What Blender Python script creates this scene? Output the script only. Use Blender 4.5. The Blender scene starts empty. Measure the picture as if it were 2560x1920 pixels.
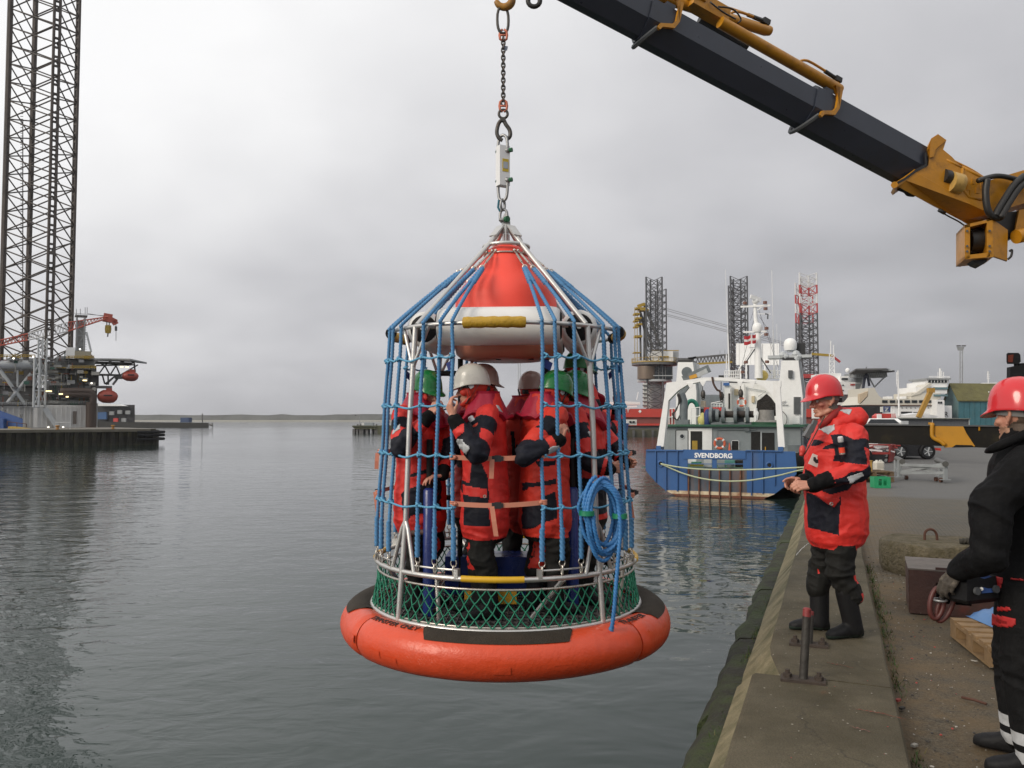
import bpy, math, random
import numpy as np
from mathutils import Vector, Matrix, Quaternion
R = math.radians
random.seed(7)
scene = bpy.context.scene
COL = scene.collection
# ---------------------------------------------------------------- camera, sky, sun, exposure
F = 2000.0                      # focal length in pixels of the 2560 wide photograph
EYE = Vector((0, 0, 1.65))
PITCH = math.atan(0.044)
WATER_Z = -2.4
cam_d = bpy.data.cameras.new('camera'); cam = bpy.data.objects.new('camera', cam_d); COL.objects.link(cam)
cam.location = EYE; cam.rotation_euler = (math.pi/2 + PITCH, 0, 0)
cam_d.sensor_width = 36; cam_d.lens = F/2560*36; cam_d.clip_start = 0.05; cam_d.clip_end = 9000
scene.camera = cam
SUN_DIR = Vector((-0.72, -0.52, 0.46)).normalized()
world = bpy.data.worlds.new('World'); scene.world = world; world.use_nodes = True
def make_world():
    nt = world.node_tree; N = nt.nodes; L = nt.links; N.clear()
    out = N.new('ShaderNodeOutputWorld'); bg = N.new('ShaderNodeBackground'); L.new(bg.outputs[0], out.inputs[0])
    bg.inputs[1].default_value = 0.1
    sky = N.new('ShaderNodeTexSky'); sky.sky_type = 'NISHITA'; sky.sun_disc = False
    sky.sun_elevation = math.asin(SUN_DIR.z); sky.sun_rotation = math.atan2(SUN_DIR.x, SUN_DIR.y)
    tc = N.new('ShaderNodeTexCoord')
    sep = N.new('ShaderNodeSeparateXYZ'); L.new(tc.outputs['Generated'], sep.inputs[0])
    def M(op, a, b=None, c=None, clamp=False):
        n = N.new('ShaderNodeMath'); n.operation = op; n.use_clamp = clamp
        for i, v in enumerate((a, b, c)):
            if v is None: continue
            if isinstance(v, (int, float)): n.inputs[i].default_value = v
            else: L.new(v, n.inputs[i])
        return n.outputs[0]
    zc = M('MAXIMUM', sep.outputs[2], 0.0)
    den = M('ADD', zc, 0.30)
    px = M('DIVIDE', sep.outputs[0], den); py = M('DIVIDE', sep.outputs[1], den)
    cmb = N.new('ShaderNodeCombineXYZ'); L.new(px, cmb.inputs[0]); L.new(py, cmb.inputs[1]); cmb.inputs[2].default_value = 2.7
    def noise(scale, detail, rough, dist=0.0):
        n = N.new('ShaderNodeTexNoise'); n.inputs['Scale'].default_value = scale; n.inputs['Detail'].default_value = detail
        n.inputs['Roughness'].default_value = rough; n.inputs['Distortion'].default_value = dist
        L.new(cmb.outputs[0], n.inputs['Vector']); return n.outputs[0]
    n1 = noise(0.8, 4, 0.45, 0.3); n2 = noise(2.0, 4, 0.45, 0.2)
    f = M('ADD', M('MULTIPLY', n1, 0.65), M('MULTIPLY', n2, 0.35))
    # thick cloud layer: thinner (brighter) overhead and to the west, where the sun is; denser low down
    elev = M('POWER', zc, 0.7)
    west = M('MULTIPLY', sep.outputs[0], M('SUBTRACT', M('MULTIPLY', sep.outputs[0], 0.12), 0.30))
    base = M('ADD', M('ADD', M('MULTIPLY', elev, 0.74), west), 0.345)
    val = M('ADD', base, M('MULTIPLY', M('SUBTRACT', f, 0.5), 0.95))
    val = M('MINIMUM', M('MAXIMUM', val, 0.25), 0.92)
    ramp = N.new('ShaderNodeValToRGB'); r = ramp.color_ramp
    r.elements[0].position = 0.2; r.elements[0].color = (0.215, 0.219, 0.234, 1)
    r.elements[1].position = 0.92; r.elements[1].color = (0.84, 0.84, 0.845, 1)
    for p, c in ((0.34, (0.300, 0.303, 0.322, 1)), (0.50, (0.445, 0.446, 0.470, 1)), (0.66, (0.600, 0.600, 0.618, 1))):
        e = r.elements.new(p); e.color = c
    L.new(val, ramp.inputs[0])
    sc = N.new('ShaderNodeVectorMath'); sc.operation = 'SCALE'; sc.inputs[3].default_value = 8.8
    L.new(ramp.outputs[0], sc.inputs[0])
    # small gaps of blue where the layer is thinnest
    gap = M('MULTIPLY', M('GREATER_THAN', zc, 0.41), M('SMOOTH_MIN', M('MAXIMUM', M('MULTIPLY', M('SUBTRACT', n2, 0.61), 9.0), 0.0), 1.0, 0.1), clamp=True)
    gap = M('MULTIPLY', gap, 0.55)
    mx = N.new('ShaderNodeMixRGB'); L.new(gap, mx.inputs[0]); L.new(sc.outputs[0], mx.inputs[1]); L.new(sky.outputs[0], mx.inputs[2])
    L.new(mx.outputs[0], bg.inputs[0])
make_world()
sun_d = bpy.data.lights.new('sun', 'SUN'); sun = bpy.data.objects.new('sun', sun_d); COL.objects.link(sun)
sun_d.energy = 1.5; sun_d.angle = R(24); sun_d.color = (1.0, 0.90, 0.76)
sun.rotation_euler = SUN_DIR.to_track_quat('Z', 'Y').to_euler()
scene.view_settings.view_transform = 'Standard'; scene.view_settings.look = 'None'
scene.view_settings.exposure = 0.42; scene.view_settings.gamma = 1.0; scene.view_settings.use_curve_mapping = False
scene.cycles.max_bounces = 6; scene.cycles.transparent_max_bounces = 8

# ---------------------------------------------------------------- geometry from the photograph's survey
_cp, _sp = math.cos(PITCH), math.sin(PITCH)
def ray(u, v):
    x = (u - 1280)/F; y = (960 - v)/F
    return Vector((x, _cp - y*_sp, _sp + y*_cp))
def at(u, v, Y):
    d = ray(u, v); return EYE + d*(Y/d.y)
def ground(u, v, z=0.0):
    d = ray(u, v); return EYE + d*((z - EYE.z)/d.z)
def hit(u, v, o, n):
    d = ray(u, v); return EYE + d*((o - EYE).dot(n)/d.dot(n))
QU = Vector((0.4, 1, 0)).normalized(); QN = Vector((1, -0.4, 0)).normalized()   # along / across the quay
def Q(s, t, z=0.0): return QU*s + QN*t + Vector((0, 0, z))
def qst(p): return p.dot(QU), p.dot(QN)

# ---------------------------------------------------------------- value noise (numpy)
def _h(ix, iy, iz):
    n = (ix*374761393 + iy*668265263 + iz*2147483647*3 + 1013904223) & 0xffffffff
    n = ((n ^ (n >> 13))*1274126177) & 0xffffffff
    n = n ^ (n >> 16)
    return (n & 0xffff)/65535.0
def vnoise(p):
    p = np.asarray(p, float); i = np.floor(p).astype(np.int64); f = p - i; f = f*f*(3 - 2*f)
    r = 0
    for dx in (0, 1):
        for dy in (0, 1):
            for dz in (0, 1):
                w = (f[:, 0] if dx else 1-f[:, 0])*(f[:, 1] if dy else 1-f[:, 1])*(f[:, 2] if dz else 1-f[:, 2])
                r = r + w*_h(i[:, 0]+dx, i[:, 1]+dy, i[:, 2]+dz)
    return r
def fbm(p, o=3):
    p = np.asarray(p, float); r = 0; a = 0.5; s = 0
    for k in range(o): r = r + a*vnoise(p*2**k + 17.3*k); s += a; a *= 0.5
    return r/s

# ---------------------------------------------------------------- materials
MATS = {}
def mat(name, col, rough=0.5, metal=0.0, var=0.12, vscale=4.0, bump=0.0, bscale=60.0, dirt=None, dscale=3.0, damt=0.5, spec=0.5, coat=0.0, emit=0.0, streak=False, brick=None, fine=0.0, cracks=False):
    if name in MATS: return MATS[name]
    m = bpy.data.materials.new(name); m.use_nodes = True; MATS[name] = m
    nt = m.node_tree; N = nt.nodes; L = nt.links; b = N['Principled BSDF']
    b.inputs['Metallic'].default_value = metal; b.inputs['Specular IOR Level'].default_value = spec; b.inputs['Coat Weight'].default_value = coat
    tc = N.new('ShaderNodeTexCoord'); vec = tc.outputs['Object']
    def nz(scale, detail=5, rough=.6, v=None):
        n = N.new('ShaderNodeTexNoise'); n.inputs['Scale'].default_value = scale; n.inputs['Detail'].default_value = detail
        n.inputs['Roughness'].default_value = rough; L.new(v or vec, n.inputs['Vector']); return n.outputs[0]
    def rmap(v, a, bb, c, d):
        n = N.new('ShaderNodeMapRange'); n.inputs[1].default_value = a; n.inputs[2].default_value = bb; n.inputs[3].default_value = c; n.inputs[4].default_value = d
        L.new(v, n.inputs[0]); return n.outputs[0]
    n1 = nz(vscale)
    hsv = N.new('ShaderNodeHueSaturation'); hsv.inputs['Color'].default_value = (*col, 1)
    L.new(rmap(n1, .3, .7, 1-var, 1+var), hsv.inputs['Value'])
    cout = hsv.outputs[0]
    if fine:
        n = nz(bscale*1.7, 3, .7); mh = N.new('ShaderNodeHueSaturation'); L.new(cout, mh.inputs['Color']); L.new(rmap(n, .3, .7, 1-fine, 1+fine), mh.inputs['Value']); cout = mh.outputs[0]
    if brick:
        bt = N.new('ShaderNodeTexBrick'); L.new(vec, bt.inputs['Vector']); bt.inputs['Scale'].default_value = brick
        bt.inputs['Color1'].default_value = (1, 1, 1, 1); bt.inputs['Color2'].default_value = (.75, .75, .75, 1); bt.inputs['Mortar'].default_value = (.45, .45, .42, 1)
        bt.inputs['Mortar Size'].default_value = 0.03
        mb_ = N.new('ShaderNodeMixRGB'); mb_.blend_type = 'MULTIPLY'; mb_.inputs[0].default_value = 1; L.new(cout, mb_.inputs[1]); L.new(bt.outputs[0], mb_.inputs[2]); cout = mb_.outputs[0]
    if dirt is not None:
        v = vec
        if streak:
            mp = N.new('ShaderNodeMapping'); mp.inputs['Scale'].default_value = (1, 1, .18); L.new(vec, mp.inputs[0]); v = mp.outputs[0]
        n2 = nz(dscale, 8, .68, v)
        mx = N.new('ShaderNodeMixRGB'); L.new(rmap(n2, .62-.28*damt, .78-.18*damt, 0, min(1, .35+damt)), mx.inputs[0]); L.new(cout, mx.inputs[1]); mx.inputs[2].default_value = (*dirt, 1); cout = mx.outputs[0]
    if cracks:      # hairline cracks, pale specks, dark drips and rusty smears
        def over(f, c):
            nonlocal cout
            mx = N.new('ShaderNodeMixRGB'); L.new(f, mx.inputs[0]); L.new(cout, mx.inputs[1]); mx.inputs[2].default_value = (*c, 1); cout = mx.outputs[0]
        vo = N.new('ShaderNodeTexVoronoi'); vo.feature = 'DISTANCE_TO_EDGE'; vo.inputs['Scale'].default_value = 1.1
        ad = N.new('ShaderNodeVectorMath'); ad.operation = 'ADD'; nn = N.new('ShaderNodeTexNoise'); nn.inputs['Scale'].default_value = 5; nn.inputs['Detail'].default_value = 6; L.new(vec, nn.inputs['Vector']); sc_ = N.new('ShaderNodeVectorMath'); sc_.operation = 'SCALE'; sc_.inputs[3].default_value = .35; L.new(nn.outputs[1], sc_.inputs[0]); L.new(vec, ad.inputs[0]); L.new(sc_.outputs[0], ad.inputs[1]); L.new(ad.outputs[0], vo.inputs['Vector'])
        mu = N.new('ShaderNodeMath'); mu.operation = 'MULTIPLY'; L.new(rmap(vo.outputs[0], .0, .012, .75, 0), mu.inputs[0]); L.new(rmap(nz(1.3), .5, .56, 0, 1), mu.inputs[1]); over(mu.outputs[0], (.03, .025, .016))
        v2 = N.new('ShaderNodeTexVoronoi'); v2.inputs['Scale'].default_value = 16; L.new(vec, v2.inputs['Vector']); m2 = N.new('ShaderNodeMath'); m2.operation = 'MULTIPLY'; L.new(rmap(v2.outputs[0], .07, .12, 1, 0), m2.inputs[0]); L.new(rmap(nz(9, 2), .5, .58, 0, .9), m2.inputs[1]); over(m2.outputs[0], (.40, .37, .30))
        over(rmap(nz(3.1, 7, .7), .66, .74, 0, .5), (.16, .062, .022)); over(rmap(nz(6.5, 6, .7), .62, .74, 0, .6), (.045, .038, .024))
    L.new(cout, b.inputs['Base Color'])
    L.new(rmap(nz(vscale*2.3), .3, .7, max(0, rough-.08), min(1, rough+.08)), b.inputs['Roughness'])
    if bump:
        bp = N.new('ShaderNodeBump'); bp.inputs['Strength'].default_value = bump; bp.inputs['Distance'].default_value = 1.0/bscale
        L.new(nz(bscale, 4, .65), bp.inputs['Height']); L.new(bp.outputs[0], b.inputs['Normal'])
    if emit:
        b.inputs['Emission Color'].default_value = (*col, 1); b.inputs['Emission Strength'].default_value = emit
    return m

# ---------------------------------------------------------------- mesh builder
def frame_of(t, up=None):
    t = t.normalized(); up = up or (Vector((0, 0, 1)) if abs(t.z) < .95 else Vector((0, 1, 0)))
    x = t.cross(up).normalized(); return x, x.cross(t).normalized()
class MB:
    def __init__(s): s.v = []; s.f = []; s.m = []; s.k = 0
    def mi(s, k): s.k = k; return s
    def add(s, vs, fs):
        o = len(s.v); s.v += [tuple(x) for x in vs]; s.f += [tuple(i+o for i in f) for f in fs]; s.m += [s.k]*len(fs); return s
    def box(s, c, size, rz=0.0, rot=None, taper=None):
        c = Vector(c); hx, hy, hz = size[0]/2, size[1]/2, size[2]/2
        vs = []
        for z in (-1, 1):
            k = taper if (taper and z > 0) else 1
            for x, y in ((-1, -1), (1, -1), (1, 1), (-1, 1)): vs.append(Vector((x*hx*k, y*hy*k, z*hz)))
        m = rot if rot is not None else Matrix.Rotation(rz, 3, 'Z')
        return s.add([c + m @ v for v in vs], [(3, 2, 1, 0), (4, 5, 6, 7), (0, 1, 5, 4), (1, 2, 6, 5), (2, 3, 7, 6), (3, 0, 4, 7)])
    def beam(s, a, b, w, h=None, up=None):
        a = Vector(a); b = Vector(b); h = h or w; x, y = frame_of(b-a, up)
        q = [x*(i*w/2) + y*(j*h/2) for i, j in ((-1, -1), (1, -1), (1, 1), (-1, 1))]
        return s.add([a+d for d in q] + [b+d for d in q], [(0, 1, 2, 3), (7, 6, 5, 4), (0, 4, 5, 1), (1, 5, 6, 2), (2, 6, 7, 3), (3, 7, 4, 0)])
    def tube(s, pts, r, n=8, caps=True, closed=False, twist=None, lobes=0, lobe=0.0):
        P = [Vector(p) for p in pts]; m = len(P); rr = r if hasattr(r, '__len__') else [r]*m
        T = []
        for i in range(m):
            a = P[(i-1) % m] if (closed or i) else P[0]; b = P[(i+1) % m] if (closed or i < m-1) else P[-1]
            d = b-a; T.append(d.normalized() if d.length > 1e-9 else Vector((0, 0, 1)))
        x, y = frame_of(T[0]); vs = []; L = 0
        for i in range(m):
            if i:
                q = T[i-1].rotation_difference(T[i]); x = q @ x; y = q @ y; L += (P[i]-P[i-1]).length
            ph = (L*twist) if twist else 0
            for k in range(n):
                a = 2*math.pi*k/n; rad = rr[i]*((1-lobe + lobe*abs(math.cos(lobes/2*(a-ph)))) if lobes else 1)
                vs.append(P[i] + x*(math.cos(a)*rad) + y*(math.sin(a)*rad))
        fs = []
        for i in range(m if closed else m-1):
            j = (i+1) % m
            for k in range(n):
                k2 = (k+1) % n; fs.append((i*n+k, i*n+k2, j*n+k2, j*n+k))
        if caps and not closed: fs += [tuple(range(n-1, -1, -1)), tuple((m-1)*n+k for k in range(n))]
        return s.add(vs, fs)
    def rope(s, pts, r, pitch=0.078, n=12, step=None):
        pts = resample(pts, step or pitch/16)
        return s.tube(pts, r, n, True, False, 2*math.pi/pitch, 3, 0.42)
    def cyl(s, a, b, r, n=12, r2=None): return s.tube([a, b], [r, r if r2 is None else r2], n)
    def ring(s, c, R_, r, n=48, k=8, axis='Z', sx=1, sy=1):
        c = Vector(c); pts = []
        for i in range(n):
            a = 2*math.pi*i/n; p = (math.cos(a)*R_*sx, math.sin(a)*R_*sy)
            pts.append(c + (Vector((p[0], p[1], 0)) if axis == 'Z' else Vector((p[0], 0, p[1])) if axis == 'Y' else Vector((0, p[0], p[1]))))
        return s.tube(pts, r, k, False, True)
    def lathe(s, prof, c=(0, 0, 0), n=24, a0=0.0, a1=2*math.pi, rot=None, sx=1, sy=1):
        c = Vector(c); full = abs(a1-a0-2*math.pi) < 1e-6; na = n if full else n+1; vs = []; fs = []
        for i in range(na):
            a = a0 + (a1-a0)*i/n
            for r, z in prof:
                p = Vector((math.sin(a)*r*sx, -math.cos(a)*r*sy, z)); vs.append(c + (rot @ p if rot else p))
        m = len(prof)
        for i in range(n):
            j = (i+1) % na
            for k in range(m-1): fs.append((i*m+k, j*m+k, j*m+k+1, i*m+k+1))
        return s.add(vs, fs)
    def ball(s, c, r, n=12, rot=None):
        c = Vector(c); r = r if hasattr(r, '__len__') else (r, r, r); vs = []; fs = []; m = max(4, n//2)
        for i in range(m+1):
            p = math.pi*i/m
            for k in range(n):
                a = 2*math.pi*k/n; q = Vector((math.sin(p)*math.cos(a)*r[0], math.sin(p)*math.sin(a)*r[1], math.cos(p)*r[2]))
                vs.append(c + (rot @ q if rot else q))
        for i in range(m):
            for k in range(n): fs.append((i*n+k, (i+1)*n+k, (i+1)*n+(k+1) % n, i*n+(k+1) % n))
        return s.add(vs, fs)
    def prism(s, poly, d):
        poly = [Vector(p) for p in poly]; d = Vector(d); n = len(poly)
        return s.add(poly + [p+d for p in poly], [tuple(range(n-1, -1, -1)), tuple(range(n, 2*n))] + [(i, (i+1) % n, (i+1) % n+n, i+n) for i in range(n)])
    def loft(s, rings, caps=True):
        n = len(rings[0]); vs = [p for r in rings for p in r]; fs = []
        for i in range(len(rings)-1):
            for k in range(n): fs.append((i*n+k, i*n+(k+1) % n, (i+1)*n+(k+1) % n, (i+1)*n+k))
        if caps: fs += [tuple(range(n-1, -1, -1)), tuple((len(rings)-1)*n+k for k in range(n))]
        return s.add(vs, fs)
    def capsule(s, a, b, ra, rb, n=12):
        a = Vector(a); b = Vector(b); d = (b-a); l = d.length; t = d/l; pts = []; rs = []
        for i in range(4): q = math.pi/2*i/4; pts.append(a - t*ra*math.cos(q)); rs.append(max(ra*math.sin(q), ra*.02))
        pts += [a, b]; rs += [ra, rb]
        for i in range(1, 5): q = math.pi/2*i/4; pts.append(b + t*rb*math.sin(q)); rs.append(max(rb*math.cos(q), rb*.02))
        return s.tube(pts, rs, n)
    def mesh(s, name, mats, smooth=False):
        me = bpy.data.meshes.new(name); me.from_pydata(s.v, [], s.f)
        for m in (mats if isinstance(mats, (list, tuple)) else [mats]): me.materials.append(m)
        if any(s.m): me.polygons.foreach_set('material_index', s.m)
        me.update()
        fix_normals(me)
        if smooth is True: me.polygons.foreach_set('use_smooth', [True]*len(me.polygons))
        elif smooth: me.polygons.foreach_set('use_smooth', [True]*len(me.polygons)); me.set_sharp_from_angle(angle=R(smooth))
        return me
    def build(s, name, mats, parent=None, smooth=False, **props):
        o = bpy.data.objects.new(name, s.mesh(name, mats, smooth)); COL.objects.link(o)
        if parent: o.parent = parent
        for k, v in props.items(): o[k] = v
        return o
def fix_normals(me):
    import bmesh
    bm = bmesh.new(); bm.from_mesh(me); bmesh.ops.recalc_face_normals(bm, faces=bm.faces); bm.to_mesh(me); bm.free()
def resample(pts, step):
    P = [Vector(p) for p in pts]; out = [P[0]]
    for a, b in zip(P, P[1:]):
        n = max(1, round((b-a).length/step))
        out += [a.lerp(b, i/n) for i in range(1, n+1)]
    return out
def smooth_path(pts, sub=6):
    P = [Vector(p) for p in pts]; out = []
    for i in range(len(P)-1):
        p0 = P[max(i-1, 0)]; p1 = P[i]; p2 = P[i+1]; p3 = P[min(i+2, len(P)-1)]
        for k in range(sub):
            t = k/sub
            out.append(0.5*((2*p1) + (p2-p0)*t + (2*p0-5*p1+4*p2-p3)*t*t + (3*p1-p0-3*p2+p3)*t*t*t))
    return out + [P[-1]]
def thing(name, label, cat, loc=(0, 0, 0), rz=0.0, group=None):
    o = bpy.data.objects.new(name, None); COL.objects.link(o); o.location = loc; o.rotation_euler = (0, 0, rz); o.empty_display_size = .2
    return tag(o, label, cat, group)
def tag(o, label, cat, group=None):
    o['label'] = label; o['category'] = cat
    if group: o['group'] = group
    return o
def struct(o): o['kind'] = 'structure'; return o
def stuff(o): o['kind'] = 'stuff'; return o
def copy_tree(o, parent=None):
    c = o.copy(); COL.objects.link(c)
    if parent: c.parent = parent
    for ch in o.children: copy_tree(ch, c)
    return c
def twin(o, parent=None, mw=None):
    """a part sharing the mesh of o"""
    c = o.copy(); COL.objects.link(c); c.parent = parent if parent else o.parent
    if mw is not None: c.matrix_local = mw
    return c
def text_mesh(body, size, depth, name, material, parent=None, mw=None, bold=0.0):
    cu = bpy.data.curves.new(name, 'FONT'); cu.body = body; cu.size = size; cu.extrude = depth; cu.align_x = 'CENTER'; cu.align_y = 'CENTER'; cu.offset = bold; cu.resolution_u = 3
    t = bpy.data.objects.new(name+'_tmp', cu); COL.objects.link(t)
    dg = bpy.context.evaluated_depsgraph_get(); me = bpy.data.meshes.new_from_object(t.evaluated_get(dg))
    bpy.data.objects.remove(t); me.materials.clear(); me.materials.append(material)
    o = bpy.data.objects.new(name, me); COL.objects.link(o)
    if parent: o.parent = parent
    if mw is not None: o.matrix_local = mw
    return o
def basis(o, x, y, z):
    m = Matrix((x, y, z)).transposed().to_4x4(); m.translation = o; return m
# ---------------------------------------------------------------- materials used all over
M_conc = mat('concrete', (.098, .081, .049), .85, var=.24, vscale=2.2, bump=.8, bscale=70, dirt=(.052, .042, .020), dscale=1.6, damt=.7, fine=.34, cracks=True)
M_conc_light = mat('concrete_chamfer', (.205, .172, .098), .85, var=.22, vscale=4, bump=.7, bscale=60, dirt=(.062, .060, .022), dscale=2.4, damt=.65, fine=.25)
M_moss = mat('mossy_stone', (.030, .029, .019), .9, var=.3, vscale=3, bump=.9, bscale=22, dirt=(.035, .052, .012), dscale=3, damt=.75, fine=.25)
M_white = mat('white_paint', (.78, .78, .77), .4, var=.04, dirt=(.55, .5, .42), dscale=1.2, damt=.05, streak=True)
M_offwhite = mat('offwhite_paint', (.62, .61, .57), .5, var=.06)
M_grey = mat('grey_paint', (.24, .27, .275), .5, var=.08)
M_lgrey = mat('light_grey_paint', (.42, .44, .45), .5, var=.08, dirt=(.25, .24, .22), dscale=.5, damt=.2, streak=True)
M_dgrey = mat('dark_grey_steel', (.07, .075, .08), .6, var=.15)
M_black = mat('black_paint', (.012, .012, .013), .5, var=.2)
M_rubber = mat('black_rubber', (.009, .009, .010), .6, spec=.25, var=.2, bump=.2, bscale=80)
M_alu = mat('aluminium_tube', (.55, .54, .52), .38, metal=.75, var=.08, vscale=8, bump=.1, bscale=90)
M_steel = mat('galvanised_steel', (.30, .30, .30), .42, metal=.7, var=.15, vscale=20)
M_dsteel = mat('dark_steel', (.075, .07, .065), .5, metal=.55, var=.3, vscale=25, dirt=(.10, .05, .025), dscale=18, damt=.3)
M_orange = mat('orange_skin', (.60, .065, .020), .34, var=.07, vscale=5, bump=.12, bscale=14, dirt=(.16, .03, .012), dscale=5, damt=.14)
M_yellow = mat('yellow_paint', (.56, .29, .012), .5, var=.12, dirt=(.12, .06, .012), dscale=4, damt=.25)
M_red = mat('red_paint', (.52, .045, .035), .45, var=.08)
M_glass = mat('dark_glass', (.018, .022, .026), .12, var=.1)
M_rust = mat('rusty_steel', (.085, .034, .02), .75, var=.3, vscale=9, bump=.4, bscale=60, dirt=(.045, .022, .016), dscale=4, damt=.5)
M_wood = mat('bare_wood', (.21, .132, .062), .8, var=.2, vscale=12, bump=.3, bscale=60)
M_green = mat('green_plastic', (.02, .28, .12), .45, var=.06)
M_blue = mat('blue_paint', (.03, .11, .32), .45, var=.08)

# ---------------------------------------------------------------- water
def make_water():
    m = bpy.data.materials.new('harbour_water'); m.use_nodes = True; nt = m.node_tree; N = nt.nodes; L = nt.links; b = N['Principled BSDF']
    b.inputs['Base Color'].default_value = (.018, .031, .027, 1); b.inputs['Roughness'].default_value = .03; b.inputs['IOR'].default_value = 1.333
    tc = N.new('ShaderNodeTexCoord'); geo = N.new('ShaderNodeNewGeometry')
    def nz(sx, sy, scale, detail, rz=0.0, dist=0.0, rough=.5):
        mp = N.new('ShaderNodeMapping'); mp.inputs['Scale'].default_value = (sx, sy, 1); mp.inputs['Rotation'].default_value = (0, 0, rz); L.new(tc.outputs['Object'], mp.inputs[0])
        n = N.new('ShaderNodeTexNoise'); n.inputs['Scale'].default_value = scale; n.inputs['Detail'].default_value = detail; n.inputs['Distortion'].default_value = dist
        n.inputs['Roughness'].default_value = rough; L.new(mp.outputs[0], n.inputs['Vector']); return n.outputs[0]
    def M(op, a, bb):
        n = N.new('ShaderNodeMath'); n.operation = op
        for i, v in enumerate((a, bb)):
            if isinstance(v, (int, float)): n.inputs[i].default_value = v
            else: L.new(v, n.inputs[i])
        return n.outputs[0]
    big = nz(.75, 1.2, .55, 3, R(14), .4)
    mid = nz(.8, 1.35, 2.0, 3, R(-9), .6)
    fine = nz(1, 1.4, 7.5, 2, R(20), .4)
    patch = nz(1, .6, .05, 4, R(30))     # cat's paws: rougher and calmer patches of the basin
    pr = N.new('ShaderNodeMapRange'); pr.inputs[1].default_value = .40; pr.inputs[2].default_value = .62; pr.inputs[3].default_value = .18; pr.inputs[4].default_value = 1.15; L.new(patch, pr.inputs[0])
    h = M('ADD', M('MULTIPLY', big, .17), M('MULTIPLY', pr.outputs[0], M('ADD', M('MULTIPLY', mid, .055), M('MULTIPLY', fine, .0045))))
    bp = N.new('ShaderNodeBump'); bp.inputs['Strength'].default_value = .46; bp.inputs['Distance'].default_value = 1.0; L.new(h, bp.inputs['Height']); L.new(bp.outputs[0], b.inputs['Normal'])
    mb = MB(); mb.add([(-2720, -60, WATER_Z), (2720, -60, WATER_Z), (2720, 1900, WATER_Z), (-2720, 1900, WATER_Z)], [(0, 1, 2, 3)])
    struct(mb.build('water', m))
make_water()

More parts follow.
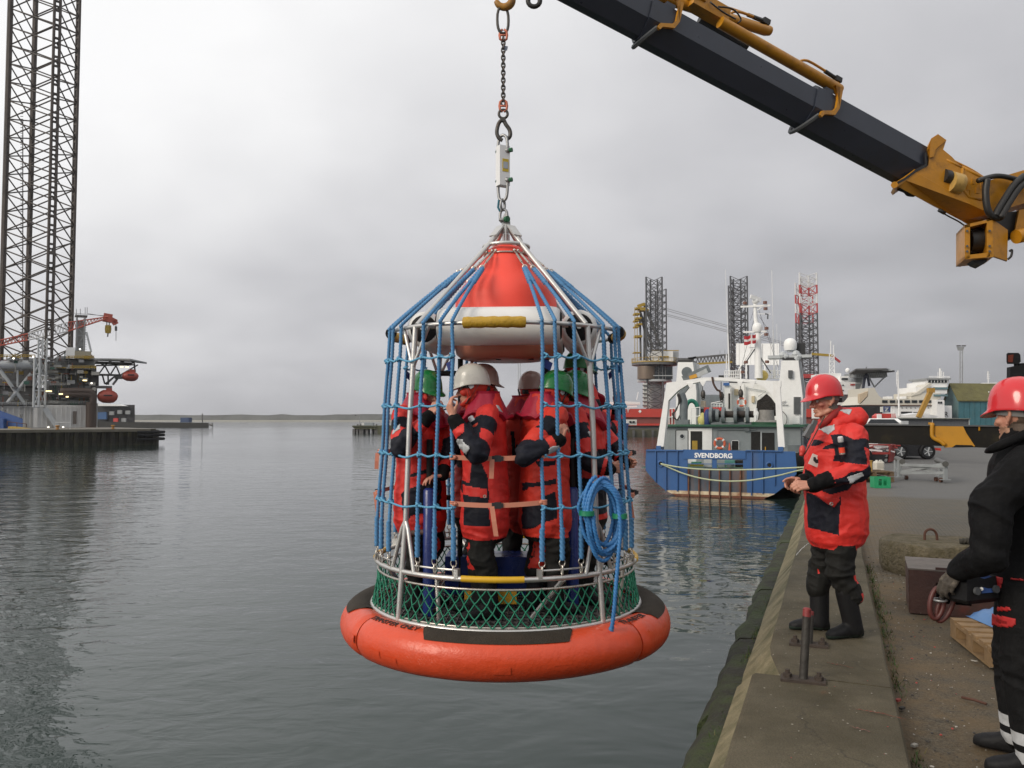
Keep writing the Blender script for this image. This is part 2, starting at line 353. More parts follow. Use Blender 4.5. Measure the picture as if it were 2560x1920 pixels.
# ---------------------------------------------------------------- our quay: apron, coping blocks, ledge, wall
S0, S1 = -4.0, 430.0
def make_quay_materials():
    # asphalt apron with worn setts further out, sandy dirt along the coping
    m = bpy.data.materials.new('quay_apron'); m.use_nodes = True; nt = m.node_tree; N = nt.nodes; L = nt.links; b = N['Principled BSDF']
    tc = N.new('ShaderNodeTexCoord'); mp = N.new('ShaderNodeMapping'); mp.inputs['Rotation'].default_value = (0, 0, -math.atan2(.4, 1)*-1); L.new(tc.outputs['Object'], mp.inputs[0])
    # rotate so X runs across, Y along the quay
    v = mp.outputs[0]; sep = N.new('ShaderNodeSeparateXYZ'); L.new(v, sep.inputs[0])
    def nz(scale, detail=6, rough=.6):
        n = N.new('ShaderNodeTexNoise'); n.inputs['Scale'].default_value = scale; n.inputs['Detail'].default_value = detail; n.inputs['Roughness'].default_value = rough; L.new(v, n.inputs['Vector']); return n.outputs[0]
    def rmap(x, a, bb, c, d):
        n = N.new('ShaderNodeMapRange'); n.inputs[1].default_value = a; n.inputs[2].default_value = bb; n.inputs[3].default_value = c; n.inputs[4].default_value = d; L.new(x, n.inputs[0]); return n.outputs[0]
    def M(op, a, bb):
        n = N.new('ShaderNodeMath'); n.operation = op
        for i, q in enumerate((a, bb)):
            if isinstance(q, (int, float)): n.inputs[i].default_value = q
            else: L.new(q, n.inputs[i])
        return n.outputs[0]
    def mix(f, a, c2):
        n = N.new('ShaderNodeMixRGB')
        if isinstance(f, (int, float)): n.inputs[0].default_value = f
        else: L.new(f, n.inputs[0])
        for i, q in ((1, a), (2, c2)):
            if isinstance(q, tuple): n.inputs[i].default_value = (*q, 1)
            else: L.new(q, n.inputs[i])
        return n.outputs[0]
    fine = nz(75, 3, .8); med = nz(2.6, 8); lo = nz(.55, 6)
    asp = mix(rmap(fine, .40, .62, 0, 1), (.021, .018, .012), (.104, .091, .066))
    asp = mix(rmap(med, .46, .66, 0, .5), asp, (.080, .057, .028))
    stones = N.new('ShaderNodeTexVoronoi'); stones.inputs['Scale'].default_value = 26; L.new(v, stones.inputs['Vector'])
    asp = mix(M('MULTIPLY', rmap(stones.outputs[0], .10, .16, 1, 0), rmap(nz(8, 2), .52, .6, 0, .8)), asp, (.30, .28, .24))
    # setts beyond the patched part
    bt = N.new('ShaderNodeTexBrick'); bt.inputs['Scale'].default_value = 4.4; bt.inputs['Mortar Size'].default_value = .035; bt.inputs['Mortar Smooth'].default_value = .3
    bt.inputs['Color1'].default_value = (.125, .115, .095, 1); bt.inputs['Color2'].default_value = (.092, .084, .068, 1); bt.inputs['Mortar'].default_value = (.038, .033, .022, 1); L.new(v, bt.inputs['Vector'])
    setts = mix(rmap(med, .4, .7, 0, .6), bt.outputs[0], (.105, .085, .055))
    edge = M('ADD', sep.outputs[1], M('MULTIPLY', lo, 1.6))
    far = rmap(edge, 9.7, 9.95, 0, 1)
    col = mix(far, asp, setts)
    far2 = rmap(edge, 19.4, 19.9, 0, 1)
    asp2 = mix(rmap(nz(20, 4, .7), .35, .65, 0, 1), (.098, .096, .092), (.13, .127, .12))
    asp2 = mix(rmap(nz(.16, 5), .5, .62, 0, .7), asp2, (.07, .068, .066))
    col = mix(far2, col, asp2)
    # sandy dirt strip beside the coping
    acr = M('ADD', sep.outputs[0], M('MULTIPLY', nz(1.1, 5), -.9))
    dirt = M('MULTIPLY', rmap(acr, -.3, .95, .85, 0), rmap(nz(3.2, 7, .7), .36, .6, .15, 1))
    col = mix(dirt, col, (.150, .096, .040))
    L.new(col, b.inputs['Base Color']); b.inputs['Roughness'].default_value = .82
    bp = N.new('ShaderNodeBump'); bp.inputs['Strength'].default_value = .75; bp.inputs['Distance'].default_value = .012
    hh = M('ADD', M('MULTIPLY', fine, .6), M('ADD', M('MULTIPLY', med, 1.6), M('MULTIPLY', M('MULTIPLY', bt.outputs[1], far), -.9))); L.new(hh, bp.inputs['Height']); L.new(bp.outputs[0], b.inputs['Normal'])
    return m
M_apron = make_quay_materials()
def build_quay():
    # apron sheet, wide enough to reach the far sheds
    nx, ny = 60, 120; vs = []
    mb = MB(); pts = []
    ss = [S0 + (S1-S0)*(i/ny)**2.2 for i in range(ny+1)]; tt = [.302 + 420*(j/nx)**2.4 for j in range(nx+1)]
    P = np.array([[*(Q(s, t)[:2]), 0] for s in ss for t in tt]); z = (fbm(P*np.array([.7, .7, 1]), 3)-.5)*.05 + (fbm(P*3.1, 2)-.5)*.012
    near = np.clip(1 - np.hypot(P[:, 0]-3, P[:, 1]-5)/40, 0, 1); P[:, 2] = z*near - .004
    fs = [(i*(nx+1)+j, i*(nx+1)+j+1, (i+1)*(nx+1)+j+1, (i+1)*(nx+1)+j) for i in range(ny) for j in range(nx)]
    mb.add(P.tolist(), fs); ap = struct(mb.build('quay_apron', M_apron, smooth=True))
    # coping: cast blocks with a sloped outer face, some chipped edges
    q = thing('quay_edge', '', ''); del q['label']; del q['category']; struct(q)
    joints = [-4.0, 5.17, 10.9, 16.6, 22.3, 28.0, 34.0, 40, 46, 52, 58, 64, 70, 82, 100, 130, 180, 260]
    for i, (a, b_) in enumerate(zip(joints, joints[1:])):
        a += .008; b_ -= .008; near = i == 0
        to, tc_ = (-.462, -.572) if near else (-.405, -.60)      # outer top edge, foot of the slope
        zc = .0 if near else -.12
        n = 26 if i < 3 else 4; rings = []
        for k in range(n+1):
            s = a + (b_-a)*k/n; w = lambda q_: (fbm(np.array([[s*3+q_*9, i*5.1, q_]]), 3)[0]-.5)*(.016 if i < 3 else 0)
            e = .30 + w(1)*1.8; o = to + w(2)*.7; c_ = tc_ + w(3)*.8
            cut = 0
            if not near and i == 1 and s < a+.55: cut = (a+.55-s)/.55            # broken corner with moss
            o2 = o + .11*cut; zt = .1
            rings.append([Q(s, e, -.06), Q(s, e, zt-.012), Q(s, e-.012, zt), Q(s, (o2+e)/2, zt+.004), Q(s, o2, zt), Q(s, o2-.02, zt-.014), Q(s, c_ + .02*cut, zc-.10*cut), Q(s, c_, zc-.16), Q(s, c_, -.5), Q(s, e, -.5)])
        mb = MB(); n0 = len(rings[0])
        mb.loft(rings)
        # faces of the slope take the lighter concrete
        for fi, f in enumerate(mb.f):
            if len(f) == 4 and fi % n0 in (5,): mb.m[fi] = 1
        mb.build('coping_block', [M_conc, M_conc_light], q, smooth=30)
    # mossy ledge of old stone under the coping, split in stones
    s = -4.0; k = 0
    while s < 60:
        l = random.uniform(1.5, 2.6); near = s < 5.0
        if s < 5.0 < s+l: l = 5.17 - s
        t0 = -.74 if near else -.80 + random.uniform(-.02, .02); zt = -.06 if near else -.20; mb = MB(); n = 14; rings = []
        for j in range(n+1):
            ss_ = s + .01 + (l-.02)*j/n; w = lambda q_: (fbm(np.array([[ss_*4, q_*7.7, k*.3]]), 3)[0]-.5)
            rings.append([Q(ss_, -.55, zt+.02), Q(ss_, t0+.07+w(1)*.05, zt+w(2)*.05), Q(ss_, t0+w(3)*.09, zt-.07+w(4)*.05), Q(ss_, t0-.01+w(5)*.09, zt-.3), Q(ss_, t0+w(6)*.08, zt-.75), Q(ss_, -.5, zt-.75)])
        mb.loft(rings).build('ledge_stone', M_moss, q, smooth=45); s += l; k += 1
    # quay wall down to the water
    mb = MB(); mb.add([Q(-4, -.70, -.7), Q(S1, -.70, -.7), Q(S1, -.70, -5), Q(-4, -.70, -5), Q(-4, .3, -.7), Q(S1, .3, -.7)], [(0, 1, 2, 3), (0, 4, 5, 1)]); mb.build('quay_wall', M_moss, q)
    mb = MB(); mb.add([Q(60, -.7, -.12), Q(S1, -.7, -.12), Q(S1, -.7, -.72), Q(60, -.7, -.72)], [(0, 1, 2, 3)]); mb.build('quay_face', M_moss, q)
build_quay()
# ---------------------------------------------------------------- personnel transfer basket
M_rope = mat('blue_rope', (.062, .205, .40), .6, var=.14, vscale=14, bump=.3, bscale=160)
M_rope_l = mat('light_blue_rope', (.10, .32, .50), .6, var=.12, vscale=16)
M_net = mat('green_net_twine', (.005, .15, .085), .6, var=.2, vscale=20)
M_buoy = mat('orange_buoy', (.86, .075, .045), .5, var=.03)
M_float = mat('white_float_foam', (.70, .69, .67), .42, var=.04, dirt=(.45, .42, .37), dscale=3, damt=.1)
M_pad = mat('yellow_foam_pad', (.42, .25, .015), .6, var=.12, vscale=18, bump=.3, bscale=40, dirt=(.14, .09, .02), dscale=20, damt=.2)
M_grip = mat('black_grip_mat', (.030, .022, .014), .95, var=.25, bump=1.0, bscale=120, fine=.45)
M_strap = mat('salmon_webbing', (.52, .20, .13), .7, var=.06, bump=.2, bscale=120)
M_bpad = mat('blue_vinyl_pad', (.012, .030, .17), .3, var=.1, bump=.1, bscale=18)
M_stain = mat('stainless_wire', (.50, .47, .42), .3, metal=.8, var=.2, vscale=30)
M_buckle = mat('black_buckle', (.02, .02, .022), .45)
BC = Vector((-.048, 6.45, 0)); BROT = R(-2.7)
basket = thing('transfer_basket', 'round transfer basket with blue ropes and orange float collar hanging over the water', 'transfer basket', BC, BROT); basket.scale = (.98, .98, 1)
def pol(deg, r, z): a = R(deg); return Vector((math.sin(a)*r, -math.cos(a)*r, z))
POSTS = (-43, 43, 137, -137)
def build_basket():
    B = basket
    # --- orange float collar in segments, black grip mats on top
    RC, RT, ZT = 1.160, .156, .090
    def tor(a, b, name, m, scale=1.0, p0=0, p1=360, n=40, np_=28, parent=B, lab=None):
        mb = MB(); vs = []; full = p1-p0 >= 360
        for i in range(n+1):
            th = a + (b-a)*i/n; e = 1.0
            if full:
                d = min(i, n-i)/n*abs(b-a)
                e = min(1, .955 + .045*min(1, d/1.6))
                if d == 0: e = .90
            for k in range(np_ if full else np_+1):
                ph = R(p0 + (p1-p0)*k/np_); rr = RT*e*scale*(1+.018*math.sin(3*ph+th*.05)*full)
                vs.append(pol(th, RC + rr*math.cos(ph), ZT + rr*math.sin(ph)*.98))
        m_ = np_ if full else np_+1; fs = []
        for i in range(n):
            for k in range(m_ if full else m_-1): fs.append((i*m_+k, i*m_+(k+1) % m_, (i+1)*m_+(k+1) % m_, (i+1)*m_+k))
        if full: fs += [tuple(range(m_)), tuple(n*m_+k for k in range(m_))]
        mb.add(vs, fs); o = mb.build(name, m, parent, smooth=50)
        return o
    segs = (-53, 51, 141, 231, 307); cols = []
    for i, a in enumerate(segs[:4]):
        o = tor(a+.35, segs[i+1]-.35, 'float_segment', M_orange); cols.append(o)
        c = (0, 90, 182, 267)[i]
        # grip mat: arc band hugging the top of the tube
        mb = MB(); vs = []; n = 30; h = 26 if i == 0 else 28; q0, q1 = 46, 118
        for i2 in range(n+1):
            u = -1 + 2*i2/n; th = c + u*h; cut = min(1, (1-abs(u))*h/3.5)
            for k in range(9):
                ph = R(q0 + (q1-q0)*(1-cut)*.6 + (q1-q0-(q1-q0)*(1-cut)*.6)*k/8)
                rr = RT*1.035 + .006*math.sin(math.pi*k/8)
                vs.append(pol(th, RC+rr*math.cos(ph), ZT+rr*math.sin(ph)*.98))
        fs = [(a2*9+k, a2*9+k+1, (a2+1)*9+k+1, (a2+1)*9+k) for a2 in range(n) for k in range(8)]
        mb.add(vs, fs).build('grip_mat', M_grip, o, smooth=True)
        for th, q0 in ((a+9, -22), (a+16, -30), (a+52, -26), (a+70, -8)): tor(th, th+5.5, 'skin_patch', M_orange, 1.014, q0, q0+20, 8, 6, o)
    # stencilled lettering along the inner shoulder of the collar
    M_ink = mat('black_stencil', (.03, .012, .01), .8, var=.3)
    for body, c, seg in (('TRANSFER ONLY', -39, 0), ('TRANSFER ONLY', 58, 1)):
        for i, ch in enumerate(body):
            if ch == ' ': continue
            th = c + (i-6)*1.85; ph = R(78); rr = RT*1.006
            par = cols[seg]
            p = pol(th, RC+rr*math.cos(ph), ZT+rr*math.sin(ph)); nrm = pol(th, math.cos(ph), math.sin(ph)); tx = Vector((math.cos(R(th)), math.sin(R(th)), 0)); ty = nrm.cross(tx)
            text_mesh(ch, .068, .0012, 'stencil_letter', M_ink, par, basis(p, tx, ty, nrm), bold=.001)
    # --- frame: base ring, rails, rings, posts
    fr = MB().ring((0, 0, .232), 1.072, .018, 72).build('base_ring', M_alu, B, smooth=True)
    MB().ring((0, 0, .57), 1.045, .019, 72).build('lower_rail', M_alu, B, smooth=True)
    MB().ring((0, 0, .50), 1.03, .009, 72, 6).build('net_wire', M_stain, B, smooth=True)
    MB().ring((0, 0, .255), 1.062, .007, 72, 6).build('net_wire', M_stain, B, smooth=True)
    MB().ring((0, 0, 2.325), .94, .0155, 72).build('upper_ring', M_alu, B, smooth=True)
    MB().ring((0, 0, 3.045), .185, .0165, 32).build('top_ring', M_alu, B, smooth=True)
    MB().ring((0, 0, 2.975), .182, .008, 32, 6).build('hook_ring', M_stain, B, smooth=True)
    for a in POSTS:
        top = pol(a, .935, 2.325); lo = pol(a, 1.045, .57); mb = MB()
        mb.tube([top, pol(a, .985, 1.62), pol(a, 1.012, .95), pol(a, 1.045, .57), pol(a, 1.075, .235)], .0205, 12)
        mb.build('post', M_alu, B, smooth=40)
        for d in (-1, 1):
            MB().tube([pol(a, .957, 2.02), pol(a+d*9, .94, 2.315)], .0145, 10).build('upper_brace', M_alu, B, smooth=40)
            MB().tube([pol(a, 1.014, .93), pol(a+d*2, 1.02, .87), pol(a+d*7.2, 1.045, .575)], .0165, 10).build('lower_brace', M_alu, B, smooth=40)
        MB().tube([pol(a, .92, 2.335), pol(a, .19, 3.045), pol(a, .045, 3.20)], .0205, 12).build('cone_pole', M_alu, B, smooth=40)
        # gusset plates near the apex
        p = pol(a, .105, 3.165); t = (pol(a, .045, 3.2)-pol(a, .19, 3.045)).normalized(); x = pol(a+90, 1, 0)
        mb = MB().box(p, (.085, .012, .13), rot=Matrix((x, t.cross(x), t)).transposed()); mb.build('gusset_plate', M_alu, B)
        # inner struts down inside the collar to the floor
        MB().tube([pol(a-16, 1.0, .55), pol(a-26, .78, .25)], .019, 8).build('floor_strut', M_alu, B, smooth=40)
        MB().tube([pol(a+18, 1.03, .56), pol(a+18, 1.0, .24)], .016, 8).build('floor_strut', M_alu, B, smooth=40)
    # apex eye plate with bolt
    mb = MB(); mb.prism([(-.045, -.01, 3.16), (.045, -.01, 3.16), (.03, -.01, 3.29), (.012, -.01, 3.325), (-.012, -.01, 3.325), (-.03, -.01, 3.29)], (0, .02, 0)); mb.box((0, 0, 3.14), (.012, .15, .16)); mb.cyl((0, 0, 3.03), (0, 0, 3.15), .03, 12)
    mb.build('lifting_eye', M_alu, B, smooth=40)
    # hook rails between the posts at gate sides, with stop plates
    for a in POSTS:
        for s_ in (-1, 1):
            mb = MB(); pts = [pol(a + s_*(7+19.5*k/6), 1.035, .625) for k in range(7)]; mb.tube(pts, .007, 6)
            mb.box(pol(a+s_*27, 1.04, .605), (.03, .05, .06), rz=R(a+s_*27)); mb.build('hook_rail', M_alu, B, smooth=40)
    # foam pads: on the upper ring in the middle of each gate; yellow tape on lower rail
    for g in (-2, 90, 182, 268):
        pts = [pol(g+3.5 - 13.5 + 27*k/14 - 3.5, .94, 2.325) for k in range(15)]
        rs = [.040 + .0025*math.sin(k*2.1) for k in range(15)]
        MB().tube(pts, rs, 16).build('foam_pad', M_pad, B, smooth=50)
        if g in (90, 268):
            for e in (-16, 16): MB().tube([pol(g+e-1.5, .94, 2.325), pol(g+e+1.5, .94, 2.325)], .045, 14).build('black_sleeve', M_rubber, B, smooth=40)
        MB().tube([pol(g-12+24*k/12, 1.045, .571) for k in range(13)], .0225, 12).build('yellow_tape', mat('yellow_tape', (.62, .36, .015), .45, var=.1), B, smooth=40)
    # --- net: diamond mesh twine on the lower skirt with knots
    mb = MB(); nc = 84; nr = 2.5; r_at = lambda f: 1.03 + .042*f; z_at = lambda f: .50 - .25*f
    rnd = random.Random(3)
    P = {}
    for i in range(nc):
        for j in range(int(nr*2)+1):
            f = j/(nr*2); P[i, j] = pol(360*(i + (.5 if j % 2 else 0))/nc + rnd.uniform(-.55, .55), r_at(f) - .012*math.sin(math.pi*f) + rnd.uniform(-.006, .006), z_at(f) + rnd.uniform(-.006, .006))
    kn = MB()
    for i in range(nc):
        for j in range(int(nr*2)):
            a = P[i, j]
            for k in ((i, (i+1) % nc) if j % 2 else ((i-1) % nc, i)):
                b_ = P[k, j+1]; m_ = (a+b_)/2 + Vector((rnd.uniform(-.003, .003), 0, -.004)); mb.tube([a, m_, b_], .0056, 4, False)
        for j in range(1, int(nr*2)): mb.ball(P[i, j], (.0085, .0085, .011), 5)
    stuff(mb.build('net', M_net, B, smooth=True))
    # --- floor grating
    mb = MB(); mb.lathe([(.0, .17), (1.07, .17), (1.07, .2), (1.05, .2)], n=48); f = mb.build('floor_frame', M_dgrey, B)
    mb = MB()
    for k in range(-26, 27):
        x = k*.04; h = math.sqrt(max(0, 1.06**2-x*x)); mb.beam((x, -h, .205), (x, h, .205), .006, .02)
    for k in range(-10, 11):
        y = k*.1; h = math.sqrt(max(0, 1.06**2-y*y)); mb.beam((-h, y, .204), (h, y, .204), .006, .014)
    stuff(mb.build('grating', mat('grating_steel', (.16, .155, .15), .5, metal=.5), f))
    # --- central buoy: bell shaped orange top, white floats around it
    prof = [(.0, 3.06), (.06, 3.055), (.11, 3.045), (.148, 3.02), (.198, 2.93), (.242, 2.85), (.303, 2.78), (.365, 2.71), (.403, 2.645), (.418, 2.59), (.42, 2.46), (.42, 2.30)]
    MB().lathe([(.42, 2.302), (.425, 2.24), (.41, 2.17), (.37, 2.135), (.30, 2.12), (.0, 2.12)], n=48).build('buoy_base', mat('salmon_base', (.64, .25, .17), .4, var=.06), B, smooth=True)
    MB().lathe(prof, n=48).build('buoy', M_buoy, B, smooth=True)
    for g in (-2, 88, 178, 268):
        c = pol(g, .60, 2.335); t = pol(g+90, 1, 0); L_ = .46; pts = []; rs = []
        for d, r_ in ((-L_, .10), (-L_+.004, .118), (-L_+.03, .136), (-L_+.07, .142), (0, .143), (L_-.07, .142), (L_-.03, .136), (L_-.004, .118), (L_, .10)): pts.append(c+t*d); rs.append(r_)
        fl = MB().tube(pts, rs, 24).build('float_drum', M_float, B, smooth=50)
        for e in (-1, 1):
            MB().tube([c+t*(e*(L_+.001)), c+t*(e*(L_+.012))], [.105, .09], 20).build('end_cap', M_rubber, fl, smooth=40)
        MB().tube([c+t*(-L_-.06), c+t*(L_+.06)], .017, 10).build('axle', M_alu, fl, smooth=40)
    for x in (-.05, .21):
        MB().cyl((x, -.2, 2.115), (x, -.2, 2.135), .022, 10).build('drain_plug', M_rubber, B)
    # --- ropes
    TOP = (8, 17.5, 23); BOT = (9.5, 18, 26)
    for a in POSTS:
        for s_ in (-1, 1):
            for k in range(3):
                ta = a + s_*TOP[k] ; ba = a + s_*BOT[k]
                jj = random.uniform(-.8, .8); ta += jj*.6; ba += jj*.5
                if s_ < 0 and a == 43: ta -= 1.5
                ea = a + s_*(9.5 if k == 0 else 19.5); er, ez = .43, 2.80           # splice end on the cone
                endp = pol(ea + (s_*(.4 if k == 1 else 1.2) if k else 0), er, ez)
                ring_top = pol(ta, .975, 2.345); dz = .69
                pts = [endp, pol(ta*.75+ea*.25, .70, 2.585), pol(ta, .955, 2.362), pol(ta, .972, 2.325), pol(ta, .975, 2.26)]
                for q, z in enumerate((2.09, 1.75, 1.40, 1.05)):
                    f = (2.26-z)/(2.26-dz); pts.append(pol(ta+(ba-ta)*f + random.uniform(-.35, .35), .975+.08*f + (.006 if q % 2 else 0), z))
                pts += [pol(ba, 1.052, .80), pol(ba, 1.052, dz)]
                mb = MB(); path = smooth_path(pts, 5)
                mb.rope(path, .0150)
                # spliced eyes are thicker and lumpy
                top_sp = [endp.lerp(pts[1], t*.62/6) for t in range(7)]
                mb.rope(top_sp, .0205, pitch=.095); bot = [pol(ba, 1.053, dz + .22*t/6) for t in range(7)]
                mb.rope(bot, .0205, pitch=.10)
                mb.build('net_rope', M_rope, B, smooth=True)
                # thimble ring and snap hook at the lower end
                mb = MB(); c = pol(ba, 1.05, dz-.018); rot_n = pol(ba, 1, 0); tx = pol(ba+90, 1, 0)
                pts_ = [c + tx*(.022*math.cos(2*math.pi*i/16)) + Vector((0, 0, .024*math.sin(2*math.pi*i/16))) for i in range(16)]
                mb.tube(pts_, .0045, 6, False, True); c2 = c + Vector((0, 0, -.05))
                pts_ = [c2 + rot_n*(.012*math.cos(2*math.pi*i/12)) + Vector((0, 0, .034*math.sin(2*math.pi*i/12))) for i in range(12)]
                mb.tube(pts_, .006, 6, False, True); mb.build('snap_hook', M_stain, B, smooth=True)
            # turnbuckles up to the hook ring: one for the single rope, one for the pair
            for ea in (a+s_*9.5, a+s_*19.5):
                p0 = pol(ea, .42, 2.81); p1 = pol(ea, .19, 2.985); mb = MB(); d = p1-p0
                mb.tube([p0, p0+d*.12], .008, 6); mb.tube([p0+d*.12, p0+d*.3], .0045, 6); mb.tube([p0+d*.30, p0+d*.78], .0095, 8); mb.tube([p0+d*.78, p1], .0045, 6); mb.ball(p1, .014, 8); mb.ring(p0, .018, .005, 12, 5, 'Y'); mb.build('turnbuckle', M_stain, B, smooth=40)
        # horizontal lines with knots round every upright, bridging the post
        for q, z in enumerate((2.09, 1.75, 1.40, 1.05)):
            f = (2.26-z)/(2.26-.69); rr = .975+.08*f
            angs = [a + s_*(TOP[k]+(BOT[k]-TOP[k])*f) for s_, k in ((-1, 2), (-1, 1), (-1, 0), (1, 0), (1, 1), (1, 2))]
            pts = []
            for i, an in enumerate(angs):
                pts.append(pol(an, rr+.013, z + random.uniform(-.006, .006)))
                if i < 5: pts.append(pol((an+angs[i+1])/2, rr+.004, z - .012 - (.012 if i == 2 else 0)))
            mb = MB(); mb.rope(smooth_path(pts, 4), .0085, pitch=.045, n=12)
            for an in angs:
                c = pol(an, rr+.002, z); tz = Vector((0, 0, 1)); tr = pol(an, 1, 0); tx = pol(an+90, 1, 0)
                for dz_, tilt in ((-.008, .5), (.010, -.5)):
                    pts_ = [c + tx*(.0165*math.cos(2*math.pi*i/12)) + tr*(.0175*math.sin(2*math.pi*i/12)) + tz*(dz_ + tilt*.016*math.cos(2*math.pi*i/12)) for i in range(12)]
                    mb.tube(pts_, .0068, 6, False, True)
                mb.ball(c + tr*.022 + tz*random.uniform(-.008, .008), (.010, .010, .010), 8)
            mb.build('net_rope', M_rope_l, B, smooth=True)
        # blue cloth tags knotted near the first line
        for s_ in (-1, 1):
            c = pol(a+s_*20, .975, 2.04); tx = pol(a+s_*20+90, 1, 0); mb = MB()
            mb.add([c, c+tx*(.075*s_)+Vector((0, 0, .035)), c+tx*(.07*s_)+Vector((0, 0, -.03)), c+tx*(.02*s_)+Vector((0, 0, -.055))], [(0, 1, 2, 3)]); mb.build('cloth_tag', mat('navy_cloth_tag', (.012, .03, .16), .7), B)
    # gate straps with buckles
    for g in (0, 90, 180, 270):
        for z in (1.395, 1.08) if g != 180 else (1.39,):
            f = (2.26-z)/(2.26-.69); rr = .975+.08*f; h = 43 - (23+3*f) ; st = thing_part = None
            mb = MB(); pts = []
            a0, a1 = g-h, g+h
            p0 = pol(a0, rr, z); p1 = pol(a1, rr, z)
            if g in (0,):
                p0 = pol(a0, rr, z+.01); p1 = pol(a1, rr, z+.015)
            n = 16; rows = []
            for i in range(n+1):
                t = i/n; an = a0+(a1-a0)*t; p = pol(an, rr+.004, z + .012*(t-.5) - .012*math.sin(math.pi*t)); rows.append(p)
            for i in range(n): mb.add([rows[i]+Vector((0, 0, .0165)), rows[i+1]+Vector((0, 0, .0165)), rows[i+1]-Vector((0, 0, .0165)), rows[i]-Vector((0, 0, .0165))], [(0, 1, 2, 3)])
            for an in (a0, a1):
                c = pol(an, rr, z + (-.006 if an == a0 else .006))
                for dz in (-.012, 0, .012): mb.ring(c+Vector((0, 0, dz)), .019, .007, 12, 6)
                mb.ball(pol(an + (1.2 if an == a0 else -1.2), rr+.012, c.z), (.016, .014, .014), 8)
            w = mb.build('strap', M_strap, B, smooth=30)
            b_ = rows[n//2]; mb = MB(); mb.box(b_, (.046, .016, .044)); mb.box(b_+Vector((-.032, 0, 0)), (.018, .01, .036)); mb.box(b_+Vector((.030, 0, 0)), (.016, .012, .030)); mb.build('buckle', M_buckle, w)
            t0 = b_ + Vector((-.04, -.006, -.005)); t1 = t0 + Vector((-.005 if z > 1.2 else .03, -.01, -.13 if z > 1.2 else -.2)); sx = Vector((.0165, 0, 0))
            mid = (t0+t1)/2 + Vector((0, -.008, 0))
            MB().add([t0-sx, t0+sx, mid+sx, mid-sx, t1+sx, t1-sx], [(0, 1, 2, 3), (3, 2, 4, 5)]).build('strap_tail', M_strap, w)
    # inner standing frames: black ladders with blue padded columns
    for x, y in ((-.555, -.50), (.53, -.38), (.33, -.02), (-.40, .32)):
        big = y < .3
        if big and abs(x) > .5:
            c = MB().tube([(x, y, .2), (x, y, 1.12), (x, y, 1.14)], [.048, .048, .03], 16).build('padded_column', M_bpad, B, smooth=50)
            MB().cyl((x-.17, y, .80), (x+.05, y, .82), .022, 10).build('foot_bar', mat('brown_grip', (.10, .055, .045), .6), B, smooth=40)
        if big: MB().tube([(x, y, 1.0 if abs(x) > .5 else .2), (x, y, 1.5 if abs(x) > .5 else 2.14)], .025, 10).build('ladder_post', M_rubber, B, smooth=40)
    for s_, xa, xb in ((-1, -.60, -.38), (1, .33, .60)):
        for z in (2.02, 1.47, 1.02): MB().tube([(xa, -.02 if s_ < 0 else .0, z), (xb, .02, z)], .022, 10).build('ladder_rung', M_rubber, B, smooth=40)
    MB().tube([(-.38, .02, .3), (-.38, .02, 2.14)], .022, 10).build('ladder_post', M_rubber, B, smooth=40)
    for x in (-.30, .34): MB().tube([(x, .18, .3), (x, .18, 2.14)], .014, 8).build('ladder_post', mat('salmon_pole', (.42, .22, .17), .5), B, smooth=40)
    MB().tube([(-.38, .2, 1.93), (-.20, .2, 1.93)], .024, 10).build('hand_bar', mat('olive_bar', (.16, .14, .10), .6), B, smooth=40)
    # deck plates under the feet: yellow kick plates and blue bag
    for x, y in ((-.22, -.35), (.02, -.3)): MB().box((x, y, .30), (.16, .05, .10)).build('kick_plate', mat('yellow_plate', (.5, .27, .02), .5), B)
    MB().box((-.1, .15, .40), (.8, .30, .30)).build('seat_box', M_bpad, B)
build_basket()

# ---------------------------------------------------------------- coil of blue rope tied to the basket with green tape, and its tail
def build_coil():
    c0 = at(1508, 1288, 5.50); root = thing('rope_coil', 'coil of thick blue rope tied with green tape outside the basket netting', 'rope coil', c0)
    tx = Vector((.93, .36, 0)); tn = Vector((.36, -.93, 0)); pts = []
    turns = 8
    for i in range(turns*28):
        a = 2*math.pi*i/28; k = i/28 if (i//28)%2 == 0 else i/28
        wv = .0125*(k-3.5)
        rx = .118 + .012*math.sin(k*2.3) + wv*.5; rz = .215 + .018*math.sin(k*1.7+1) + wv*.7
        sx = math.sin(a); x = rx*sx + .012*math.sin(k*3) + .02*(1 if math.cos(a) < 0 else 0); z = rz*math.cos(a) - .02*max(0, -math.cos(a))*k*.3
        p = tx*x + Vector((0, 0, z)) + tn*(.030*math.sin(k*2.2 + a) - .02 + .03*math.sin(k*4.1)); pts.append(p)
    MB().rope(smooth_path(pts, 3), .0150).build('rope', M_rope_c, root, smooth=True)
    # free end hangs down to the collar
    e0 = pts[-1]; tail = [Vector((.10, -.02, .10)), Vector((.105, -.05, -.08)), Vector((.085, -.06, -.25)), Vector((.06, -.07, -.45)), Vector((.045, -.05, -.70)), Vector((.035, .0, -.88)), Vector((.06, .03, -.93))]
    tail = [tx*p.x + tn*(-p.y) + Vector((0, 0, p.z)) for p in tail]
    MB().rope(smooth_path(tail, 5), .0155).build('rope_tail', M_rope_c, root, smooth=True)
    MB().rope([tail[-3].lerp(tail[-2], .3), tail[-2]], .020, pitch=.09).build('splice', M_rope, root, smooth=True)
    for x, z, r_ in ((-.125, .02, 8), (.128, -.01, -12)):
        mb = MB(); c = tx*x + Vector((0, 0, z)); mb.tube([c + Vector((0, 0, .016)) , c - Vector((0, 0, .016))], [.052, .054], 14); 
        for v in range(len(mb.v)):
            pass
        mb.build('green_tape', mat('green_tape', (.01, .20, .10), .4), root, smooth=40)
M_rope_c = mat('new_blue_rope', (.038, .175, .42), .55, var=.14, vscale=14)
build_coil()

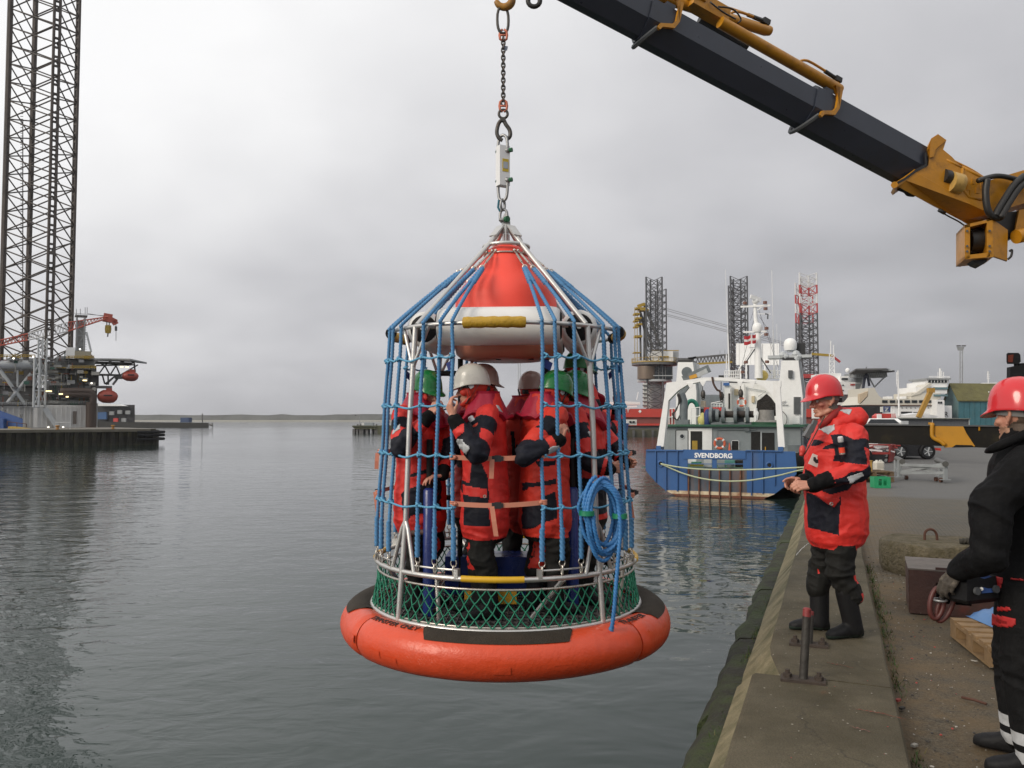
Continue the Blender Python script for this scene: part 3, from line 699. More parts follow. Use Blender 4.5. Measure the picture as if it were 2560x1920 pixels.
# ---------------------------------------------------------------- lifting tackle, hook to apex
def link_loop(mb, c, w, h, r, ang=0.0, n=20, axis=None, squash=2.4):
    """oval link: width w, height h, wire radius r, turned by ang about the vertical"""
    c = Vector(c); x = Vector((math.cos(ang), math.sin(ang), 0)); pts = []
    for i in range(n):
        a = 2*math.pi*i/n; ca, sa = math.cos(a), math.sin(a)
        px = math.copysign(abs(ca)**(2/squash), ca)*w/2; pz = math.copysign(abs(sa)**(2/squash), sa)*h/2
        pts.append(c + x*px + Vector((0, 0, pz)))
    mb.tube(pts, r, 8, False, True)
def build_tackle():
    Y = 6.45; Z = lambda v: at(1262, v, Y).z; X = lambda u: at(u, 500, Y).x
    ax = X(1258)
    ch = thing('chain_sling', 'dark chain with big oval top link and copper coloured connectors below the crane hook', 'chain', (ax, Y, Z(262)))
    def part(name, m, fn, zc=None):
        mb = MB(); fn(mb); o = mb.build(name, m, ch, smooth=True); return o
    z0 = Z(262)
    def L(u, v): return Vector((X(u)-ax, 0, Z(v)-z0))
    part('master_link', M_dsteel, lambda mb: link_loop(mb, L(1257, 50), .095, (Z(18)-Z(85)), .0115, R(15)))
    M_cop = mat('copper_connector', (.50, .15, .09), .45, metal=.2, var=.2, vscale=30)
    for v in (88, 265):
        def conn(mb, v=v):
            c = L(1258, v); h = .033
            for s_ in (-1, 1):
                mb.tube([c+Vector((s_*.006, 0, h*1.45)), c+Vector((s_*.026, 0, h)), c+Vector((s_*.031, 0, 0)), c+Vector((s_*.026, 0, -h)), c+Vector((s_*.006, 0, -h*1.45))], .0105, 8)
            mb.cyl(c+Vector((-.036, 0, 0)), c+Vector((.036, 0, 0)), .009, 8)
        part('connector', M_cop, conn)
    zt, zb = Z(98)-z0, Z(257)-z0; n = 17; pitch = (zt-zb)/n; proto = {}
    for i in range(n+1):
        mb = MB(); link_loop(mb, (0, 0, 0), .030, pitch*1.42, .0062, R(20 if i % 2 else 110), 14)
        if i % 2 not in proto: proto[i % 2] = mb.mesh('chain_link', M_dsteel, True)
        o = bpy.data.objects.new('chain_link', proto[i % 2]); COL.objects.link(o); o.parent = ch; o.location = (0, 0, zt - pitch*i)
    MB().box(L(1262, 120), (.045, .006, .035), rot=Matrix.Rotation(R(12), 3, 'Y')).build('tag_plate', mat('lead_tag', (.20, .22, .27), .5, metal=.4), ch)
    # swivel eye + self locking hook
    sw = thing('safety_hook', 'dark steel self-locking hook between the chain and the white load cell', 'hook', (ax, Y, Z(335)))
    z0b = Z(335)
    def L2(u, v): return Vector((X(u)-ax, 0, Z(v)-z0b))
    MB().ring(L2(1258, 285), .036, .011, 20, 8, 'Y').build('eye', M_dsteel, sw, smooth=True)
    MB().tube(smooth_path([L2(1258, 297), L2(1247, 308), L2(1242, 330), L2(1247, 345), L2(1256, 351)], 4), [.016]*17, 8).build('hook_body', M_dsteel, sw, smooth=True)
    MB().tube(smooth_path([L2(1258, 297), L2(1264, 310), L2(1274, 325), L2(1275, 340), L2(1266, 350)], 4), [.017]*17, 8).build('latch_arm', M_dsteel, sw, smooth=True)
    MB().cyl(L2(1258, 300)-Vector((0, .02, 0)), L2(1258, 300)+Vector((0, .02, 0)), .017, 10).build('pin', M_dsteel, sw, smooth=40)
    # load cell box with shackles at both ends
    lc = thing('load_cell', 'white box shaped load cell with yellow label and two bow shackles above the basket', 'load cell', (ax, Y, Z(420)))
    zc = Z(420)
    def L3(u, v, y=0.0): return Vector((X(u)-ax, y, Z(v)-zc))
    c = L3(1257, 416); rot = Matrix.Rotation(R(28), 3, 'Z'); MB().box(c, (.092, .075, Z(367)-Z(466)), rot=rot).build('cell_body', mat('white_cell', (.72, .72, .72), .35, var=.03), lc)
    n_ = rot @ Vector((0, -1, 0)); tx = rot @ Vector((1, 0, 0))
    pl = c + n_*.0385 + tx*.005; pl.z += .0
    MB().box(pl, (.056, .003, .105), rot=rot).build('label_plate', mat('yellow_label', (.50, .36, .03), .5), lc)
    MB().box(pl+n_*.002, (.042, .003, .055), rot=rot).build('label_panel', mat('grey_label', (.35, .38, .42), .5), lc)
    for sgn, vb, vp in ((1, 338, 378), (-1, 502, 452)):
        mb = MB(); ctr = L3(1257, (vb+vp)/2); hh = abs(Z(vb)-Z(vp))
        pb = L3(1257, vp); bow = L3(1257, vb)
        x = Vector((math.cos(R(-25)), math.sin(R(-25)), 0))*.040
        pts = [pb - x*1.0, pb - x*1.05 + Vector((0, 0, sgn*hh*.45)), bow - x*.75 - Vector((0, 0, sgn*.02)), bow, bow + x*.75 - Vector((0, 0, sgn*.02)), pb + x*1.05 + Vector((0, 0, sgn*hh*.45)), pb + x]
        mb.tube(smooth_path(pts, 5), .0125, 8); mb.build('shackle_bow', M_steel, lc, smooth=True)
        mb = MB(); 
        for s_ in (-1, 1): mb.ball(pb + x*s_*1.0, .025, 10)
        mb.build('shackle_eye', M_steel, lc, smooth=True)
        MB().cyl(pb - x*1.6, pb + x*1.5, .012, 10).build('shackle_pin', mat('green_pin', (.02, .11, .05), .5, metal=.3), lc, smooth=40)
        MB().cyl(pb + x*1.5, pb + x*2.1, .019, 8).build('pin_nut', mat('green_pin', (.02, .11, .05), .5), lc)
    # lower shackles down to the apex
    ls = thing('bow_shackle', 'pair of small grey shackles with a green bolt joining load cell and basket apex', 'shackle', (ax, Y, Z(560)))
    z3 = Z(560)
    def L4(u, v): return Vector((X(u)-ax, 0, Z(v)-z3))
    mb = MB(); link_loop(mb, L4(1257, 512), .060, .085, .011, R(60)); mb.build('upper_bow', M_steel, ls, smooth=True)
    mb = MB(); link_loop(mb, L4(1259, 540), .062, .105, .0115, R(-20)); mb.build('lower_bow', M_steel, ls, smooth=True)
    MB().cyl(L4(1248, 551)-Vector((0, .02, 0)), L4(1268, 551)-Vector((0, .035, 0)), .013, 10).build('bolt', M_steel, ls, smooth=40)
    MB().cyl(L4(1264, 551)-Vector((0, .03, 0)), L4(1270, 551)-Vector((0, .055, 0)), .024, 10).build('bolt_nut', mat('green_pin', (.02, .11, .05), .5), ls, smooth=40)
    MB().rope([L4(1247, 500), L4(1245, 518), L4(1250, 528)], .010, pitch=.03, n=7).build('blue_lashing', mat('teal_lashing', (.03, .16, .22), .6), ls, smooth=True)
build_tackle()
# ---------------------------------------------------------------- loader crane with boom, winch box, stabiliser beam
M_boom = mat('blue_grey_boom', (.030, .036, .052), .35, var=.08, dirt=(.02, .02, .022), dscale=2, damt=.25)
M_cy = mat('crane_yellow', (.46, .20, .008), .42, var=.14, vscale=5, dirt=(.10, .045, .01), dscale=5, damt=.35, bump=.1, bscale=30)
M_hose = mat('hydraulic_hose', (.016, .015, .014), .5, var=.2)
def build_crane():
    cr = thing('loader_crane', 'long dark boom of a yellow loader crane reaching in over the basket from the lorry', 'crane', (8.2, 10.6, 0))
    O = Vector((8.2, 10.6, 0))
    def part(mb, name, m, smooth=False, parent=None): 
        for i, v in enumerate(mb.v): mb.v[i] = tuple(Vector(v)-O)
        return mb.build(name, m, parent or cr, smooth=smooth)
    # boom axis: centre line in the photograph, nearer at the tip
    YA, YB = 6.45, 8.75
    def axis(t): return at(1258 + (2400-1258)*t, -130 + (487+130)*t, YA + (YB-YA)*t)      # t 0 tip .. 1 knuckle
    def hexsec(c, t, w, h):
        side = t.cross(Vector((0, 0, 1))).normalized(); up = side.cross(t).normalized()
        if up.z < 0: up = -up
        # side: make it point at the camera
        if side.y > 0: side = -side
        return [c + up*h*.5 + side*w*.36, c + up*h*.42 + side*w*.5, c - up*h*.08 + side*w*.5, c - up*h*.5 + side*w*.16, c - up*h*.5 - side*w*.16, c - up*h*.08 - side*w*.5, c + up*h*.42 - side*w*.5, c + up*h*.5 - side*w*.36]
    T0, T1 = axis(0), axis(1); t = (T1-T0).normalized()
    side = t.cross(Vector((0, 0, 1))).normalized(); side = -side if side.y > 0 else side; up = side.cross(t).normalized(); up = up if up.z > 0 else -up
    def pt(u_, off=0.0, s_=0.0): return axis(u_) + up*off + side*s_
    # find parameter for photograph columns
    def tu(u): return (u-1258)/(2400-1258)
    H = lambda u: 104/F*(axis(tu(u)).y)*1.0
    for (ua, ub, k) in ((1235, 1640, .93), (1600, 2035, .97), (2005, 2322, 1.0)):
        a, b_ = tu(ua), tu(ub); w = H((ua+ub)/2)*k
        mb = MB(); mb.loft([hexsec(axis(a), t, w*.85, w), hexsec(axis(b_), t, w*.85, w)]); part(mb, 'boom_section', M_boom)
    # section collars: yellow brackets with a steel lip below
    for u in (1648, 2040):
        a = tu(u); h = H(u); c = axis(a)
        mb = MB(); 
        pr = [(-.02, .60), (.05, .60), (.05, .22), (-.01, .02), (-.16, -.10), (-.24, -.10), (-.24, -.16), (-.13, -.16), (.03, -.03), (.10, .20), (.11, .6), (.02, .66)]
        mb.prism([c + t*(x*h*1.0) + up*(y*h) + side*(h*.46) for x, y in ((-.05, .62), (.10, .62), (.10, .10), (.02, -.02), (-.30, -.16), (-.36, -.30), (-.28, -.32), (-.22, -.22), (.10, -.10), (.20, .12), (.20, .62))], side*.03); part(mb, 'collar_bracket', M_cy)
        mb = MB(); 
        pts = [c - t*(h*.32) + up*(-.25*h) + side*(.46*h), c - t*(h*.5) - up*(.52*h) + side*(.2*h), c - t*(h*.5) - up*(.55*h) - side*(.2*h), c - t*h*.3 - up*(.25*h) - side*(.46*h)]
        mb.tube(smooth_path(pts, 4), .022, 6); part(mb, 'collar_lip', M_dgrey, 40)
        mb = MB(); mb.box(c + up*(h*.56), (h*.25, h*.6, h*.16), rot=Matrix((t, side, up)).transposed()); part(mb, 'collar_top', M_boom)
    # telescoping cylinders on top: each a yellow barrel with rod fitting and pipe
    def barrel(ua, va, ub, vb, dY, r, name='extension_cylinder', rod=None):
        Yv = lambda u: axis(tu(u)).y + dY
        p, q = at(ua, va, Yv(ua)), at(ub, vb, Yv(ub)); mb = MB(); d = (q-p).normalized()
        mb.tube([p, q-d*.02, q], [r, r, r*.9], 18); c = part(mb, name, M_cy, 40)
        mb = MB(); pipe = [p.lerp(q, .62)+up*r*.6, p.lerp(q, .70)+up*(r+.055), p.lerp(q, .90)+up*(r+.05), p.lerp(q, .965)+up*(r+.04), p.lerp(q, .975)+up*r*.8]
        mb.tube(smooth_path(pipe, 4), .013, 6); part(mb, 'pipe', M_cy, True, c)
        mb = MB(); e = p.lerp(q, .965)+up*(r+.04); mb.box(e, (.08, .05, .05), rot=Matrix((t, side, up)).transposed()); mb.tube([p.lerp(q, .85)+up*(r+.05), e], .02, 8); part(mb, 'fitting', M_hose, 40, c)
    barrel(1640, -10, 1918, 78, .05, .050); barrel(1800, 55, 2100, 226, -.12, .057)
    barrel(1480, -60, 1925, 78, .22, .05)
    mb = MB(); mb.tube([at(1750, 45, 7.6), at(1868, 116, 7.75)], .055, 14); part(mb, 'dark_cylinder', M_dgrey, 40)
    # bracket block where the cylinders join
    c = at(1770, 22, 7.45); mb = MB(); mb.box(c, (.42, .14, .15), rot=Matrix((t, side, up)).transposed()); mb.box(c - t*.16 + up*.07, (.14, .18, .16), rot=Matrix((t, side, up)).transposed()); part(mb, 'valve_block', M_cy, False)
    mb = MB(); mb.tube(smooth_path([c+side*.09+t*.05, c+side*.11+t*.2+up*.04, c+side*.1+t*.32, c+side*.09+t*.3-up*.05], 4), .008, 6); mb.tube(smooth_path([c+side*.09-t*.05, c+side*.12+t*.1-up*.05, c+side*.1+t*.26-up*.03], 4), .008, 6); part(mb, 'hose', M_hose, True)
    mb = MB()
    for k in range(9): mb.cyl(axis(tu(1480+k*17))+up*(H(1500)*.56)+side*.05, axis(tu(1488+k*17))+up*(H(1500)*.60)+side*.05, .022, 6)
    part(mb, 'hose_clamp', M_hose, True)
    # yellow root of the inner boom: sleeve casting with a side cheek and a slanting belly plate
    def P(u, v, d=0.0): return at(u, v, 8.55 + (u-2300)*.0012 + d)
    cheek = [(2237, 461), (2266, 447), (2289, 428), (2321, 413), (2323, 393), (2318, 372), (2328, 346), (2345, 335), (2366, 350), (2358, 374), (2380, 392), (2405, 420), (2440, 440), (2470, 452), (2560, 425), (2640, 410), (2640, 520), (2560, 508), (2498, 528), (2470, 532), (2426, 512), (2350, 466), (2289, 432), (2260, 455), (2242, 468)]
    mb = MB(); mb.prism([P(u, v, -.27) for u, v in cheek], Vector((.10, .30, 0))); part(mb, 'boom_root', M_cy)
    mb = MB(); mb.prism([P(2240, 464, -.26), P(2262, 450, -.265), P(2289, 430, -.275), P(2350, 464, -.275), P(2426, 511, -.275), P(2478, 534, -.275), P(2470, 548, .0), P(2420, 562, .08), P(2404, 552, .08), P(2330, 514, .08), P(2262, 476, .08)], Vector((.02, .06, .05))); part(mb, 'belly_plate', M_cy)
    mb = MB(); mb.prism([P(2326, 350, -.29), P(2345, 337, -.29), P(2364, 352, -.29), P(2340, 372, -.29), P(2334, 392, -.29), P(2324, 394, -.29)], Vector((.01, .02, 0))); part(mb, 'flange', M_cy)
    mb = MB(); mb.prism([P(2322, 372, -.28), P(2316, 380, -.28), P(2318, 415, -.28), P(2290, 430, -.28), P(2262, 450, -.28), P(2238, 462, -.28), P(2236, 458, -.28), P(2262, 444, -.28), P(2287, 425, -.28), P(2313, 410, -.28), P(2311, 385, -.28)], Vector((.01, .02, 0))); part(mb, 'seal_lip', M_hose)
    mb = MB(); mb.tube([P(2236, 462, -.3), P(2240, 466, .1)], .035, 8); part(mb, 'lip_eye', M_cy, 40)
    # motor drum and open valve frame on the side
    mb = MB(); mb.cyl(P(2372, 455, -.25), P(2398, 462, -.25), .115, 16); d = part(mb, 'slew_motor', mat('pale_yellow_cast', (.48, .30, .08), .5, var=.2, dirt=(.1, .06, .02), dscale=6, damt=.3), 40)
    mb = MB(); mb.cyl(P(2358, 440, -.25), P(2372, 444, -.25), .075, 12); part(mb, 'motor_plug', M_hose, 40, d)
    mb = MB(); mb.tube([P(u, v, -.26) for u, v in ((2405, 420), (2402, 470), (2420, 492), (2452, 500))], .02, 8); mb.tube([P(u, v, -.26) for u, v in ((2405, 418), (2440, 436), (2470, 456))], .018, 8); mb.tube([P(u, v, -.26) for u, v in ((2365, 400), (2405, 420))], .016, 8); part(mb, 'valve_frame', M_cy, True)
    mb = MB()
    for u, v in ((2418, 470), (2430, 455), (2440, 478), (2425, 485), (2452, 468)): mb.box(P(u, v, -.24), (.07, .06, .06), rz=.4)
    part(mb, 'valve', M_cy)
    mb = MB(); mb.tube(smooth_path([P(2345, 382, -.1), P(2390, 405, -.1), P(2430, 425, -.12), P(2465, 448, -.12)], 3), .012, 6); part(mb, 'pipe', M_cy, True)
    # fat hose bundles looping over the knuckle
    for k, pts in enumerate(([(2445, 452), (2490, 440), (2535, 447), (2600, 470)], [(2468, 448), (2464, 480), (2468, 520), (2480, 540), (2500, 545)], [(2560, 440), (2535, 462), (2510, 500), (2495, 525), (2488, 540)], [(2580, 445), (2548, 470), (2522, 508), (2500, 545)])):
        mb = MB(); mb.tube(smooth_path([P(u, v, -.36-.02*k) for u, v in pts], 5), .036 if k else .028, 8); part(mb, 'hose', M_hose, True)
    # dark pivot recess
    mb = MB(); mb.prism([P(u, v, -.24) for u, v in ((2490, 535), (2545, 527), (2556, 560), (2545, 590), (2500, 605), (2480, 570))], Vector((.05, .3, 0))); part(mb, 'pivot_recess', M_hose)
    mb = MB(); mb.prism([P(u, v, -.3) for u, v in ((2548, 525), (2600, 515), (2600, 560), (2565, 580), (2545, 600), (2535, 590))], Vector((.03, .1, 0))); part(mb, 'link_arm', M_cy)
    for u, v, r_ in ((2540, 592, .075), (2556, 590, .06)):
        mb = MB(); mb.cyl(P(u, v, -.35), P(u+18, v-4, -.35), r_, 16); part(mb, 'pivot_pin', M_cy, 40)
    # winch box: open yellow frame with black rope drum
    bx = [(2414, 560), (2484, 545), (2522, 560), (2520, 640), (2478, 646), (2412, 648)]
    def W(u, v, d): return at(u, v, 8.5 + d)
    wb = MB()
    wb.prism([W(2412, 562, -.1), W(2482, 546, -.1), W(2482, 553, -.1), W(2412, 570, -.1)], Vector((.14, .42, 0)))
    wb.prism([W(2412, 638, -.1), W(2484, 630, -.1), W(2484, 642, -.1), W(2412, 648, -.1)], Vector((.14, .42, 0)))
    wb.prism([W(2412, 562, -.1), W(2425, 559, -.1), W(2425, 648, -.1), W(2412, 648, -.1)], Vector((.14, .42, 0)))
    wb.prism([W(2467, 550, -.1), W(2482, 546, -.1), W(2482, 640, -.1), W(2467, 642, -.1)], Vector((.14, .42, 0)))
    wb.prism([W(2482, 548, -.1), W(2520, 575, .0), W(2518, 652, .0), W(2482, 640, -.1)], Vector((.02, .05, 0)))
    wbo = part(wb, 'winch_box', M_cy)
    mb = MB(); mb.cyl(W(2418, 603, .08), W(2476, 600, .08), .125, 20); mb.box(W(2447, 604, .25), (.30, .02, .34), rz=.3); part(mb, 'winch_drum', M_hose, 40, wbo)
    for u in (2418, 2474):
        mb = MB()
        for v in (577, 615, 628): mb.cyl(W(u, v, -.125), W(u, v, -.09), .012, 8)
        part(mb, 'bolt', M_dgrey, 40, wbo)
    mb = MB(); mb.tube(smooth_path([P(2349, 527, -.15), P(2370, 540, -.15), P(2395, 553, -.15), P(2414, 566, -.15)], 3), .008, 6); mb.tube([P(2347, 525, -.15), P(2362, 533, -.15)], .02, 6); part(mb, 'limit_rod', M_hose, True)
    mb = MB(); mb.prism([W(2428, 648, 0), W(2470, 645, 0), W(2466, 655, 0), W(2454, 663, 0), W(2440, 658, 0)], Vector((.05, .2, 0))); part(mb, 'rope_guide', M_hose)
    mb = MB(); mb.tube(smooth_path([P(2246, 472, -.12), P(2262, 478, -.12), P(2270, 486, -.12), P(2285, 488, -.12)], 3), .02, 6); part(mb, 'wear_pad', M_hose, True)
    mb = MB(); mb.tube(smooth_path([W(2524, 628, 0), W(2530, 625, 0), W(2528, 640, 0), W(2520, 648, 0)], 3), .012, 6); part(mb, 'hook_clip', M_hose, True)
    # inner boom, column and base outside the picture
    k0 = P(2600, 470, .0); mb = MB(); mb.beam(k0, Vector((8.2, 10.4, 3.1)), .42, .5); part(mb, 'inner_boom', M_cy)
    mb = MB(); mb.cyl((8.2, 10.6, .9), (8.2, 10.6, 3.3), .30, 20, .24); mb.box((8.2, 10.6, .75), (.9, .9, .5)); part(mb, 'column', M_cy, 40)
    # boom tip with hook
    tip = axis(tu(1258)); mb = MB(); mb.box(tip + t*.1, (.5, .2, .26), rot=Matrix((t, side, up)).transposed()); mb.cyl(tip + Vector((0, -.1, -.02)), tip + Vector((0, .1, -.02)), .09, 14); part(mb, 'tip_sheave', M_cy, 40)
    hk = at(1262, 0, 6.45); mb = MB()
    mb.tube([Vector((hk.x, 6.45, tip.z-.02)), Vector((hk.x, 6.45, hk.z+.20))], .016, 8); part(mb, 'hoist_rope', M_hose, True)
    mb = MB(); mb.box((hk.x, 6.45, hk.z+.20), (.10, .07, .14)); part(mb, 'hook_block', M_cy)
    mb = MB(); cc = Vector((hk.x-.005, 6.45, hk.z+.005)); pts = [cc + Vector((0, 0, .14)), cc + Vector((.03, 0, .085))] + [cc + Vector((.065*math.cos(a), 0, .065*math.sin(a))) for a in [R(60-k*24) for k in range(12)]]
    mb.tube(smooth_path(pts, 3), [.021 + .012*math.sin(min(1, i/36)*math.pi) - (.012 if i > 34 else 0) for i in range(len(smooth_path(pts, 3)))], 10); part(mb, 'crane_hook', M_cy2, True)
    mb = MB(); c2 = at(1335, 2, 6.5); mb.ring(c2, .05, .02, 16, 8, 'Y'); mb.tube([c2+Vector((0, 0, .05)), Vector((c2.x, 6.5, c2.z+.45))], .014, 6); part(mb, 'spare_ring', M_hose, True)
M_cy2 = mat('worn_yellow_hook', (.34, .16, .02), .5, var=.3, vscale=14, dirt=(.05, .03, .02), dscale=12, damt=.5)
build_crane()
# ---------------------------------------------------------------- people
M_suit = mat('red_suit_fabric', (.61, .024, .017), .62, var=.09, vscale=9, bump=.25, bscale=55)
M_suit2 = mat('orange_red_suit_fabric', (.58, .032, .016), .62, var=.09, vscale=9, bump=.25, bscale=55)
M_navy = mat('navy_suit_panel', (.008, .009, .016), .7, spec=.25, var=.2, vscale=10, bump=.25, bscale=60)
M_char = mat('charcoal_trousers', (.013, .013, .012), .75, spec=.2, var=.2, vscale=10, bump=.3, bscale=70)
M_blackcloth = mat('black_work_cloth', (.0045, .0045, .005), .75, spec=.15, var=.25, vscale=9, bump=.3, bscale=60)
M_refl = mat('reflective_patch', (.42, .43, .44), .35, var=.1, vscale=30, bump=.2, bscale=60)
M_collar = mat('crimson_lifejacket_collar', (.36, .008, .035), .55, var=.1, vscale=10, bump=.2, bscale=50)
M_hood = mat('neoprene_hood_red', (.50, .028, .014), .65, var=.08, vscale=10, bump=.15, bscale=60)
M_skin = mat('skin', (.50, .235, .16), .5, var=.10, vscale=22, bump=.12, bscale=120, dirt=(.44, .15, .10), dscale=16, damt=.25)
M_hair = mat('grey_hair', (.10, .085, .07), .7, var=.3, vscale=60)
M_eyew = mat('eye_white', (.6, .57, .54), .25); M_iris = mat('eye_iris', (.03, .03, .035), .2)
M_helm_r = mat('red_helmet', (.58, .022, .028), .2, var=.06, coat=.3, dirt=(.35, .05, .05), dscale=6, damt=.1)
M_helm_g = mat('green_helmet', (.008, .17, .040), .28, var=.10, vscale=7, coat=.2, dirt=(.02, .06, .03), dscale=9, damt=.25)
M_helm_w = mat('white_helmet', (.62, .60, .54), .3, var=.05, coat=.2, dirt=(.30, .28, .24), dscale=14, damt=.12)
M_helm_b = mat('beige_helmet', (.50, .36, .31), .3, var=.05, coat=.2, dirt=(.30, .22, .19), dscale=9, damt=.12)
M_band = mat('black_band', (.018, .017, .017), .6)
M_graynylon = mat('grey_strap', (.14, .135, .13), .6)

def remesh(mb, voxel, smooth=3, factor=.5):
    me = bpy.data.meshes.new('tmp'); me.from_pydata(mb.v, [], mb.f); fix_normals(me)
    o = bpy.data.objects.new('tmp', me); COL.objects.link(o)
    m = o.modifiers.new('r', 'REMESH'); m.mode = 'VOXEL'; m.voxel_size = voxel; m.use_smooth_shade = True
    if smooth: s = o.modifiers.new('s', 'SMOOTH'); s.iterations = smooth; s.factor = factor
    dg = bpy.context.evaluated_depsgraph_get(); out = bpy.data.meshes.new_from_object(o.evaluated_get(dg))
    bpy.data.objects.remove(o); bpy.data.meshes.remove(me); return out
def verts_np(me):
    a = np.empty(len(me.vertices)*3, np.float32); me.vertices.foreach_get('co', a); return a.reshape(-1, 3).astype(float)
def vnorm_np(me):
    a = np.empty(len(me.vertices)*3, np.float32); me.vertices.foreach_get('normal', a); return a.reshape(-1, 3).astype(float)
def set_verts(me, v): me.vertices.foreach_set('co', v.astype(np.float32).ravel()); me.update()
def fcent(me):
    a = np.empty(len(me.polygons)*3, np.float32); me.polygons.foreach_get('center', a); return a.reshape(-1, 3).astype(float)
def fnorm(me):
    a = np.empty(len(me.polygons)*3, np.float32); me.polygons.foreach_get('normal', a); return a.reshape(-1, 3).astype(float)
def in_poly(p, poly):
    x, y = p[:, 0], p[:, 1]; r = np.zeros(len(p), bool); n = len(poly)
    for i in range(n):
        x1, y1 = poly[i]; x2, y2 = poly[(i+1) % n]
        c = ((y1 > y) != (y2 > y)); 
        if y1 == y2: continue
        r ^= c & (x < (x2-x1)*(y-y1)/(y2-y1)+x1)
    return r
def obj_from(me, name, mats, parent, smooth=True):
    me.materials.clear()
    for m in (mats if isinstance(mats, (list, tuple)) else [mats]): me.materials.append(m)
    if smooth: me.polygons.foreach_set('use_smooth', [True]*len(me.polygons))
    o = bpy.data.objects.new(name, me); COL.objects.link(o)
    if parent: o.parent = parent
    return o
def shell(me, mask, off, name, m, parent, thick=0.0):
    """a patch of cloth cut from the faces of a body mesh, lifted off it"""
    v = verts_np(me); n = vnorm_np(me); mb = MB(); idx = {}; vs = []; fs = []; edges = {}
    for p in np.nonzero(mask)[0]:
        f = me.polygons[int(p)].vertices; g = []
        for i in f:
            if i not in idx: idx[i] = len(vs); vs.append(v[i] + n[i]*off)
            g.append(idx[i])
        fs.append(tuple(g))
        for a, b in zip(g, g[1:]+g[:1]): edges[(min(a, b), max(a, b))] = edges.get((min(a, b), max(a, b)), 0) + 1
    if not fs: return None
    if name == 'pocket_trim':       # one island only: drop slivers left by folds
        par = list(range(len(vs)))
        def rt(i):
            while par[i] != i: par[i] = par[par[i]]; i = par[i]
            return i
        for g in fs:
            for q in g[1:]: par[rt(q)] = rt(g[0])
        cnt = {}
        for g in fs: cnt[rt(g[0])] = cnt.get(rt(g[0]), 0) + 1
        top = max(cnt, key=cnt.get); fs = [g for g in fs if rt(g[0]) == top]; used = sorted({i for g in fs for i in g}); re_ = {o_: n_ for n_, o_ in enumerate(used)}
        vs = [vs[i] for i in used]; idx = {a: re_[b] for a, b in idx.items() if b in re_}; fs = [tuple(re_[i] for i in g) for g in fs]; edges = {}
        for g in fs:
            for a, b in zip(g, g[1:]+g[:1]): edges[(min(a, b), max(a, b))] = edges.get((min(a, b), max(a, b)), 0) + 1
    k = len(vs); inv = {b: a for a, b in idx.items()}
    rim = [e for e, c in edges.items() if c == 1]
    low = {}
    for e in rim:
        for i in e:
            if i not in low: low[i] = k + len(low); vs.append(v[inv[i]] - n[inv[i]]*.002)
    fs += [(a, b, low[b], low[a]) for a, b in rim]
    mb.add([tuple(x) for x in vs], fs); return mb.build(name, m, parent, smooth=True)

def hand_mesh(side, curl=(.9, .9, .9, .9), thumb=.5, spread=.06, voxel=.0042):
    """right hand: wrist at origin, fingers along +Y, palm facing -Z, thumb on -X for the right hand (side=1)"""
    mb = MB()
    kn = [(-.030, .082), (-.010, .088), (.010, .085), (.028, .076)]
    L = [(.041, .025, .021), (.046, .029, .022), (.042, .027, .021), (.033, .020, .019)]; rad = (.0098, .0100, .0094, .0084)
    for (x, y), l, r, c, k in zip(kn, L, rad, curl, range(4)):
        mb.capsule((x*.62, .008, 0), (x, y, .003), .0165, .0125, 8)
        p = Vector((x, y, .003)); a = 0; sx = (x)*spread*8
        for j, q in enumerate(l):
            a += c*(.9, 1.05, .75)[j]
            d = Vector((sx*.35*math.cos(a), math.cos(a), -math.sin(a))).normalized(); e = p + d*q
            mb.capsule(p, e, r*(1-.07*j), r*(.94-.08*j), 8); p = e
    mb.capsule((-.014, .012, -.004), (-.030, .040, -.014), .017, .0135, 8)
    t0 = Vector((-.030, .040, -.014)); t1 = t0 + Vector((-.022*(1-thumb*.4), .026, -.012-.016*thumb)); t2 = t1 + Vector((.002+.014*thumb, .021, -.010-.008*thumb))
    mb.capsule(t0, t1, .0125, .0105, 8); mb.capsule(t1, t2, .0105, .0085, 8)
    mb.capsule((0, -.05, 0), (0, .012, 0), .0255, .024, 10)
    mb.ball((0, .045, -.002), (.036, .045, .013), 12)
    if side < 0: mb.v = [(-x, y, z) for x, y, z in mb.v]
    return remesh(mb, voxel, 1)
def place_hand(parent, pos, fdir, palm, side, m=None, **kw):
    """pos: wrist; fdir: finger direction; palm: direction the palm faces (all in the parent's frame)"""
    f = Vector(fdir).normalized(); p = Vector(palm); z = -(p - f*p.dot(f)).normalized(); x = f.cross(z)
    me = hand_mesh(side, **kw); o = obj_from(me, 'hand', m or M_skin, parent); o.matrix_local = basis(Vector(pos), x, f, z); return o

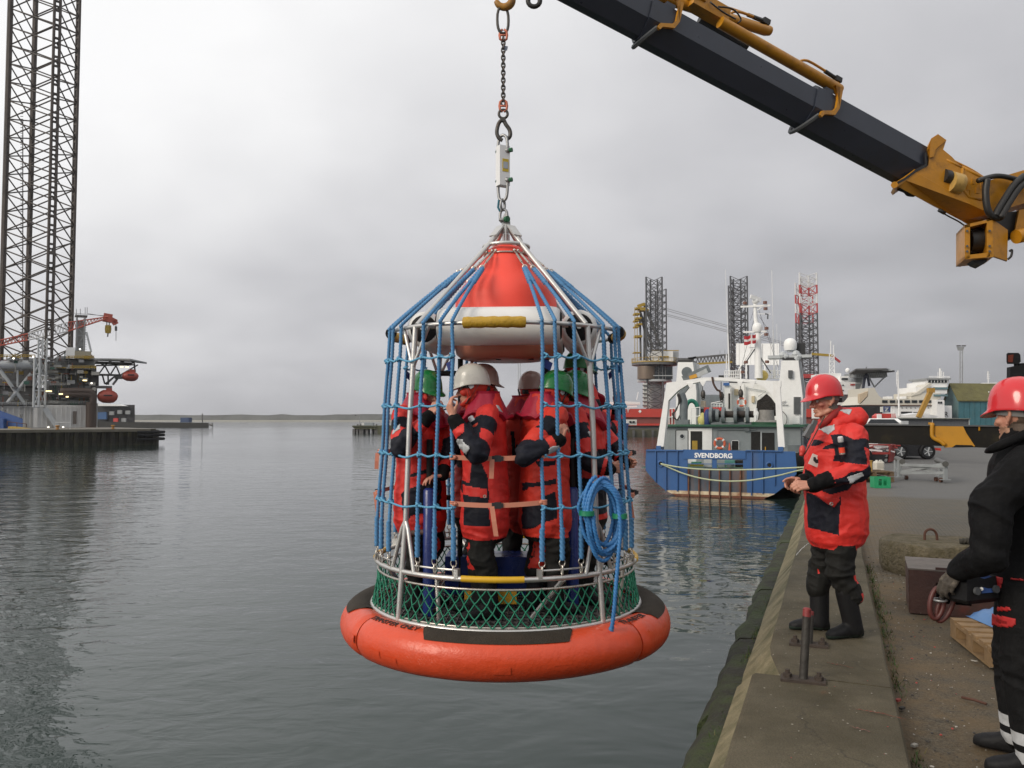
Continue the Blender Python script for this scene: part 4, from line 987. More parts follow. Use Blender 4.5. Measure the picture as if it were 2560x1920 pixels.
def head_parts(parent, M, helmet, hood=None, hair=M_hair, helm_tilt=0.0, ears=True, helm_yaw=0.0, chin_strap=True, band=True, lab=None, old=False, stubble=False):
    """head with face on frame M (head centre, +Y forward); helmet material; hood material or None"""
    mb = MB()
    mb.ball((0, -.012, .030), (.077, .098, .096), 20); mb.ball((0, .020, -.010), (.068, .074, .092), 18)
    mb.ball((0, .034, -.068), (.052, .052, .050), 14); mb.ball((0, .070, -.098), (.024, .020, .019), 10)
    mb.capsule((-.040, .070, .030), (.040, .070, .030), .0165, .0165, 8)
    mb.capsule((0, .083, .020), (0, .113, -.032), .0085, .0135, 8); mb.ball((-.012, .096, -.036), .0105, 8); mb.ball((.012, .096, -.036), .0105, 8)
    for s_ in (-1, 1):
        mb.ball((s_*.046, .058, -.022), (.026, .026, .021), 10); mb.capsule((s_*.050, .010, -.075), (s_*.018, .074, -.100), .020, .016, 8)
        if ears and not hood:
            mb.tube(smooth_path([(s_*.074, .004, -.034), (s_*.082, -.012, -.016), (s_*.086, -.024, .010), (s_*.085, -.018, .028), (s_*.079, -.002, .026), (s_*.074, .006, .010)], 4), [.0075]*21, 7)
            mb.ball((s_*.078, -.008, -.002), (.007, .016, .028), 8); mb.ball((s_*.076, .002, -.034), (.008, .010, .011), 8)
    mb.ball((0, .089, -.062), (.024, .011, .0065), 10); mb.ball((0, .087, -.074), (.021, .012, .0075), 10)
    mb.capsule((0, -.022, -.06), (0, -.045, -.19), .060, .064, 14); mb.capsule((0, .015, -.09), (0, -.02, -.19), .048, .054, 12)
    me = remesh(mb, .0048, 2); hd = obj_from(me, 'head', [M_skin, mat('skin_ruddy', (.46, .17, .12), .5, var=.1, vscale=25)], parent); hd.matrix_local = M
    c = fcent(me); 
    if old:
        msk = ((np.abs(c[:, 0]) > .02) & (c[:, 1] > .03) & (c[:, 2] < .0) & (c[:, 2] > -.06)) | ((c[:, 1] > .095))
        me.polygons.foreach_set('material_index', msk.astype(np.int32))
    # dents for the eye sockets and the mouth line are pushed into the mesh
    v = verts_np(me); n = vnorm_np(me)
    for s_ in (-1, 1):
        d = np.linalg.norm((v - np.array([s_*.032, .086, .004]))/np.array([1.3, 1, .8]), axis=1); v -= n*(.010*np.clip(1-d/.026, 0, 1)**1.2)[:, None]
    d = np.abs(v[:, 2]+.068) + np.clip(np.abs(v[:, 0])-.022, 0, 1)*3; v -= n*((v[:, 1] > .06)*.0045*np.clip(1-d/.006, 0, 1))[:, None]
    if old:
        for z0, y0, z1, y1 in ((-.036, .088, -.075, .068), (-.05, .05, -.09, .045)):
            tt = np.clip((v[:, 2]-z0)/(z1-z0), 0, 1); yy = y0+(y1-y0)*tt; d = np.hypot(v[:, 1]-yy, np.clip(v[:, 2]-z0, 0, 1)+np.clip(z1-v[:, 2], 0, 1)); v -= n*(.0045*np.clip(1-d/.008, 0, 1)*(np.abs(v[:, 0]) > .015))[:, None]
    set_verts(me, v)
    for s_ in (-1, 1):
        e = MB().ball((s_*.032, .076, .003), .0125, 10).mi(1).ball((s_*.031, .0855, .003), (.0056, .004, .0056), 8); e.build('eye', [M_eyew, M_iris], hd, smooth=True)
        mb2 = MB(); mb2.tube([(s_*.048, .070, .024), (s_*.034, .081, .030), (s_*.018, .084, .025)], [.003, .0045, .003], 6); mb2.build('eyebrow', hair, hd, smooth=True)
    if hood:
        # close fitting hood: everything but the face opening
        ff = c
        open_ = (ff[:, 1] > .035) & (((ff[:, 0]/.060)**2 + ((ff[:, 2]+.030)/.082)**2) < 1)
        shell(me, ~open_, .013, 'hood', hood, hd)
        p = MB()
        for s_ in (-1, 1): p.add([(s_*.0935, .018, .052), (s_*.0950, -.020, .052), (s_*.0940, -.018, .012), (s_*.0920, .006, -.002), (s_*.0915, .022, .016)], [(0, 1, 2, 3, 4)])
        p.build('hood_patch', M_refl, hd)
    else:
        hm = (c[:, 1] < .022) & (c[:, 2] > -.068 + (c[:, 1]+.02)*.5) & (np.abs(c[:, 0]) < .0815) & ~((c[:, 1] > -.045) & (c[:, 2] < .02) & (np.abs(c[:, 0]) > .06))
        shell(me, hm, .004, 'hair', hair, hd)
        if stubble: shell(me, (c[:, 1] > -.005) & (c[:, 2] < -.048) & (c[:, 2] > -.115) & ~((np.abs(c[:, 0]) < .022) & (c[:, 2] > -.08)), .0012, 'stubble', mat('stubble', (.30, .16, .10), .7, var=.25, vscale=120), hd)
    if helmet:
        hroot = bpy.data.objects.new('helmet', helmet_mesh()); COL.objects.link(hroot); hroot.data = hroot.data.copy(); hroot.data.materials.clear(); hroot.data.materials.append(helmet)
        hroot.parent = parent; hroot.matrix_local = M @ Matrix.Translation((0, 0, .026)) @ Matrix.Rotation(helm_yaw, 4, 'Z') @ Matrix.Rotation(helm_tilt, 4, 'X')
        hroot['label'] = lab or 'hard hat'
        mb = MB(); pts = [(.086*math.sin(a), .004-.108*math.cos(a), -.022 - .012*math.cos(a)) for a in [R(20+320*i/24) for i in range(25)]]
        for a, b_ in zip(pts, pts[1:]): mb.add([a, b_, (b_[0]*1.03, b_[1]*1.03, b_[2]+.034), (a[0]*1.03, a[1]*1.03, a[2]+.034)], [(0, 1, 2, 3)])
        if band:
            mb.build('head_band', M_graynylon if not hood else M_band, hroot, smooth=True); k = MB(); k.box((0, -.112, -.030), (.055, .022, .034)); k.ball((0, -.122, -.030), (.018, .012, .018), 10); k.build('ratchet', M_band, hroot, smooth=30)
        if chin_strap:
            s = MB()
            for s_ in (-1, 1):
                for y0 in (.035, -.055):
                    pts = smooth_path([(s_*.098, y0, .0), (s_*.096, .012 + y0*.2, -.075), (s_*.070, .045, -.125)], 4)
                    for a, b_ in zip(pts, pts[1:]): s.beam(a, b_, .016, .003, Vector((0, 1, 0)))
                s.beam((s_*.070, .045, -.125), (0, .066, -.148), .016, .003)
            s.build('chin_strap', M_band, hroot)
    return hd
_HM = []
def helmet_mesh():
    if _HM: return _HM[0]
    mb = MB(); n = 48; rows = []
    prof = [(1.0, 0), (.985, .030), (.95, .062), (.88, .094), (.76, .120), (.58, .142), (.36, .156), (.16, .161), (.02, .162)]
    def P(a, r, z):
        # a = 0 at the brow (+Y)
        x, y = math.sin(a), math.cos(a); front = max(0, y)
        rx, ry = .110, .136
        rim = .012*math.cos(2*a) * (1-z/.18) - .006*(1-z/.18)*(-y if y < 0 else 0)
        rid = 1 + .014*math.exp(-(a_mod(a)/.10)**2)*(1 if z > .05 else 0) + .008*math.exp(-((abs(a_mod(a))-.55)/.09)**2)*(1 if .06 < z < .165 else 0)
        return Vector((x*rx*r, y*ry*r, (z - rim*.6)*(rid if z > .05 else 1)))
    def a_mod(a): a = (a + math.pi) % (2*math.pi) - math.pi; return a if abs(a) < math.pi/2 else (math.pi-abs(a))
    # outer shell from rim flange to crown, then inner shell back down
    ring = []
    A = [2*math.pi*k/n for k in range(n)]
    def flange(a): y = math.cos(a); return 1.014 + (.29*max(0, (y-.35)/.65)**1.1 if y > .35 else 0)
    rings = [[P(a, flange(a)-.01, -.004 - .028*max(0, math.cos(a)-.3)) for a in A], [P(a, flange(a), -.001 - .026*max(0, math.cos(a)-.3)) for a in A], [P(a, 1.012, .008) for a in A]]
    rings += [[P(a, r, z+.004) for a in A] for r, z in prof[1:]]
    mb.loft(rings, caps=False)
    rings2 = [rings[0], [P(a, .95, .0) for a in A], [P(a, .90, .07) for a in A], [P(a, .5, .14) for a in A], [P(a, .02, .155) for a in A]]
    mb.loft(rings2, caps=False)
    me = mb.mesh('helmet', M_helm_r, 50); _HM.append(me); return me

def boot_mb(foot, yaw, shaft_top, r=.062):
    """rubber boot: foot = ankle floor point, yaw of the toe (0 = +Y)"""
    mb = MB(); f = Vector(foot); d = Vector((math.sin(yaw), math.cos(yaw), 0)); s = Vector((d.y, -d.x, 0))
    def sec(off, w, h, z0=0):
        c = f + d*off; return [c + s*(w*math.cos(a)) + Vector((0, 0, z0 + h*.5 + h*.5*math.copysign(abs(math.sin(a))**.7, math.sin(a)))) for a in [2*math.pi*k/14 for k in range(14)]]
    mb.loft([sec(-.085, .02, .05), sec(-.075, .038, .08), sec(-.03, .046, .12), sec(.05, .045, .11), sec(.11, .050, .082), sec(.165, .046, .066), sec(.20, .028, .05), sec(.208, .008, .03)])
    mb.capsule(f + Vector((0, 0, .06)) - d*.015, Vector(shaft_top), r*.92, r, 14)
    return mb

class Person:
    def __init__(s, name_label, loc, face, scale=1.0, group=None):
        fx, fy = face; s.root = thing('person', name_label, 'person', loc, math.atan2(-fx, fy), group); s.mw = Matrix.Translation(loc) @ Matrix.Rotation(math.atan2(-fx, fy), 4, 'Z'); s.inv = s.mw.inverted()
        s.mb = MB(); s.bones = []; s.stretch = 1.13
    def px(s, u, v, Y): return s.inv @ at(u, v, Y)
    def w(s, p): return s.inv @ Vector(p)
    def d(s, v): return s.inv.to_3x3() @ Vector(v)
    def limb(s, name, pts, rads):
        for i in range(len(pts)-1):
            s.mb.capsule(pts[i], pts[i+1], rads[i], rads[i+1], 14); s.bones.append((name, Vector(pts[i]), Vector(pts[i+1]), rads[i], rads[i+1]))
    def torso(s, rows):
        """rows: z, yc, rx, ry[, xc]"""
        rings = []
        rows = [((r_[0] if r_[0] < .8 else .8 + (r_[0]-.8)*s.stretch),) + tuple(r_[1:]) for r_ in rows]
        for row in rows:
            z, yc, rx, ry = row[:4]; xc = row[4] if len(row) > 4 else 0
            rings.append([Vector((xc + rx*math.copysign(abs(math.cos(a))**.85, math.cos(a)), yc + ry*math.copysign(abs(math.sin(a))**.85, math.sin(a)), z)) for a in [2*math.pi*k/24 for k in range(24)]])
        s.mb.loft(rings); s.rows = rows
        s.bones.append(('torso', Vector((0, rows[0][1], rows[0][0]+.1)), Vector((0, rows[-1][1], rows[-1][0])), .2, .16))
    def finish(s, mats, colour, voxel=.010, folds=.010, seed=0, smooth=3, fold_scale=7.0):
        me = remesh(s.mb, voxel, smooth); v = verts_np(me); n = vnorm_np(me)
        # cloth folds: stretched ridges, stronger near bends
        bend = np.zeros(len(v)); byn = {}
        for b in s.bones: byn.setdefault(b[0], []).append(b)
        for nm, bs in byn.items():
            for q in bs[1:]: bend = np.maximum(bend, np.exp(-(np.linalg.norm(v-np.array(q[1]), axis=1)/.13)**2))
        q = v*np.array([fold_scale, fold_scale, fold_scale*1.9]); q += (fbm(v*3.1+seed, 2)[:, None]-.5)*3.0
        a = 1-np.abs(2*fbm(q+seed*7.1, 2)-1)*2.2; a = np.clip(a, -1, 1)
        q2 = v*np.array([fold_scale*2.2, fold_scale*2.2, fold_scale*2.6]) + (fbm(v*6+seed+3, 2)[:, None]-.5)*2
        a2 = 2*fbm(q2+5, 2)-1
        amp = folds*(.55 + .9*bend); v = v + n*(a*amp*.8 + a2*amp*.5 - amp*.3)[:, None]; set_verts(me, v)
        c = fcent(me); nn = fnorm(me); best = np.full(len(c), 1e9); bid = np.zeros(len(c), int); bt = np.zeros(len(c)); names = []
        for i, (nm, a_, b_, ra, rb) in enumerate(s.bones):
            a_ = np.array(a_); b_ = np.array(b_); ab = b_-a_; t = np.clip(((c-a_)@ab)/(ab@ab), 0, 1); dd = np.linalg.norm(c-a_-t[:, None]*ab, axis=1) - (ra+(rb-ra)*t)*(1.0 if nm != 'torso' else 1.0)
            w = dd < best; best[w] = dd[w]; bid[w] = i; bt[w] = t[w]
        nm = np.array([b[0] for b in s.bones])[bid]; first = {}
        idx = np.zeros(len(c), int)
        for i, b in enumerate(s.bones): first.setdefault(b[0], i)
        seg = np.array([i - first[b[0]] for i, b in enumerate(s.bones)])[bid]
        mi = colour(c, nn, nm, seg, bt); s.me = me; s.c = c; s.nn = nn
        o = obj_from(me, 'body', mats, s.root); me.polygons.foreach_set('material_index', mi.astype(np.int32)); me.update(); s.body = o
        return o
    def patch(s, poly, side, name, m, off=.004, axis=0):
        """cloth patch: polygon in (y, z) for a side view (axis 0) or (x, z) for a front or back view (axis 1)"""
        p = s.c[:, [1, 2]] if axis == 0 else s.c[:, [0, 2]]
        msk = in_poly(p, poly) & (s.nn[:, axis]*side > .02)
        # keep the outermost layer only
        if msk.any():
            d = s.c[:, axis]*side; msk &= d > np.median(d[msk]) - .10
        return shell(s.me, msk, off, name, m, s.root)
    def legs(s, hip_z, feet, knees, rads=(.10, .085, .075)):
        for sd, f, k in zip((-1, 1), feet, knees):
            s.limb('leg%d' % sd, [(sd*.095, 0, hip_z), k, (f[0], f[1]-.0, .30)], rads)
def collar_cape(p, top=1.625, low=1.515, y=-.012, rx=.226, ry=.205):
    mb = MB(); n = 40; rings = []
    for r, z, th in ((.50, top+.015, 0), (.46, top, 0), (.62, top-.07, 0), (.86, top-.13, 0), (1.0, low, 0), (1.0, low-.018, 0), (.83, top-.15, 0), (.42, top-.03, 0)):
        ring = []
        for k in range(n):
            a = 2*math.pi*k/n; fr = math.cos(a); x, yy = math.sin(a), -math.cos(a)     # fr>0 at the back
            drop = (-.035 if fr > .6 else 0) + (-.12*max(0, -fr)**3 if r > .8 else 0)
            q = .035*math.sin(a*5+len(p.bones)*1.7)*math.sin(a*3+p.root.location.x*9); ring.append(Vector((x*rx*r*(1+q*1.3), y + yy*ry*r*(1 + .15*max(0, -fr)*(r > .8))*(1+q), z + drop*(r > .8) - .02*abs(x)*(r > .8) + q*.5*(r > .6))))
        rings.append(ring)
    mb.loft(rings + [rings[0]], caps=False); return mb.build('lifejacket_collar', M_collar, p.root, smooth=55)

def suit_colour(extra=None, panel=None):
    """0 red, 1 navy, 2 charcoal, 3 black"""
    def f(c, nn, nm, seg, t):
        mi = np.zeros(len(c), int)
        for sd, tag_ in ((-1, 'arm-1'), (1, 'arm1')):
            a = nm == tag_
            mi[a & (seg == 0) & (t > .82)] = 1; mi[a & (seg == 1) & (t < .60)] = 1; mi[a & (seg == 1) & (t > .80)] = 3
            mi[a & (seg == 0) & (t > .22) & (t < .55) & (nn[:, 0]*sd > .25)] = 1
        legs = (nm == 'leg-1') | (nm == 'leg1'); mi[legs] = 2
        mi[(nm == 'torso') & (c[:, 2] < .0)] = 0
        if extra: extra(c, nn, nm, seg, t, mi)
        return mi
    return f

# ------------------------------------------------ man on the coping, red hard hat, survival suit
def man_on_quay():
    g = ground(2088, 1560, .1); X0 = at(2090, 1300, 5.85).x
    p = Person('man in red hard hat and bulky red survival suit standing on the quay edge', (X0, 5.85, .1), (-1, -.05))
    P = p.px
    p.torso([(.60, .015, .135, .125), (.67, .01, .205, .180), (.74, .0, .23, .202), (.85, .0, .23, .205), (.98, .008, .225, .200), (1.10, .012, .222, .198), (1.22, .005, .222, .190), (1.32, -.01, .220, .172), (1.40, -.025, .190, .140), (1.46, -.03, .125, .110), (1.52, -.02, .085, .088)])
    # left arm is the near one
    sh = Vector((-.215, -.035, 1.425)); el = P(2142, 1178, 5.52); wr = P(2034, 1213, 5.50)
    p.limb('arm-1', [sh, el, wr], (.098, .080, .052))
    sh2 = Vector((.215, -.02, 1.425)); el2 = Vector((.30, .04, 1.06)); wr2 = P(2008, 1203, 5.80)
    p.limb('arm1', [sh2, el2, wr2], (.095, .078, .052))
    # hood bundled on the back of the neck
    p.mb.capsule((-.10, -.12, 1.56), (.10, -.12, 1.56), .075, .075, 12); p.mb.capsule((-.115, .03, 1.52), (-.10, -.12, 1.57), .045, .07, 10); p.mb.capsule((.115, .03, 1.52), (.10, -.12, 1.57), .045, .07, 10)
    p.legs(.78, [(-.10, -.055), (.11, .10)], [(-.115, .035, .47), (.11, .06, .47)], (.112, .092, .082))
    def yz(u, v): q = P(u, v, 5.66); return (q.y, q.z)
    def A(pts): return [yz(1960+.2049*x, 900+.2049*y) for x, y in pts]
    def Bz(pts): return [yz(1960+.2532*x, 1220+.2532*y) for x, y in pts]
    navy = [A([(320, 1165), (455, 935), (535, 1005), (490, 1050), (420, 1075)]), A([(590, 915), (660, 905), (745, 965), (860, 945), (1010, 990), (1015, 1105), (985, 1100), (850, 1050), (860, 1255), (730, 1250), (590, 1230), (615, 1080), (500, 1095), (540, 1050), (600, 1010)]),
            A([(450, 1430), (560, 1400), (640, 1345), (790, 1320), (885, 1255), (930, 1290), (905, 1420), (750, 1580), (560, 1640), (480, 1600)]),
            Bz([(215, 80), (340, 70), (440, 165), (500, 150), (540, 70), (520, 460), (230, 392), (195, 250)]), Bz([(120, 110), (160, 120), (190, 345), (120, 350)]), A([(190, 1120), (250, 1050), (340, 930), (420, 760), (560, 640), (590, 660), (470, 800), (380, 960), (260, 1160), (200, 1240)])]
    legred = [Bz([(355, 850), (455, 860), (445, 1030), (350, 1030)])]
    def extra(c, nn, nm, seg, t, mi):
        left = nn[:, 0] < .35; q = c[:, [1, 2]]
        arm = (nm == 'arm-1'); mi[arm] = 0
        for k, poly in enumerate(navy):
            m_ = in_poly(q, poly) & left & (c[:, 0] < .02 if k != 5 else c[:, 0] < .1); mi[m_] = 1
        mi[arm & (seg == 1) & (t > .62)] = 3
        mi[(nm == 'torso') & (nn[:, 0] > .3) & (c[:, 2] < 1.0) & (c[:, 1] > -.06) & (c[:, 1] < .2)] = 1
        mi[(c[:, 2] < .695) & ((nm == 'leg-1') | (nm == 'leg1'))] = 2
        legs = (nm == 'leg-1') | (nm == 'leg1'); mi[legs & (c[:, 2] > .665)] = 0
        mi[(c[:, 2] < .63)] = 2
        mi[legs & (c[:, 2] < .50) & (c[:, 2] > .315) & (nn[:, 1] > -.2) & (c[:, 0] > .045) & (nn[:, 0] < .05) & (c[:, 1] < .12)] = 0
        mi[legs & (c[:, 2] < .52) & (nn[:, 1] < -.55) & (c[:, 0] < 0) & (np.sin(c[:, 2]*48) > .1)] = 0
    p.finish([M_suit, M_navy, M_char, M_blackcloth], suit_colour(extra), voxel=.0068, folds=.017, seed=1.3)
    p.patch(A([(555, 835), (650, 788), (645, 850), (575, 915)]), -1, 'reflective_patch', M_refl)
    p.patch(A([(598, 1405), (775, 1348), (805, 1388), (640, 1482)]), -1, 'reflective_patch', M_refl)
    p.patch(A([(772, 590), (840, 545), (885, 610), (830, 672)]), -1, 'reflective_patch', M_refl, .006)
    p.patch(Bz([(350, 72), (535, 108), (478, 185)]), -1, 'pocket_flap', M_suit, .006)
    M4 = np.array(p.mw); wc = p.c @ M4[:3, :3].T + M4[:3, 3]; cr = wc - np.array(EYE); nw = p.nn @ M4[:3, :3].T; fwd = cr[:, 1]*_cp + cr[:, 2]*_sp
    dd = np.hypot(1280 + F*cr[:, 0]/fwd - 2036, 960 - F*(cr[:, 2]*_cp - cr[:, 1]*_sp)/fwd - 1152); ok = ((nw*cr).sum(1) < 0) & (dd < 6); k = np.nonzero(ok)[0][np.argmin(fwd[ok])]
    n = Vector(p.nn[k]); n = (n*.4 + p.d((.25, -1, .05))*.6).normalized(); b0 = Vector(p.c[k]) + n*.012; x = n.cross(Vector((0, 0, 1))).normalized()*-1; y = n.cross(x); y = y if y.z > 0 else -y; ca, sa = math.cos(R(-24)), math.sin(R(-24)); x, y = x*ca + y*sa, y*ca - x*sa
    bd = MB().prism([b0 + x*a + y*b for a, b in ((-.045, -.04), (.045, -.04), (.045, .04), (-.045, .04))], n*-.02).build('badge', mat('white_badge', (.62, .55, .50), .6), p.root)
    MB().prism([b0 + x*a + y*b + n*.0015 for a, b in ((-.032, .018), (-.02, .024), (-.006, .010), (.006, .022), (.018, .010), (.032, .022), (.026, -.002), (0, -.016), (-.024, -.004))], n*-.004).build('badge_mark', M_black, bd)
    # strobe light and smoke canister on the sleeve
    a = P(1960+.2049*685, 900+.2049*930, 5.525); b_ = P(1960+.2049*712, 900+.2049*1150, 5.525); d = b_-a
    rd = MB(); rd.tube([a, a+d*.06, a+d*.30, a+d*.34], [.012, .019, .020, .016], 12); rd.build('strobe_light', mat('clear_strobe', (.62, .60, .60), .15, metal=.2), p.root, smooth=40)
    MB().tube([a+d*.34, a+d*.62], .018, 10).build('strobe_holder', M_navy, p.root, smooth=40)
    MB().tube([a+d*.62, a+d*.92], .020, 12).build('canister', mat('orange_canister', (.75, .07, .03), .35), p.root, smooth=40)
    MB().tube([a+d*.92, a+d*1.0, a+d*1.03], [.021, .021, .016], 12).build('canister_cap', M_stain, p.root, smooth=40)
    c = P(1960+.2532*468, 1220+.2532*158, 5.60); MB().ring(c, .010, .0045, 12, 6, 'X').build('eyelet', M_stain, p.root, smooth=True)
    # collar, radio on the chest with its cord
    MB().tube(smooth_path([P(2052, 1066, 5.82), P(2066, 1054, 5.76), P(2084, 1036, 5.76), P(2098, 1020, 5.86)], 4), [.024]*13, 10).build('inner_collar', mat('dark_red_collar', (.25, .012, .010), .7), p.root, smooth=True)
    c = P(2022, 1078, 5.66); MB().box(c, (.05, .035, .10), rot=Matrix.Rotation(R(32), 3, 'X')).box(c+Vector((0, -.03, .035)), (.03, .03, .09), rot=Matrix.Rotation(R(25), 3, 'X')).build('radio', mat('grey_radio', (.10, .10, .10), .4), p.root)
    MB().tube(smooth_path([P(2062, 1040, 5.68), P(2040, 1082, 5.62), P(2020, 1120, 5.58), P(2012, 1135, 5.60)], 4), .004, 6).build('lanyard', mat('dark_lanyard', (.03, .03, .022), .6), p.root, smooth=True)
    MB().ball(P(2006, 1127, 5.62), (.02, .025, .04), 8).ball(P(2003, 1136, 5.6), .014, 8).build('whistle', M_red, p.root, smooth=True)
    # head: looks down to the left, slightly bowed
    hc = P(2062, 1001, 5.84); Mh = Matrix.Translation(hc) @ Matrix.Rotation(R(4), 4, 'Z') @ Matrix.Rotation(R(-8), 4, 'X')
    head_parts(p.root, Mh, M_helm_r, lab='glossy red hard hat', old=True, helm_tilt=R(5), chin_strap=False)
    # hands fumbling together in front
    place_hand(p.root, wr+Vector((0, .02, 0)), p.d((-1, -.1, -.03)), p.d((.15, .75, -.6)), -1, curl=(.75, .85, .95, 1.0), thumb=.7)
    place_hand(p.root, wr2+Vector((0, .02, 0)), p.d((-1, -.2, .05)), p.d((.1, -.6, -.7)), 1, curl=(.25, .55, .7, .8), thumb=.4)
    # rubber boots
    for f, k, yaw, in (((-.10, -.055, .003), (-.108, -.01, .33), R(-12)), ((.11, .10, .003), (.11, .085, .34), R(8))):
        me = remesh(boot_mb(f, yaw, k, .072), .009, 3); b = obj_from(me, 'boot', [M_rubber, mat('green_sole', (.010, .02, .014), .7)], p.root); c = fcent(me); me.polygons.foreach_set('material_index', (c[:, 2] < .028).astype(np.int32))
man_on_quay()

# ------------------------------------------------ man with the crane remote, black workwear
def man_with_remote():
    X0, Y0 = 2.46, 3.88
    p = Person('man in black work clothes and red hard hat holding the crane remote', (X0, Y0, 0), (-.86, .50))
    P = p.px
    p.torso([(.84, .0, .20, .155), (.90, -.005, .195, .155), (1.0, .0, .185, .15), (1.12, .0, .205, .16), (1.25, -.005, .225, .16), (1.36, -.015, .22, .15), (1.44, -.02, .17, .115), (1.50, -.015, .09, .085), (1.54, -.01, .07, .07)])
    sh = Vector((-.215, -.02, 1.44)); el = P(2474, 1388, 3.62); wr = P(2396, 1424, 3.76)
    p.limb('arm-1', [sh, P(2478, 1262, 3.66), el, wr], (.095, .092, .080, .052))
    sh2 = Vector((.22, -.02, 1.44)); el2 = Vector((.33, .08, 1.08)); wr2 = Vector((.20, .13, .98))
    p.limb('arm1', [sh2, el2, wr2], (.082, .068, .046))
    p.limb('leg-1', [(-.095, .0, .88), (-.105, .02, .48), (-.115, -.02, .10)], (.115, .092, .082)); p.limb('leg1', [(.095, .0, .88), (.12, .05, .48), (.13, .03, .10)], (.115, .092, .082))
    def colour(c, nn, nm, seg, t):
        mi = np.zeros(len(c), int); legs = (nm == 'leg-1') | (nm == 'leg1') | ((nm == 'torso') & (c[:, 2] < .99)); mi[legs] = 1
        for z0, z1 in ((.065, .118), (.152, .205)): mi[((nm == 'leg-1') | (nm == 'leg1')) & (c[:, 2] > z0) & (c[:, 2] < z1)] = 2
        return mi
    p.finish([M_blackcloth, mat('charcoal_work_trousers', (.0075, .0075, .008), .75, spec=.15, var=.25, vscale=12, bump=.3, bscale=80), M_refl], colour, voxel=.0068, folds=.010, seed=4.1)
    # visible side mostly the left-back; pockets and red flaps placed on the left thigh
    def onbody(u, v, Y=3.78): return P(u, v, Y)
    def flat(name, pts, m, Y=3.72, off=.03):
        """flap cut from the cloth of the body where the survey shows it"""
        w2 = p.mw; pts3 = np.array(p.c); M4 = np.array(p.mw); wc = pts3 @ M4[:3, :3].T + M4[:3, 3]; cr = wc - np.array(EYE)
        fwd = cr[:, 1]*_cp + cr[:, 2]*_sp; up = -cr[:, 1]*_sp + cr[:, 2]*_cp; uu = 1280 + F*cr[:, 0]/fwd; vv = 960 - F*up/fwd
        nw = p.nn @ M4[:3, :3].T; facing = (nw*cr).sum(1) < 0
        return shell(p.me, in_poly(np.stack([uu, vv], 1), pts) & facing, .006, name, m, p.root)
    M_rt = mat('red_trim', (.42, .018, .018), .6, var=.1)
    flat('pocket_flap', [(2450, 1530), (2480, 1535), (2538, 1548), (2540, 1560), (2530, 1568), (2495, 1565), (2452, 1552)], M_rt)
    flat('pocket_trim', [(2496, 1518), (2522, 1518), (2530, 1527), (2495, 1526)], M_rt); flat('pocket_tab', [(2458, 1563), (2478, 1565), (2476, 1588), (2466, 1594), (2457, 1582)], M_rt)
    flat('pocket_trim', [(2482, 1442), (2509, 1444), (2500, 1476), (2486, 1456)], M_rt); flat('belt_trim', [(2528, 1446), (2580, 1448), (2580, 1451), (2528, 1449)], M_rt)
    flat('maker_tag', [(2493, 1546), (2521, 1553), (2519, 1562), (2493, 1556)], M_black)
    # collar
    mb = MB(); pts = smooth_path([P(2464, 1130, 3.88), P(2482, 1122, 3.78), P(2520, 1106, 3.74), P(2565, 1085, 3.76)], 4)
    mb.tube(pts, [.006, .010, .014, .018, .02, .021, .022, .022, .022, .022, .022, .022, .022], 10)
    mb.build('jacket_collar', M_blackcloth, p.root, smooth=True)
    hc = P(2545, 1041, 3.87); Mh = Matrix.Translation(hc) @ Matrix.Rotation(R(-38), 4, 'Z') @ Matrix.Rotation(R(-3), 4, 'X')
    head_parts(p.root, Mh, M_helm_r, hair=mat('short_brown_hair', (.07, .045, .03), .7, var=.3, vscale=80), lab='red hard hat with vent holes along the crown', chin_strap=False, stubble=True, helm_tilt=R(2))
    M_glove = mat('worn_work_glove', (.055, .045, .035), .8, var=.45, vscale=28, bump=.4, bscale=60, dirt=(.18, .15, .11), dscale=40, damt=.3)
    place_hand(p.root, P(2396, 1424, 3.78), p.d((-.55, .05, -.75)), p.d((.6, .6, -.5)), -1, M_glove, curl=(.5, .55, .6, .7), thumb=.4, voxel=.0045)
    place_hand(p.root, wr2, (-.6, .1, -.5), (0, -.8, -.5), 1, M_glove, curl=(.6, .6, .6, .7))
    MB().tube([P(2410, 1410, 3.76), P(2396, 1426, 3.78)], .048, 14).build('glove_cuff', M_glove, p.root, smooth=40)
    for f, k, yaw in (((-.115, -.02, .0), (-.115, -.02, .12), R(-8)), ((.13, .03, 0), (.13, .03, .12), R(12))):
        me = remesh(boot_mb(f, yaw, k, .06), .008, 2); obj_from(me, 'safety_shoe', M_rubber, p.root)
    return p
pm = man_with_remote()
